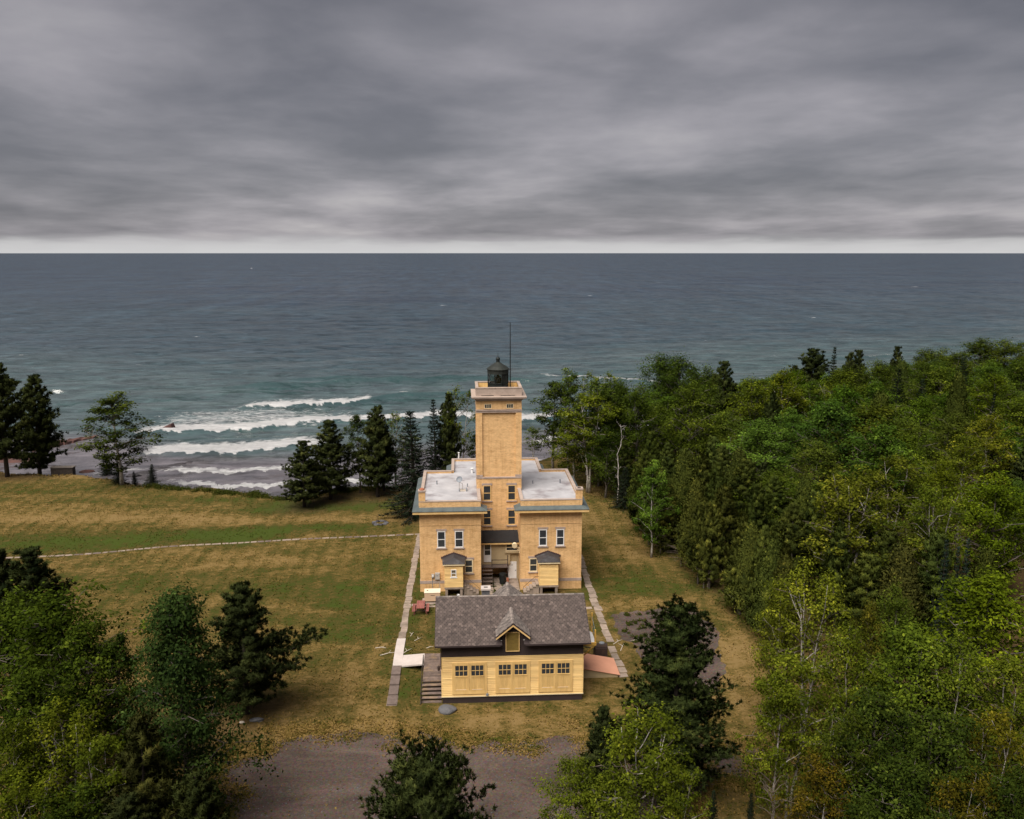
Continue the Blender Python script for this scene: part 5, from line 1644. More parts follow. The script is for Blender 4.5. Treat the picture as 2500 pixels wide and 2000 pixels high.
while s < dist:
    ln = rnd.uniform(0.7, 1.2)
    p = A + (Bp - A) * (s + ln / 2) / dist
    lay(lg, p[0], p[1] + 0.5 * math.sin(s * 0.07) - 0.25, ln - 0.12, 0.46 + rnd.uniform(-0.08, 0.08), SL if rnd.random() < 0.75 else SLD, 0.02, ang)
    s += ln

# ================================================================= ROCKS and small finds on the lawn
def rock_mesh(name, seed, sx, sy, sz, mat, n=3, rough=0.25, flat=None):
    import bmesh
    bm = bmesh.new()
    bmesh.ops.create_icosphere(bm, subdivisions=n, radius=1.0)
    r_ = np.random.RandomState(seed)
    ks = r_.normal(0, 1.6, (8, 3))
    ph = r_.uniform(0, 6.28, 8)
    for v in bm.verts:
        p = np.array(v.co)
        d = 1 + rough * sum(math.sin(ks[i] @ p * 1.5 + ph[i]) for i in range(8)) / 4
        v.co = Vector((p[0] * sx * d, p[1] * sy * d, p[2] * sz * d))
        if flat is not None:
            v.co.z = min(v.co.z, flat + 0.1 * v.co.x / sx * sz)
    me_ = bpy.data.meshes.new(name)
    bm.to_mesh(me_)
    bm.free()
    me_.materials.append(mat)
    return me_


def rock(name, px, py, z, dims, mat, seed, label, group=None, rz=0.0, flat=None, rough=0.25):
    p = gz(px, py, z)
    o = link(name, rock_mesh(name, seed, *dims, mat, flat=flat, rough=rough), None, (p[0], p[1], z))
    o.rotation_euler = (0, 0, rz)
    return tag(o, label, 'rock', group)


rock('boulder', 1092, 1733, 0.1, (0.72, 0.55, 0.3), M['rock_grey'], 3, 'smooth grey boulder on the grass at the garage corner', rough=0.1)
rock('boulder', 1395 // 2.0 if False else 628, 1758, 0.05, (0.45, 0.3, 0.18), M['rock_grey'], 5, 'low dark stone on the lawn under the lone pine')
rock('boulder', 590, 1764, 0.03, (0.22, 0.14, 0.1), M['driftwood'], 6, 'small pale stone beside the dark stone under the pine')
# triangular red boulder in the surf
p = gz(408, 1052, LAKE_Z)
m = MB().hull([(p[0] - 2.6, p[1] - 0.9, LAKE_Z - 0.5), (p[0] + 1.5, p[1] - 1.2, LAKE_Z - 0.5), (p[0] + 1.9, p[1] + 1.0, LAKE_Z - 0.5), (p[0] - 1.8, p[1] + 1.1, LAKE_Z - 0.5)],
              [(p[0] - 1.9, p[1] - 0.6, LAKE_Z + 0.35), (p[0] + 1.1, p[1] - 0.8, LAKE_Z + 1.6), (p[0] + 1.3, p[1] + 0.6, LAKE_Z + 1.7), (p[0] - 1.2, p[1] + 0.7, LAKE_Z + 0.5)])
o = m.build('boulder', M['rock_red'], None, bevel=0.12)
tag(o, 'wedge shaped red boulder standing in the white surf', 'rock')
# low red sandstone ledge
p0, p1 = gz(90, 1100, LAKE_Z), gz(238, 1068, LAKE_Z)
rnd2 = random.Random(9)
m = MB()
npt = 22
top, low = [], []
for i in range(npt):
    t = i / (npt - 1)
    cx_, cy_ = p0[0] + (p1[0] - p0[0]) * t, p0[1] + (p1[1] - p0[1]) * t
    w0, w1 = 2.0 + rnd2.uniform(-0.6, 0.6), 3.2 * (1 - 0.6 * t) + rnd2.uniform(-0.5, 0.5)
    hgt = (1.25 - 0.75 * t) * (1 + rnd2.uniform(-0.2, 0.2))
    top.append(((cx_, cy_ - w0 * 0.8, LAKE_Z + hgt * 0.8), (cx_, cy_ + w1 * 0.1, LAKE_Z + hgt), (cx_, cy_ + w1, LAKE_Z + hgt * 0.45)))
    low.append(((cx_, cy_ - w0 * 1.1, LAKE_Z - 0.6), (cx_, cy_ + w1 * 1.5, LAKE_Z - 0.6)))
for i in range(npt - 1):
    a, b, c = top[i]
    a2, b2, c2 = top[i + 1]
    l, h_ = low[i]
    l2, h2 = low[i + 1]
    m.face(l, l2, a2, a).face(a, a2, b2, b).face(b, b2, c2, c).face(c, c2, h2, h_)
m.face(low[0][0], top[0][0], top[0][1], top[0][2], low[0][1]).face(low[-1][1], top[-1][2], top[-1][1], top[-1][0], low[-1][0])
tag(m.build('rock_ledge', M['rock_red'], None), 'low reddish sandstone ledge running out into the lake at the left', 'rock')
p0, p1 = gz(-120, 1160, LAKE_Z), gz(150, 1120, LAKE_Z)
tag(link('rock_ledge', rock_mesh('rock_ledge', 31, 8, 2.2, 0.8, M['rock_red']), None, (gz(20, 1125, LAKE_Z)[0], gz(20, 1125, LAKE_Z)[1], LAKE_Z - 0.1)), 'flat red rock shelf behind the trunks of the far left pines', 'rock')
for k, (px, py, sx, sz) in enumerate(((395, 1146, 1.5, 0.4), (420, 1139, 1.2, 0.35), (440, 1135, 1.3, 0.35), (372, 1152, 1.3, 0.35), (350, 1157, 1.5, 0.4), (325, 1163, 1.4, 0.45), (460, 1131, 0.9, 0.3), (405, 1150, 0.8, 0.25))):
    rock('reef_rock', px, py, LAKE_Z, (sx, 0.7, sz), M['rock_dark'], 40 + k, 'dark wet rock in the slanting reef beside the lone aspen', 'reef rocks near the shore', rz=0.3)
rock('boulder', 213, 1153, LAKE_Z + 0.1, (1.3, 0.8, 0.5), M['rock_red'], 61, 'small pale red rock awash just off the left shore')
p = gz(155, 1162, -0.9)
bx = MB()
cr_ = thing('crate', (p[0], p[1], -1.0), 'dark square wooden block at the lawn edge right of the tall pines', 'block')
MB().box(p[0] - 1.7, p[0] + 1.7, p[1] - 0.5, p[1] + 0.6, -1.6, 0.5).build('body', M['bark_dark'], cr_, bevel=0.05)
MB().box(p[0] - 1.8, p[0] + 1.8, p[1] - 0.6, p[1] + 0.7, 0.502, 0.6).build('top', M['bark_grey'], cr_)
# cobbles along the beach
rs = np.random.RandomState(17)
cob = [rock_mesh('cobble', 70 + k, 1, 0.8, 0.55, M['rock_dark' if k % 2 else 'rock_grey'], n=2) for k in range(4)]
V, Fc = [], []
base = 0
arr = []
for k in range(520):
    x = rs.uniform(-82, -8)
    s_ = rs.uniform(4.0, 17.0)
    y = np.interp(x, SHX, SHY) + s_
    c_ = cob[k % 4]
    co = np.empty(len(c_.vertices) * 3)
    c_.vertices.foreach_get('co', co)
    co = co.reshape(-1, 3) * rs.uniform(0.12, 0.42)
    V.append(co + np.array([x, y, tz(x, y)]))
    idx = np.empty(len(c_.loops), np.int64)
    c_.loops.foreach_get('vertex_index', idx)
    Fc.append(idx.reshape(-1, 3) + base)
    base += len(co)
me = mk_mesh('beach_cobbles', np.concatenate(V), np.concatenate(Fc), M['rock_grey'])
tag(link('beach_cobbles', me), kind='stuff')

# loose stones on the gravel
V, Fc, base = [], [], 0
k = 0
while k < 900:
    q = gz(rs.uniform(540, 1820), rs.uniform(1490, 2000))
    one = np.array([q[0]]), np.array([q[1]])
    if not (inside(PARK, *one)[0] or inside(LOOP, *one)[0]):
        continue
    co = np.empty(len(cob[k % 4].vertices) * 3)
    cob[k % 4].vertices.foreach_get('co', co)
    co = co.reshape(-1, 3) * rs.uniform(0.015, 0.06) + np.array([q[0], q[1], 0.012])
    V.append(co)
    idx = np.empty(len(cob[k % 4].loops), np.int64)
    cob[k % 4].loops.foreach_get('vertex_index', idx)
    Fc.append(idx.reshape(-1, 3) + base)
    base += len(co)
    k += 1
tag(link('loose_stones', mk_mesh('loose_stones', np.concatenate(V), np.concatenate(Fc), M['rock_grey'])), kind='stuff')

# bleached sticks on the grass
rnd = random.Random(77)
STK = [(992, 1592, 0.7, 0.9, 'forked bleached stick on the grass nearest the concrete walk'), (1005, 1550, 0.5, 1.3, 'thin bleached stick below the picnic table'),
       (1020, 1562, 0.6, 0.8, 'second bleached stick below the picnic table, further right'), (948, 1597, 0.7, 0.3, 'long bleached stick left of the concrete walk'),
       (930, 1583, 0.5, -0.2, 'short bleached stick further left of the concrete walk'), (1048, 1582, 0.4, 0.4, 'small bleached stick near the left garage eave'),
       (1519, 1580, 0.8, 1.2, 'forked white stick beside the right stone path'), (1508, 1568, 0.6, 0.7, 'pale stick between the right path and the gravel'), (1555, 1563, 0.6, 0.3, 'pale stick on the edge of the right gravel patch')]
for px, py, ln, an_, lab in STK:
    q = ground_at(px, py)
    o = thing('stick', q, lab, 'stick')
    a = Vector((math.cos(an_), math.sin(an_), 0))
    s0 = MB().tube([q + a * (-ln), q + Vector((0.05, 0.1, 0.06)), q + a * ln + Vector((0, 0, 0.05))], [0.035, 0.03, 0.012], 5)
    s0.build('branch', M['driftwood'], o)
    b_ = Vector((math.cos(an_ + 0.9), math.sin(an_ + 0.9), 0.25))
    MB().tube([q + Vector((0.05, 0.1, 0.06)), q + b_ * ln * 0.7], [0.022, 0.01], 5).build('twig', M['driftwood'], o)
fp = thing('fire_pit', ground_at(928, 1278), 'low dark ring of stones on the lawn left of the spruce', 'fire pit')
o0 = org(fp)
for k in range(9):
    t_ = 6.283 * k / 9
    o = piece('stone', cob[k % 4], fp, (o0.x + math.cos(t_) * 0.8, o0.y + math.sin(t_) * 0.8, o0.z + 0.06))
    o.scale = (0.3, 0.28, 0.3)
MB().tube([(o0.x - 0.3, o0.y + 0.3, o0.z), (o0.x - 0.3, o0.y + 0.3, o0.z + 0.95)], 0.03, 5).build('iron_post', M['rust_dark'], fp)
# ================================================================= TREES
M['leaf_birch'] = leaf_mat('birch_leaves', (0.026, 0.037, 0.005), (0.128, 0.152, 0.014), (0.27, 0.28, 0.03), 0.2)
M['leaf_broad'] = leaf_mat('broad_leaves', (0.020, 0.032, 0.006), (0.096, 0.124, 0.016), (0.20, 0.228, 0.03), 0.18)
M['needle_pine'] = leaf_mat('pine_needles', (0.014, 0.020, 0.008), (0.050, 0.060, 0.018), (0.115, 0.122, 0.034), 0.12)
M['needle_spruce'] = leaf_mat('spruce_needles', (0.012, 0.021, 0.012), (0.028, 0.040, 0.022), (0.05, 0.064, 0.038), 0.1)
M['cedar'] = leaf_mat('cedar_sprays', (0.018, 0.026, 0.008), (0.088, 0.101, 0.020), (0.22, 0.215, 0.038), 0.15)


def limb_path(a, b, sag, rnd, n=4):
    a, b = Vector(a), Vector(b)
    pts = []
    for i in range(n + 1):
        t = i / n
        p = a.lerp(b, t)
        p.z += sag * math.sin(math.pi * t)
        if 0 < i < n:
            L_ = (b - a).length
            p += Vector((rnd.uniform(-1, 1), rnd.uniform(-1, 1), rnd.uniform(-0.5, 0.5))) * L_ * 0.05
        pts.append(p)
    return pts


def profile_dome(u):
    return max(0.05, math.sin(math.pi * min(1, max(0, u)) ** 0.72)) ** 0.62


def broadleaf(seed, H=12.0, W=7.0, h0=0.28, limbs=24, tips=5, per=70, leaf=0.26, stems=1, trunk_r=0.16, mat='leaf_broad', bark='bark_grey', sig=0.55, up=0.7, bare=0, prof=profile_dome, lean=0.04):
    rnd, rs = random.Random(seed), np.random.RandomState(seed)
    tk, tw = MB(), MB()
    stem_paths = []
    for s in range(stems):
        a = 6.283 * s / stems + rnd.uniform(-0.4, 0.4)
        sp = (W * 0.20 if stems > 1 else W * lean)
        top = Vector((math.cos(a) * sp, math.sin(a) * sp, H * rnd.uniform(0.86, 0.95)))
        pts = [Vector((math.cos(a) * trunk_r * (stems > 1), math.sin(a) * trunk_r * (stems > 1), -0.3))]
        for i in range(1, 7):
            t = i / 6
            pts.append(Vector((top.x * t ** 1.2 + rnd.uniform(-1, 1) * W * 0.018, top.y * t ** 1.2 + rnd.uniform(-1, 1) * W * 0.018, top.z * t)))
        r0 = trunk_r * (1.0 if stems == 1 else 0.72)
        tk.tube(pts, [r0 * 1.25] + [r0 * (1 - 0.15 * i) for i in range(1, 7)], 7)
        stem_paths.append(pts)
    C, T, O = [], [], []
    for k in range(limbs + bare):
        u = (k + 0.5) / limbs if k < limbs else rnd.uniform(0.1, 0.8)
        u = min(1.0, u ** 0.8)
        h_end = H * (h0 + (1 - h0) * u)
        sp = stem_paths[k % stems]
        hs = max(H * h0 * 0.75, h_end - W * rnd.uniform(0.18, 0.34))
        f = min(0.999, hs / sp[-1].z) * 6
        i = min(5, int(f))
        st = sp[i].lerp(sp[i + 1], f - i)
        az = k * 2.39996 + rnd.uniform(-0.4, 0.4)
        r = W / 2 * prof(u * 0.97 + 0.02) * rnd.uniform(0.72, 1.08)
        end = Vector((math.cos(az) * r + st.x * 0.4, math.sin(az) * r + st.y * 0.4, h_end + rnd.uniform(-0.3, 0.3)))
        pts = limb_path(st, end, W * 0.03, rnd)
        rr = trunk_r * (0.42 - 0.22 * u)
        (tk if (k % (3 if stems == 3 else 5) == 0 or k >= limbs) else tw).tube(pts, [max(0.012, rr * (1 - 0.2 * j)) for j in range(5)], 5, cap=False)
        if k >= limbs:
            continue
        tone_l = rnd.gauss(0.5, 0.13)
        for q in range(tips):
            t = 0.38 + 0.62 * (q + rnd.random()) / tips
            j = min(3, int(t * 4))
            p = pts[j].lerp(pts[j + 1], t * 4 - j)
            L_ = r * 0.32
            e = p + Vector((rnd.gauss(0, 1), rnd.gauss(0, 1), rnd.gauss(0.15, 0.6))) * L_ * 0.75
            tw.tube([p, p.lerp(e, 0.6), e], [0.028, 0.018, 0.008], 3, cap=False)
            m = int(per * rnd.uniform(0.6, 1.4))
            sg = sig * W / 7.0 * rnd.uniform(0.7, 1.3)
            c = rs.normal(0, 1, (m, 3)) * np.array([sg, sg, sg * 0.6]) + np.array(e)
            C.append(c)
            ov_ = c - np.array([0, 0, H * 0.5])
            lo_ = (c - np.array(e)) / np.array([sg, sg, sg * 0.6])
            O.append(ov_ / (np.linalg.norm(ov_, axis=1, keepdims=True) + 1e-6) * 0.5 + lo_ * 0.55 + np.array([0, 0, 0.22]))
            T.append(np.full(m, tone_l + rnd.gauss(0, 0.12)))
    C, T, O = np.concatenate(C), np.concatenate(T), np.concatenate(O)
    V, F, T2 = leaf_quads(C, leaf, rs, up, O, T)
    cm_ = round_normals(mk_mesh('crown', V, F, M[mat], False, {'tone': ('FACE', T2)}), O + rs.normal(0, 0.22, O.shape), 4)
    return [('trunk', mk_mesh('trunk', np.array(tk.v), tk.f, M[bark], True), None), ('branches', mk_mesh('branches', np.array(tw.v), tw.f, M['twig' if bark == 'bark_white' else bark], True), None), ('crown', cm_, None)], H, W


def round_normals(me, nv, k):
    nv = nv / (np.linalg.norm(nv, axis=1, keepdims=True) + 1e-9)
    me.polygons.foreach_set('use_smooth', np.ones(len(me.polygons), bool))
    me.normals_split_custom_set_from_vertices(np.repeat(nv, k, axis=0).tolist())
    return me


def blades(C, D, ln, wd, rs, out=None):
    """thin triangles: base at C, pointing along D"""
    n = len(C)
    D = D / (np.linalg.norm(D, axis=1, keepdims=True) + 1e-9)
    s = np.cross(D, rs.normal(0, 1, (n, 3)))
    s /= np.linalg.norm(s, axis=1, keepdims=True) + 1e-9
    if out is not None:                       # wind each blade so that its face looks outward
        s *= np.where((np.cross(D, s) * out).sum(1, keepdims=True) < 0, -1, 1)
    l = ln * rs.uniform(0.7, 1.25, (n, 1))
    V = np.stack([C + s * wd * 0.5, C - s * wd * 0.5, C + D * l], 1).reshape(-1, 3)
    return V, np.arange(n * 3).reshape(-1, 3)


def conifer(seed, H=12.0, W=6.0, h0=0.16, kind='pine', dens=1.0, mat='needle_pine', bark='bark_dark', ragged=0.35, trunk_r=0.2, side=None, pexp=0.62):
    rnd, rs = random.Random(seed), np.random.RandomState(seed)
    tk = MB()
    lean = Vector((rnd.uniform(-0.03, 0.03) * H, rnd.uniform(-0.03, 0.03) * H, 0))
    axis = lambda z: Vector((lean.x * (z / H) ** 2, lean.y * (z / H) ** 2, z))
    tk.tube([axis(z) + Vector((0, 0, -0.3 if z == 0 else 0)) for z in np.linspace(0, H * 0.98, 8)], [trunk_r * (1.2 - 1.13 * i / 7) for i in range(8)], 7)
    C, D, T, OC = [], [], [], []
    z = H * h0
    k = 0
    while z < H * 0.985:
        u = (z - H * h0) / (H * (1 - h0))
        if kind == 'pine':
            prof = (1 - u) ** pexp * (0.55 + 0.45 * min(1, u * 5 + 0.25))
            nb, el = rnd.randint(5, 7), -0.05 + 0.75 * u
            step = 0.56
        else:
            prof = (1 - u) ** 0.95 * 0.98 + 0.02
            nb, el = rnd.randint(6, 8), -0.32 + 0.75 * u
            step = 0.36
        for b in range(nb):
            az = k * 1.1 + 6.283 * b / nb + rnd.uniform(-0.35, 0.35)
            L_ = W / 2 * prof * rnd.uniform(1 - ragged, 1 + ragged * 0.45) + 0.15
            if side and rnd.random() < 0.6 and abs(((az - side[0] + 3.1416) % 6.283) - 3.1416) < 0.5 and side[1] < u < side[2]:
                L_ *= 1.9
            st = axis(z)
            e_ = el + rnd.uniform(-0.15, 0.15)
            dirv = Vector((math.cos(az) * math.cos(e_), math.sin(az) * math.cos(e_), math.sin(e_)))
            end = st + dirv * L_ + Vector((0, 0, (0.16 if kind == 'pine' else 0.05) * L_))
            mid = st + dirv * L_ * 0.55 - Vector((0, 0, 0.03 * L_))
            tk.tube([st, mid, end], [0.05 * (1.1 - u), 0.032 * (1.1 - u) + 0.005, 0.008], 4, cap=False)
            tone = rnd.gauss(0.45, 0.14)
            if kind == 'pine':
                nt_ = max(2, int(L_ / 0.26 * dens))
                for q in range(nt_):
                    t = 0.22 + 0.78 * (q + rnd.random()) / nt_
                    p = (st.lerp(mid, t / 0.55) if t < 0.55 else mid.lerp(end, (t - 0.55) / 0.45))
                    spread = 0.33 * L_ * (0.35 + 0.65 * t) * 0.55
                    for rep in range(3):
                        c = p + Vector((rnd.gauss(0, 1), rnd.gauss(0, 1), rnd.gauss(0.25, 0.45))) * spread * 0.55
                        m = int(24 * rnd.uniform(0.7, 1.3))
                        dd = rs.normal(0, 1, (m, 3)) * 0.85 + np.array(dirv) * 0.55 + np.array([0, 0, 0.5])
                        C.append(np.tile(np.array(c), (m, 1)) + rs.normal(0, 0.05, (m, 3)))
                        D.append(dd)
                        OC.append(dd * 0.75 + np.array([math.cos(az), math.sin(az), 0.2]) * 0.5)
                        T.append(np.full(m, tone + rnd.gauss(0, 0.14)))
            else:
                m = max(8, int(L_ * 34 * dens))
                t = rs.uniform(0.12, 1.03, m)
                p0, p1, p2 = np.array(st), np.array(mid), np.array(end)
                P_ = np.where((t < 0.55)[:, None], p0 + (p1 - p0) * (t / 0.55)[:, None], p1 + (p2 - p1) * ((t - 0.55) / 0.45)[:, None])
                side_ = np.array([-math.sin(az), math.cos(az), 0]) * (rs.choice([-1, 1], m) * rs.uniform(0, 0.28, m) * L_ * (1.05 - t))[:, None]
                dd = rs.normal(0, 0.5, (m, 3)) + np.array(dirv) * 0.8 + np.sign(rs.normal(0, 1, m))[:, None] * np.array([-math.sin(az), math.cos(az), 0]) * 0.5 + np.array([0, 0, -0.12])
                C.append(P_ + side_)
                D.append(dd)
                T.append(np.full(m, tone) + rs.normal(0, 0.1, m))
        z += step * rnd.uniform(0.8, 1.2) * (1.0 if kind == 'pine' else H / 12.0 * 1.05)
        k += 1
    # leader
    m = 30
    C.append(np.tile(np.array(axis(H * 0.97)), (m, 1)) + rs.normal(0, 0.06, (m, 3)))
    D.append(rs.normal(0, 0.5, (m, 3)) + np.array([0, 0, 1.0]))
    T.append(np.full(m, 0.6))
    C, D, T = np.concatenate(C), np.concatenate(D), np.concatenate(T)
    O = C * np.array([1, 1, 0]) / (W * 0.3) + D * 0.75 + np.array([0, 0, 0.2])
    V, F = blades(C, D, 0.29 if kind == 'pine' else 0.28, 0.085, rs, O)
    T = np.clip(T + rs.normal(0, 0.1, len(T)), 0, 1)
    return [('trunk', mk_mesh('trunk', np.array(tk.v), tk.f, M[bark], True), None), ('crown', round_normals(mk_mesh('crown', V, F, M[mat], False, {'tone': ('FACE', T)}), O + rs.normal(0, 0.25, O.shape), 3), None)], H, W * (0.94 if kind == 'pine' else 0.95)


def cedar(seed, H=9.0, W=4.2, h0=0.17, n=300, per=74, bare_low=False):
    rnd, rs = random.Random(seed), np.random.RandomState(seed)
    tk = MB()
    tk.tube([(0, 0, -0.3), (0.05, 0.03, H * 0.5), (0, 0, H * 0.95)], [0.17, 0.11, 0.02], 7)
    C, D, T, OC = [], [], [], []
    for k in range(n):
        u = ((k + 0.5) / n) ** 0.85
        z = H * (h0 + (1 - h0) * u)
        r = W / 2 * ((1 - u) ** 0.85 * (0.70 + 0.30 * min(1, u * 4))) + 0.08
        az = k * 2.39996
        lump = 1 + 0.26 * math.sin(az * 3 + z * 1.3 + seed) + 0.18 * math.sin(az * 5 - z * 2.1)
        rr = r * lump * rnd.uniform(0.62, 1.05)
        c = Vector((math.cos(az) * rr, math.sin(az) * rr, z + rnd.uniform(-0.2, 0.2)))
        if k % 3 == 0:
            tk.tube([(0, 0, max(0.2, z - rr * 0.45)), tuple(c)], [0.035, 0.01], 3, cap=False)
        m = int(per * rnd.uniform(0.7, 1.3))
        sg = 0.23 * W / 4.2
        out = np.array([math.cos(az), math.sin(az), 0])
        dl = rs.normal(0, 1, (m, 3))
        OC.append(dl * 0.22 + out * 0.95 + np.array([0, 0, 0.5]))
        C.append(dl * np.array([sg, sg, sg * 1.2]) + np.array(c))
        D.append(rs.normal(0, 0.55, (m, 3)) + out * 0.55 + np.array([0, 0, 0.75]))
        T.append(np.full(m, rnd.gauss(0.5, 0.16)))
    for k in range(10):
        az, z = rnd.uniform(0, 6.28), H * rnd.uniform(0.04, 0.14)
        tk.tube([(0, 0, z), (math.cos(az) * W * 0.3, math.sin(az) * W * 0.3, z + 0.2)], [0.03, 0.008], 3, cap=False)
    C, D, T = np.concatenate(C), np.concatenate(D), np.concatenate(T)
    O = np.concatenate(OC) + rs.normal(0, 0.2, D.shape)
    V, F = blades(C, D, 0.23, 0.125, rs, O)
    return [('trunk', mk_mesh('trunk', np.array(tk.v), tk.f, M['bark_grey'], True), None), ('crown', round_normals(mk_mesh('crown', V, F, M['cedar'], False, {'tone': ('FACE', np.clip(T + rs.normal(0, 0.12, len(T)), 0, 1))}), O, 3), None)], H, W


def snag(seed, H=12.0, bark='bark_white', limbs=14, W=3.0, straight=True):
    rnd = random.Random(seed)
    tk, tw = MB(), MB()
    pts = [Vector((rnd.uniform(-1, 1) * 0.09 * i, rnd.uniform(-1, 1) * 0.09 * i, H * i / 8 - (0.3 if i == 0 else 0))) for i in range(9)]
    tk.tube(pts, [0.17 - 0.018 * i for i in range(9)], 7)
    for k in range(limbs):
        f = rnd.uniform(2.5, 7.9)
        i = int(f)
        p = pts[i].lerp(pts[i + 1], f - i) if i < 8 else pts[8]
        az = rnd.uniform(0, 6.28)
        L_ = W * rnd.uniform(0.25, 0.6)
        e = p + Vector((math.cos(az) * L_, math.sin(az) * L_, L_ * rnd.uniform(0.2, 0.9)))
        q = limb_path(p, e, 0.1, rnd)
        tw.tube(q, [0.05, 0.04, 0.03, 0.02, 0.01], 4, cap=False)
        for s in range(2):
            e2 = q[3] + Vector((rnd.gauss(0, 1), rnd.gauss(0, 1), rnd.gauss(0.4, 0.6))) * L_ * 0.3
            tw.tube([q[2 + s], e2], [0.02, 0.006], 3, cap=False)
    return [('trunk', mk_mesh('trunk', np.array(tk.v), tk.f, M[bark], True), None), ('branches', mk_mesh('branches', np.array(tw.v), tw.f, M[bark], True), None)], H, W


def prof_col(u):
    return max(0.05, (1 - u) ** 0.55 * (0.5 + 0.5 * min(1, u * 4)))


def prof_tall(u):
    return max(0.05, math.sin(math.pi * min(1, u * 0.9 + 0.08)) ** 0.8)


PROTO = {
    'birch1': broadleaf(101, 12, 7.2, 0.32, 24, 4, 92, 0.20, 3, 0.19, 'leaf_birch', 'bark_white', 0.40, bare=5),
    'birch2': broadleaf(102, 12, 6.4, 0.32, 22, 4, 92, 0.20, 2, 0.18, 'leaf_birch', 'bark_white', 0.38, bare=4),
    'birch3': broadleaf(103, 12, 7.0, 0.24, 26, 4, 98, 0.20, 1, 0.19, 'leaf_birch', 'bark_white', 0.42, bare=2),
    'broad1': broadleaf(111, 12, 8.0, 0.24, 26, 4, 130, 0.22, 1, 0.22, 'leaf_broad', 'bark_grey', 0.48),
    'broad2': broadleaf(112, 12, 7.4, 0.28, 25, 4, 125, 0.22, 1, 0.20, 'leaf_broad', 'bark_grey', 0.45),
    'broad3': broadleaf(113, 12, 7.4, 0.22, 28, 4, 120, 0.22, 2, 0.20, 'leaf_broad', 'bark_grey', 0.43),
    'aspen': broadleaf(121, 12, 6.0, 0.20, 26, 4, 90, 0.22, 1, 0.17, 'leaf_broad', 'bark_white', 0.37, prof=prof_tall),
    'aspen2': broadleaf(122, 12, 5.6, 0.32, 22, 4, 90, 0.22, 1, 0.16, 'leaf_broad', 'bark_grey', 0.38, prof=prof_tall),
    'poplar': broadleaf(123, 12, 7.6, 0.08, 56, 5, 115, 0.18, 1, 0.19, 'leaf_broad', 'bark_grey', 0.42, prof=prof_col),
    'sparse': broadleaf(131, 12, 5.6, 0.34, 20, 4, 34, 0.22, 2, 0.15, 'leaf_birch', 'bark_white', 0.34, bare=8, prof=prof_tall),
    'pine_round': conifer(146, 10, 10.5, 0.10, 'pine', 1.0, ragged=0.25, pexp=0.36, trunk_r=0.25),
    'pine_big': conifer(145, 19, 9.5, 0.12, 'pine', 1.0, ragged=0.3, pexp=0.42, trunk_r=0.34),
    'pine1': conifer(141, 12, 6.6, 0.14, 'pine', 1.0),
    'pine2': conifer(142, 12, 6.0, 0.20, 'pine', 1.0, ragged=0.5),
    'pine3': conifer(143, 12, 5.6, 0.16, 'pine', 1.15, ragged=0.3),
    'pine_arm': conifer(144, 11, 6.6, 0.13, 'pine', 1.1, ragged=0.5, side=(0.1, 0.15, 0.55)),
    'spruce': conifer(151, 12, 4.6, 0.04, 'spruce', 1.0, 'needle_spruce'),
    'spruce2': conifer(152, 12, 5.4, 0.05, 'spruce', 1.0, 'needle_spruce'),
    'cedar_a': conifer(165, 9, 5.0, 0.14, 'pine', 1.5, 'cedar', 'bark_grey', 0.22, 0.16, pexp=0.72),
    'cedar_b': conifer(166, 9, 4.6, 0.20, 'pine', 1.5, 'cedar', 'bark_grey', 0.3, 0.15, pexp=0.6),
    'cedar1': cedar(161), 'cedar2': cedar(162, 9, 3.6, 0.24), 'cedar3': cedar(163, 9, 4.6, 0.13),
    'snag': snag(171), 'snag_red': snag(172, 9, 'bark_red', 26, 5.0), 'bare': snag(173, 6, 'twig', 30, 4.0),
}
NAMES = {'birch': 'birch_tree', 'broad': 'broadleaf_tree', 'aspen': 'aspen_tree', 'poplar': 'poplar_tree', 'sparse': 'birch_tree', 'pine': 'pine_tree', 'spruce': 'spruce_tree', 'cedar': 'cedar_tree', 'snag': 'dead_tree', 'bare': 'bare_tree'}
PLACED = []
trnd = random.Random(500)


def put(kind, x, y, H, W, label, group=None, tint=(1, 1, 1), rz=None):
    parts, h0, w0 = PROTO[kind]
    nm = next(v for k_, v in NAMES.items() if kind.startswith(k_))
    o = link(nm, None, None, (x, y, tz(x, y) - 0.05))
    o.empty_display_size = 0.3
    o.scale = (W / w0, W / w0, H / h0)
    o.rotation_euler = (0, 0, trnd.uniform(0, 6.283) if rz is None else rz)
    tag(o, label, 'tree', group)
    for pn, me_, _ in parts:
        c = link(pn, me_, o)
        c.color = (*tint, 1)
    PLACED.append((x, y, W))
    return o


def top_at(kind, px, py, h, wpx, label, group=None, tint=(1, 1, 1), rz=None, edge=None):
    """a tree whose tip shows at a photo pixel and whose height is known"""
    p = gz(px, py, h)
    d = float(np.dot(p - np.array([0, 0, CAM_H]), FW))
    if edge is not None:
        p[0] += max(0.0, edge - float(in_forest(p[0], p[1])))
    return put(kind, p[0], p[1], h, wpx * d / FPX, label, group, tint, rz)


def base_at(kind, bx, by, tx_, ty_, wpx, label, group=None, tint=(1, 1, 1), rz=None):
    """a tree whose foot and tip both show"""
    p = ground_at(bx, by)
    h = gy(tx_, ty_, p.y)[2] - p.z
    d = float(np.dot(np.array(p) - np.array([0, 0, CAM_H]), FW))
    return put(kind, p.x, p.y, h, wpx * d / FPX, label, group, tint, rz)


GS = 'pines and birches behind the lighthouse lawn'
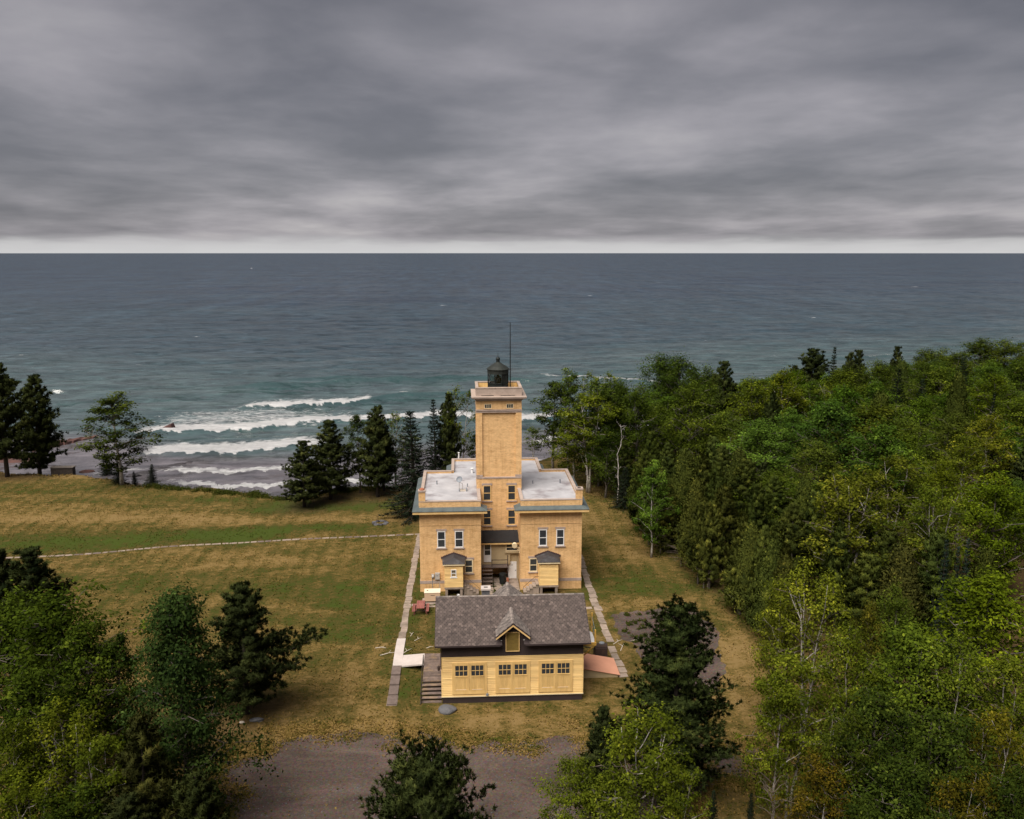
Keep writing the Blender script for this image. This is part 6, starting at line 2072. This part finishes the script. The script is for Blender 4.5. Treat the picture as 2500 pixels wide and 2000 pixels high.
# left shore
base_at('pine2', 18, 1164, 2, 885, 140, 'tall dark pine cut by the left edge, standing at the shore', 'shore pines at the left')
base_at('pine3', 97, 1157, 97, 918, 122, 'tall dark pine at the shore, second from the left edge', 'shore pines at the left')
base_at('aspen', 298, 1183, 285, 963, 175, 'lone green aspen on the shore edge left of the breakers', tint=(0.5, 0.54, 0.6))
for bx, by, tx_, ty_, w_, lab in ((262, 1162, 260, 1108, 48, 'dark young spruce just left of the lone aspen trunk'), (292, 1180, 292, 1118, 40, 'young spruce in front of the lone aspen trunk'),
                                  (330, 1184, 330, 1150, 24, 'smallest young spruce right of the lone aspen'), (372, 1183, 368, 1132, 34, 'rightmost young spruce at the shore edge by the aspen')):
    base_at('spruce', bx, by, tx_, ty_, w_, lab, 'young spruces at the lone aspen')
# group behind the lawn
base_at('pine1', 743, 1238, 733, 1078, 112, 'short wide dark pine, nearest of the pines left of the lighthouse', GS)
base_at('pine1', 808, 1219, 800, 1028, 128, 'broad dark pine with thick trunk, second from the left behind the lawn', GS, rz=1.0)
base_at('aspen2', 880, 1203, 868, 1010, 80, 'dark thin aspen between the broad pine and the tallest pine', GS, (0.55, 0.6, 0.75))
base_at('pine3', 922, 1213, 930, 992, 102, 'tallest dark pine in the middle of the row behind the lawn', GS)
base_at('pine2', 937, 1198, 955, 1040, 76, 'dark pine half hidden behind the tallest pine of the row', GS)
base_at('sparse', 965, 1193, 978, 1003, 90, 'thin see through birch right of the tallest pine', GS, (0.7, 0.75, 0.8))
base_at('spruce2', 1012, 1262, 1042, 1003, 150, 'wide dark spruce touching the left wing of the lighthouse', GS, (0.9, 0.92, 0.95))
base_at('spruce', 1064, 1190, 1066, 972, 62, 'narrow dark spruce left of the tower, taller spire of two', GS, (0.85, 0.85, 0.9))
base_at('pine3', 1094, 1185, 1093, 962, 72, 'narrow dark pine close to the left of the tower', GS)
base_at('sparse', 1128, 1180, 1130, 940, 95, 'bare limbed birch just left of the tower with few leaves', GS, (0.8, 0.85, 0.9))
base_at('sparse', 1000, 1195, 1010, 1060, 80, 'low thin birch between the row and the wide spruce', GS, (0.7, 0.75, 0.8))
base_at('aspen2', 1165, 1160, 1160, 1060, 60, 'small dark tree showing behind the tower left edge', GS, (0.6, 0.65, 0.7))
# right of the tower
GR = 'shore trees right of the tower'
base_at('sparse', 1302, 1130, 1305, 1040, 60, 'small thin birch directly right of the tower', GR, (0.7, 0.8, 0.8))
base_at('aspen2', 1350, 1155, 1345, 930, 120, 'dark aspen with bare trunk right of the tower', GR, (0.70, 0.75, 0.85))
base_at('aspen', 1385, 1160, 1385, 905, 95, 'tall aspen behind the first dark aspen right of the tower', GR, (0.75, 0.85, 0.85))
base_at('birch2', 1436, 1203, 1430, 958, 165, 'yellow green birch with white stem beside the right wing', GR, (0.85, 0.9, 0.8))
base_at('birch3', 1400, 1185, 1398, 1010, 120, 'low leafy birch behind the right wing roof', GR, (0.8, 0.85, 0.8))
base_at('sparse', 1432, 1160, 1420, 905, 80, 'thin topped birch above the yellow green birch', GR, (0.9, 0.95, 0.9))
base_at('sparse', 1480, 1150, 1474, 905, 85, 'thin birch with light round top right of the yellow green birch', GR, (0.9, 0.95, 0.9))
base_at('broad3', 1462, 1186, 1458, 930, 150, 'full dark green tree behind the yellow green birch', GR, (0.7, 0.78, 0.8))
base_at('broad2', 1500, 1178, 1500, 935, 130, 'full dark green tree behind the bare white trunk', GR, (0.62, 0.72, 0.75))
base_at('broad1', 1478, 1215, 1475, 1040, 110, 'low full green tree between the yellow green birch and the bare white trunk', GR, (0.55, 0.66, 0.7))
base_at('snag', 1508, 1232, 1508, 1035, 30, 'bare white dead trunk at the edge of the wood', None)
base_at('spruce', 1523, 1240, 1522, 1140, 70, 'low dark spruce at the foot of the white dead trunk', None)
GF = 'tall trees along the far edge of the wood'
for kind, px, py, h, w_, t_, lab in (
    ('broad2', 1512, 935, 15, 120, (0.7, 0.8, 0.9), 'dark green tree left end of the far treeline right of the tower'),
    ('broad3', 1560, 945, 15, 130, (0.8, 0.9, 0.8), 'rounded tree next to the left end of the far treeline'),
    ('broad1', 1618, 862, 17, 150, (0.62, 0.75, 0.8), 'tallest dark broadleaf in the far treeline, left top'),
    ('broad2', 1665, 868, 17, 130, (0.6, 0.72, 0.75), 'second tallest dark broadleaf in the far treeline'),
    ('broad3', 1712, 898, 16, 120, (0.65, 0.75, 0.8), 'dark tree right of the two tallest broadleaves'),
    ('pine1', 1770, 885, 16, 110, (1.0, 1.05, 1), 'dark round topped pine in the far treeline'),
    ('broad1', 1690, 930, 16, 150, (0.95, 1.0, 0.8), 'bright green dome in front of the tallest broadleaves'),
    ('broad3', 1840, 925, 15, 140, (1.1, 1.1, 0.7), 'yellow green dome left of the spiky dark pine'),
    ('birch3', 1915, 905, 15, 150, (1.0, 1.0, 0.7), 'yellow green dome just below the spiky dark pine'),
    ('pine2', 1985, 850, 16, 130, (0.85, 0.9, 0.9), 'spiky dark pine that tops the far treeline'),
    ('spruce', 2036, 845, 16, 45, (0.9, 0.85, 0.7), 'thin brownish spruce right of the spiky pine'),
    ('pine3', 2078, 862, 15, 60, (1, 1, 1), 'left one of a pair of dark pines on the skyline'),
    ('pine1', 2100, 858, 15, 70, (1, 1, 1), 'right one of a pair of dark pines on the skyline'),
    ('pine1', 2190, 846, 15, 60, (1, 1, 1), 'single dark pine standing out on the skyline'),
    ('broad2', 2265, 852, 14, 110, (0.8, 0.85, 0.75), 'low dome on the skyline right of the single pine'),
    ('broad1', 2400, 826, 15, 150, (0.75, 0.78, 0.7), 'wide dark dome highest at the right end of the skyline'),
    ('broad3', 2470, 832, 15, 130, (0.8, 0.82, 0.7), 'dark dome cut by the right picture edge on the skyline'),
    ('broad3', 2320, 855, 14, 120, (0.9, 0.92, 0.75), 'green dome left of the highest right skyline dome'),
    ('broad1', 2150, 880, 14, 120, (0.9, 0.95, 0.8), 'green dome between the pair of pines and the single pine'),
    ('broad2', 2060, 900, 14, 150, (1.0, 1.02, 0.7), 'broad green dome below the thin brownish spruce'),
):
    top_at(kind, px, py, h, w_, lab, GF, t_)
# inside the wood, the ones that stand out
GW = 'standout trees inside the wood'
for kind, px, py, h, w_, t_, lab in (
    ('broad1', 1855, 1020, 12, 180, (1.15, 1.5, 1.5), 'bright blue green maple with pale leaves in the middle of the wood'),
    ('broad3', 1935, 1000, 12, 120, (1.0, 1.35, 1.3), 'second pale green maple right behind the bright one'),
    ('birch1', 2090, 1150, 14, 240, (0.95, 0.9, 0.9), 'large birch with long bare white limbs at right'),
    ('birch2', 2060, 1165, 13, 150, (1.0, 0.95, 0.9), 'birch leaning left beside the large bare limbed birch'),
    ('birch1', 2290, 1185, 13, 190, (0.9, 1.0, 0.9), 'grey green birch right of the large bare limbed birch'),
    ('broad3', 2440, 1165, 13, 210, (1.15, 1.25, 0.5), 'vivid yellow green tree at the right edge of the wood'),
    ('broad2', 2215, 1062, 13, 140, (1.0, 1.1, 0.7), 'rounded green tree above the grey green birch'),
    ('birch3', 2420, 1018, 14, 170, (1.35, 1.2, 1.0), 'pale olive topped birch high at the right'),
    ('birch3', 2360, 1065, 13, 150, (1.05, 1.1, 0.9), 'olive green birch left below the pale topped one'),
    ('broad1', 2305, 1128, 12, 130, (1.1, 1.05, 0.5), 'yellow green dome between the two right birches'),
    ('snag_red', 2128, 1090, 11, 70, (1, 1, 1), 'dead reddish tree with bare branches inside the wood'),
    ('spruce', 2310, 1312, 11, 60, (1.35, 1.45, 1.9), 'left of three bluish spruces at right'),
    ('spruce', 2342, 1330, 10, 46, (1.2, 1.3, 1.7), 'middle of three bluish spruces at right'),
    ('spruce', 2364, 1308, 11, 50, (1.25, 1.35, 1.8), 'right of three bluish spruces at right'),
    ('spruce', 2352, 920, 13, 40, (1.0, 1.1, 1.3), 'thin grey spruce spire high in the right wood'),
    ('spruce', 2428, 960, 13, 40, (0.9, 1.0, 1.1), 'thin spruce spire near the right edge'),
    ('broad2', 2250, 970, 13, 110, (0.9, 1.15, 0.7), 'lime topped small dome in the upper right wood'),
    ('cedar3', 2205, 1345, 10, 140, (0.9, 0.8, 0.9), 'dark olive cedar below the large bare limbed birch'),
    ('birch2', 2190, 1110, 12, 140, (0.8, 0.8, 0.8), 'olive birch behind the large bare limbed birch'),
):
    top_at(kind, px, py, h, w_, lab, GW, t_)
# cedar belt at the edge of the lawn
GC = 'cedars along the lawn edge'
for kind, px, py, h, w_, lab in (
    ('cedar1', 1565, 1105, 10, 90, 'leftmost tall cedar of the belt behind the pale young aspen'),
    ('cedar2', 1540, 1150, 9, 70, 'narrow cedar at the left front of the belt'),
    ('cedar1', 1600, 1128, 10, 90, 'second tall cedar from the left in the belt'),
    ('cedar3', 1675, 1112, 10, 100, 'tall cedar behind the middle of the belt'),
    ('cedar1', 1720, 1120, 10, 90, 'tall lit cedar at the top middle of the belt'),
    ('cedar2', 1752, 1140, 9.5, 80, 'cedar right of the tall lit one'),
    ('cedar3', 1700, 1180, 9.5, 95, 'broad cedar in the middle of the belt'),
    ('cedar2', 1770, 1188, 9.5, 90, 'sunlit cedar right of the belt middle'),
    ('cedar1', 1740, 1225, 9, 85, 'front cedar with a lit tip near the belt middle'),
    ('cedar2', 1655, 1225, 8.5, 72, 'bright rounded cedar that stands forward on the lawn edge'),
    ('cedar2', 1615, 1228, 8.5, 60, 'slim cedar left of the bright rounded one'),
    ('cedar1', 1795, 1258, 9, 85, 'cedar on the right half of the belt, upper row'),
    ('cedar3', 1835, 1290, 9, 95, 'broad cedar on the right half of the belt'),
    ('cedar1', 1765, 1290, 9, 85, 'cedar before the right half of the belt'),
    ('cedar3', 1800, 1330, 9, 100, 'bushy cedar with bright edges at the belt right front'),
    ('cedar2', 1870, 1300, 9, 75, 'slim cedar at the right end of the belt'),
    ('cedar1', 1905, 1335, 9, 80, 'last cedar of the belt above the big light birch'),
    ('cedar3', 1855, 1375, 8, 85, 'short cedar in front of the belt right end'),
    ('cedar3', 1560, 1175, 7.5, 90, 'low dark cedar by the lawn at the belt left end'),
    ('cedar1', 1590, 1212, 7, 70, 'low cedar on the lawn edge below the slim cedar'),
    ('cedar1', 1722, 1300, 8, 100, 'wide low cedar with dead twigs at the lawn edge'),
    ('cedar3', 1782, 1362, 7, 80, 'low leafy cedar above the end of the gravel drive'),
):
    g_ = trnd.uniform(0.72, 1.2)
    kind = {'cedar1': 'cedar_a', 'cedar2': 'cedar_b'}.get(kind, kind)
    top_at(kind, px, py, h + trnd.uniform(-0.4, 0.9), w_ * 0.96, lab, GC, (g_ * trnd.uniform(0.9, 1.1), g_, g_ * 0.95), edge=1.6)
top_at('aspen', 1597, 1130, 11, 100, 'pale young aspen at the left of the cedar belt', None, (0.9, 1.2, 1.1))
top_at('aspen2', 1588, 1170, 8, 70, 'small pale aspen in front of the cedar belt', None, (0.85, 1.15, 1.0))
for bx, by, w_, lab in ((1640, 1395, 80, 'bare grey shrub of dead twigs at the lawn edge'), (1590, 1365, 70, 'dead twiggy shrub further left on the lawn edge'), (1705, 1450, 70, 'bare twiggy shrub near the gravel drive')):
    base_at('bare', bx + 22, by - 12, bx + 22, by - 60, w_ * 0.8, lab, 'bare shrubs at the lawn edge')
# near right
GN = 'birches near the right bottom'
for kind, px, py, h, w_, t_, lab in (
    ('birch1', 1985, 1383, 13, 215, (1.35, 1.3, 1.1), 'big light green birch with white stems right of the gravel drive'),
    ('birch3', 1905, 1420, 11, 120, (1.2, 1.15, 1.0), 'light green birch at the left of the big light birch'),
    ('birch2', 1950, 1590, 11, 210, (1.0, 1.05, 0.9), 'green birch below the big light birch'),
    ('birch3', 2075, 1530, 12, 190, (0.95, 1.0, 0.8), 'green birch right below the big light birch'),
    ('broad3', 2230, 1530, 12, 280, (1.05, 1.15, 0.8), 'wide green tree in the lower right'),
    ('broad1', 2420, 1395, 14, 330, (1.25, 1.3, 0.5), 'large vivid yellow green tree at the right edge'),
    ('birch1', 2340, 1560, 12, 230, (0.85, 0.95, 0.9), 'grey green birch below the vivid yellow green tree'),
    ('birch2', 2470, 1600, 12, 220, (0.8, 0.85, 0.8), 'darker birch at the right edge low down'),
    ('birch3', 1905, 1650, 10, 160, (1.0, 1.05, 0.85), 'birch at the left front of the lower right wood'),
    ('broad2', 2150, 1680, 11, 260, (0.62, 0.7, 0.75), 'dark green tree in the middle of the lower right wood'),
    ('birch1', 2060, 1745, 10, 190, (0.55, 0.6, 0.65), 'shaded birch behind the red brown tree'),
    ('broad3', 2310, 1740, 11, 260, (0.6, 0.68, 0.7), 'dark tree left of the brown tinged one'),
    ('birch2', 2440, 1735, 11, 200, (1.0, 0.78, 0.7), 'brown tinged birch at the right edge'),
    ('birch3', 2015, 1845, 8, 190, (1.05, 0.66, 0.72), 'red brown half withered tree at the bottom right'),
    ('broad2', 2200, 1860, 9, 260, (0.5, 0.58, 0.62), 'dark tree at the bottom right of the red brown tree'),
    ('birch1', 2370, 1890, 9, 230, (0.85, 0.62, 0.64), 'brownish birch at the bottom near the right corner'),
    ('broad1', 2490, 1870, 10, 240, (0.55, 0.62, 0.62), 'dark tree in the bottom right corner'),
    ('broad3', 2120, 1960, 8, 220, (0.5, 0.56, 0.6), 'shaded tree at the bottom edge right of the red brown tree'),
    ('broad2', 2290, 1990, 8, 240, (0.5, 0.56, 0.6), 'shaded tree on the bottom edge near the brownish birch'),
    ('bare', 1890, 1925, 4.5, 70, (1, 1, 1), 'leafless grey sapling at the bottom right of the gravel'),
    ('spruce', 1742, 1925, 4, 55, (0.9, 1, 0.9), 'small spruce at the bottom right of the big pine'),
    ('spruce', 1835, 1935, 4, 45, (0.8, 0.9, 0.9), 'small spruce at the bottom near the leafless sapling'),
    ('broad3', 2190, 1440, 11, 130, (0.9, 0.95, 0.8), 'pale leafy tree between the cedar and the wide green tree'),
    ('broad2', 2130, 1470, 10, 100, (1.2, 0.9, 0.8), 'brownish small tree right of the big light birch'),
):
    top_at(kind, px, py, h, w_, lab, GN, tuple((0.88 if py > 1580 else 1.0) * q for q in t_))  # lower trees darker: shade put into the leaf tint
base_at('pine_big', 1640, 1955, 1630, 1487, 275, 'big dark pine standing before the gravel drive right of the garage', None, (0.85, 0.95, 0.9), rz=0.4)
top_at('pine3', 1478, 1722, 8, 130, 'smaller dark pine left of the big pine', None, (0.8, 0.85, 0.85))
top_at('birch1', 1570, 1735, 10.5, 270, 'bright green birch with white stems in front of the big pine', None, (0.86, 0.9, 0.75))
top_at('birch3', 1400, 1850, 8, 180, 'low green birch at the bottom left of the bright birch', None, (0.95, 1.0, 0.8))
top_at('birch2', 1660, 1860, 8, 150, 'green birch at the bottom in front of the big pine trunk', None, (0.9, 0.95, 0.8))
top_at('birch1', 1500, 1900, 7, 230, 'dark green birch scrub at the bottom edge', None, (0.75, 0.8, 0.75))
top_at('pine_round', 1035, 1862, 8.2, 345, 'dark bushy pine at the bottom centre before the gravel', None, (0.95, 1.0, 0.95))
# near left
top_at('pine1', 75, 1340, 11, 220, 'dark pine behind the leafy trees at the left edge', None, (0.75, 0.8, 0.85))
top_at('pine3', 5, 1340, 11, 150, 'dark pine cut by the left edge beyond the leafy trees', None, (0.75, 0.8, 0.85))
GL = 'leafy trees at the lower left'
for kind, px, py, h, w_, t_, lab in (
    ('broad1', 120, 1445, 13, 340, (0.85, 0.95, 0.7), 'large green tree with lit top at the left edge'),
    ('broad3', 15, 1455, 12, 220, (0.9, 1.0, 0.75), 'green tree cut by the left edge beside the large one'),
    ('broad2', 205, 1520, 12, 230, (0.75, 0.85, 0.7), 'dark green tree right below the large lit one'),
    ('aspen2', 280, 1545, 11, 130, (0.62, 0.75, 0.85), 'dark aspen left of the blue green poplar'),
    ('broad2', 70, 1640, 11, 250, (0.7, 0.8, 0.65), 'shaded green tree in the left lower wood'),
    ('birch1', 150, 1725, 10, 240, (1.1, 1.1, 0.85), 'light birch with white stems at the lower left'),
    ('birch3', 30, 1760, 10, 200, (0.85, 0.9, 0.75), 'green birch at the left edge low down'),
    ('birch2', 235, 1800, 9, 200, (0.7, 0.78, 0.7), 'darker birch right of the light birch'),
    ('birch1', 60, 1880, 8, 230, (0.95, 1.0, 0.75), 'low light birch in the bottom left corner'),
    ('broad3', 180, 1925, 7, 240, (0.65, 0.75, 0.65), 'dark leafy tree on the bottom edge at left'),
):
    top_at(kind, px, py, h, w_, lab, GL, tuple(0.8 * q for q in t_))
top_at('poplar', 415, 1445, 15, 320, 'blue green poplar with gaps in its crown at the lower left', None, (0.40, 0.53, 0.95))
base_at('pine_arm', 605, 1742, 605, 1425, 210, 'lone pine with a long branch reaching right on the lawn', None, (0.8, 0.82, 0.85), rz=0.0)
top_at('pine1', 335, 1755, 10, 230, 'olive brown pine at the bottom left', None, (1.15, 1.0, 0.85))
top_at('pine2', 470, 1880, 8, 190, 'dark pine at the bottom beside the gravel edge', None, (0.95, 0.95, 0.85))
top_at('pine3', 300, 1940, 7, 220, 'dark pine low on the bottom edge at left', None, (0.8, 0.8, 0.8))

# the rest of the wood, tree by tree, in the gaps
FILL = [('broad1', 'green broadleaf tree whose crown merges into the wood canopy'), ('broad2', 'green broadleaf tree whose crown merges into the wood canopy'), ('broad3', 'green broadleaf tree whose crown merges into the wood canopy'),
        ('birch1', 'olive green birch whose crown merges into the wood canopy'), ('birch3', 'olive green birch whose crown merges into the wood canopy'), ('pine3', 'dark conifer half hidden between leafy crowns of the wood'), ('spruce2', 'dark conifer half hidden between leafy crowns of the wood'), ('cedar3', 'dark conifer half hidden between leafy crowns of the wood')]
GRP = {0: 'broadleaf trees filling the wood', 1: 'broadleaf trees filling the wood', 2: 'broadleaf trees filling the wood', 3: 'birches filling the wood', 4: 'birches filling the wood', 5: 'conifers filling the wood', 6: 'conifers filling the wood', 7: 'conifers filling the wood'}
frnd = random.Random(90)
cnt = 0
cand = []
FILLED = []
yy_ = 40.0
while yy_ < 236:
    xx_ = 10.0
    while xx_ < 190:
        cand.append((xx_ + frnd.uniform(-2.2, 2.2), yy_ + frnd.uniform(-2.2, 2.2)))
        xx_ += 7.3
    yy_ += 7.3
yy_ = 70.0
while yy_ < 128:
    for q in range(3):
        ex = float(np.interp(yy_, BELT_W[::-1, 1], BELT_W[::-1, 0]))
        cand.append((ex + 3.2 + q * 5.2 + frnd.uniform(-1.2, 1.2), yy_ + frnd.uniform(-1.4, 1.4), 7))
    yy_ += 5.0
SKYX = [1420, 1480, 1560, 1610, 1700, 1800, 1890, 1950, 2100, 2200, 2300, 2390, 2500, 2900]
SKYY = [960, 925, 950, 900, 915, 930, 915, 900, 893, 885, 872, 848, 850, 840]
for x, y, *forced in cand:
    dpt = in_forest(x, y)
    shore_d = np.interp(x, SHX, SHY) - y
    if not forced and dpt < 15 and 68 < y < 130:
        continue
    if dpt < 2.0 or shore_d < 4.0:
        continue
    v = np.array([x, y, 0.0]) - np.array([0, 0, CAM_H])
    cz = v @ FW
    sx_ = 1250 + FPX * (v @ RT) / cz
    if sx_ > 3100 or y < 62 and sx_ < 2560:
        continue
    if any((x - a) ** 2 + (y - b) ** 2 < ((1.0 if forced else 2.1) + 0.2 * c_) ** 2 for a, b, c_ in PLACED):
        continue
    h = frnd.choice([frnd.uniform(8, 11), frnd.uniform(11, 15.5)]) if y > 95 else frnd.uniform(8.0, 11.0)
    if dpt < 9:
        h = min(h, 8.5 + dpt * 0.25)
    if forced:
        h = frnd.uniform(7.2, 9.0) + min(dpt, 14) * 0.14
    # keep the skyline of the wood as it shows
    sy_top = lambda hh: 1000 - FPX * ((np.array([x, y, hh]) - np.array([0, 0, CAM_H])) @ UP) / ((np.array([x, y, hh]) - np.array([0, 0, CAM_H])) @ FW)
    lim = np.interp(sx_, SKYX, SKYY)
    while h > 6.5 and sy_top(h) < lim:
        h -= 0.5
    if sy_top(h) < lim - 4:
        continue
    if dpt < 9 and not forced and frnd.random() < 0.35:
        continue
    k = frnd.choice([0, 1, 2, 3, 4, 0, 1, 2, 5, 6, 7]) if dpt > 9 else frnd.choice([7, 7, 6, 5, 1, 3])
    if forced:
        k = 7
    kind, lab = FILL[k]
    if forced:
        kind = frnd.choice(['cedar_a', 'cedar_b', 'cedar_a', 'cedar_b', 'cedar3'])
    w_ = {'broad': 8.6, 'birch': 7.4, 'pine3': 4.8, 'spruc': 4.4, 'cedar': 4.3}[kind[:5]] * frnd.uniform(0.8, 1.25) * (h / 12.0) ** 0.5
    g_ = frnd.uniform(0.7, 1.15)
    tint = (g_ * frnd.uniform(0.76, 1.08), g_ * frnd.uniform(0.98, 1.15), g_ * frnd.uniform(0.7, 1.2))
    if k >= 5:
        tint = (g_ * frnd.uniform(0.86, 0.98), g_, g_ * frnd.uniform(0.85, 1.05))
    FILLED.append((put(kind, x, y, h, w_, lab, GRP[k], tint), x, y, h, k, tint))
    cnt += 1


def on_photo(x, y, z):
    v = np.array([x, y, z - CAM_H])
    return 1250 + FPX * (v @ RT) / (v @ FW), 1000 - FPX * (v @ UP) / (v @ FW)


MARKS = []
for lab_, key in (('the bright blue green maple', 'bright blue green maple'), ('the bare limbed big birch', 'large birch with long bare'), ('the dead reddish tree', 'dead reddish tree'), ('the spiky skyline pine', 'spiky dark pine that tops'),
                  ('the single skyline pine', 'single dark pine standing'), ('the tallest treeline broadleaf', 'tallest dark broadleaf'), ('the white dead trunk', 'bare white dead trunk'), ('the pale young aspen', 'pale young aspen at'),
                  ('the vivid yellow green tree', 'large vivid yellow green'), ('the big light green birch', 'big light green birch'), ('the pale olive topped birch', 'pale olive topped'), ('the three bluish spruces', 'middle of three bluish'),
                  ('the bright rounded cedar', 'bright rounded cedar'), ('the wide lower green tree', 'wide green tree in the lower'), ('the red brown withered tree', 'red brown half withered'), ('the highest skyline dome', 'wide dark dome highest'),
                  ('the lime topped dome', 'lime topped small'), ('the upper thin grey spire', 'thin grey spruce spire'), ('the yellow dome pair', 'yellow green dome left of the spiky'), ('the dark olive cedar', 'dark olive cedar below')):
    for ob in bpy.data.objects:
        if key in str(ob.get('label', '')):
            MARKS.append((lab_, *on_photo(ob.location.x, ob.location.y, 9.0)))
            break
used = {}
for o_, x, y, h, k, tint in FILLED:
    px, py = on_photo(x, y, h - 1.0)
    best = sorted(MARKS, key=lambda m_: math.hypot(m_[1] - px, (m_[2] - py) * 1.6))
    noun = 'broadleaf tree' if k < 3 else 'birch' if k < 5 else {5: 'pine', 6: 'spruce', 7: 'cedar'}[k]
    l_ = tint[1]
    warm = tint[0] / tint[1]
    col = ('dark' if l_ < 0.85 else 'mid' if l_ < 1.02 else 'light') + (' olive' if warm > 0.94 else ' green' if warm > 0.82 else ' cool green')
    size = 'low ' if h < 8.5 else 'tall ' if h > 12.5 else ''
    for m_ in best[:9]:
        dx, dy = px - m_[1], py - m_[2]
        rel = ('right of ' if dx > 0 else 'left of ') if abs(dx) > abs(dy) * 1.3 else ('in front of ' if dy > 0 else 'behind ')
        gap = math.hypot(dx, dy)
        near_ = 'close ' if gap < 90 else '' if gap < 200 else 'well '
        lab = f'{size}{col} {noun} {near_}{rel}{m_[0]}'
        if lab not in used:
            break
    used[lab] = 1
    o_['label'] = lab

# low scrub: shore edge weeds, wood floor, yard weeds
sp = []
r_ = random.Random(6)
for k in range(190):
    x = r_.uniform(-48, 2)
    sp.append((x, float(np.interp(x, SHX, SHY)) + r_.uniform(-1.0, 1.2), r_.uniform(0.4, 1.0)))
M['weed'] = leaf_mat('weed_leaves', (0.022, 0.03, 0.006), (0.055, 0.065, 0.012), (0.10, 0.10, 0.02), 0.2)
tag(link('shore_weeds', leafy_clump(sp, 'shore_weeds', M['weed'], 8, 0.4, 170)), kind='stuff')
sp = []
while len(sp) < 700:
    y = r_.uniform(55, 190)
    x = float(np.interp(y, BELT_W[::-1, 1], BELT_W[::-1, 0])) + r_.uniform(0.3, 22) ** 1.0
    if np.interp(x, SHX, SHY) - y > 0:
        sp.append((x, y, r_.uniform(0.6, 1.6)))
tag(link('undergrowth', leafy_clump(sp, 'undergrowth', M['weed'], 9, 0.9, 60)), kind='stuff')
sp = [(2.2, 85.4, 0.5), (2.05, 86.1, 0.3), (3.15, 85.0, 0.25), (3.1, 86.2, 0.25), (4.0, 86.4, 0.25), (4.3, 86.0, 0.2), (3.1, 84.5, 0.3), (5.5, 84.6, 0.25), (2.9, 87.0, 0.3)]
for k in range(26):
    q = gz(r_.uniform(1520, 1575), r_.uniform(1500, 1575))
    sp.append((q[0], q[1], r_.uniform(0.15, 0.35)))
tag(link('yard_weeds', leafy_clump(sp, 'yard_weeds', M['weed'], 10, 0.25, 150)), kind='stuff')
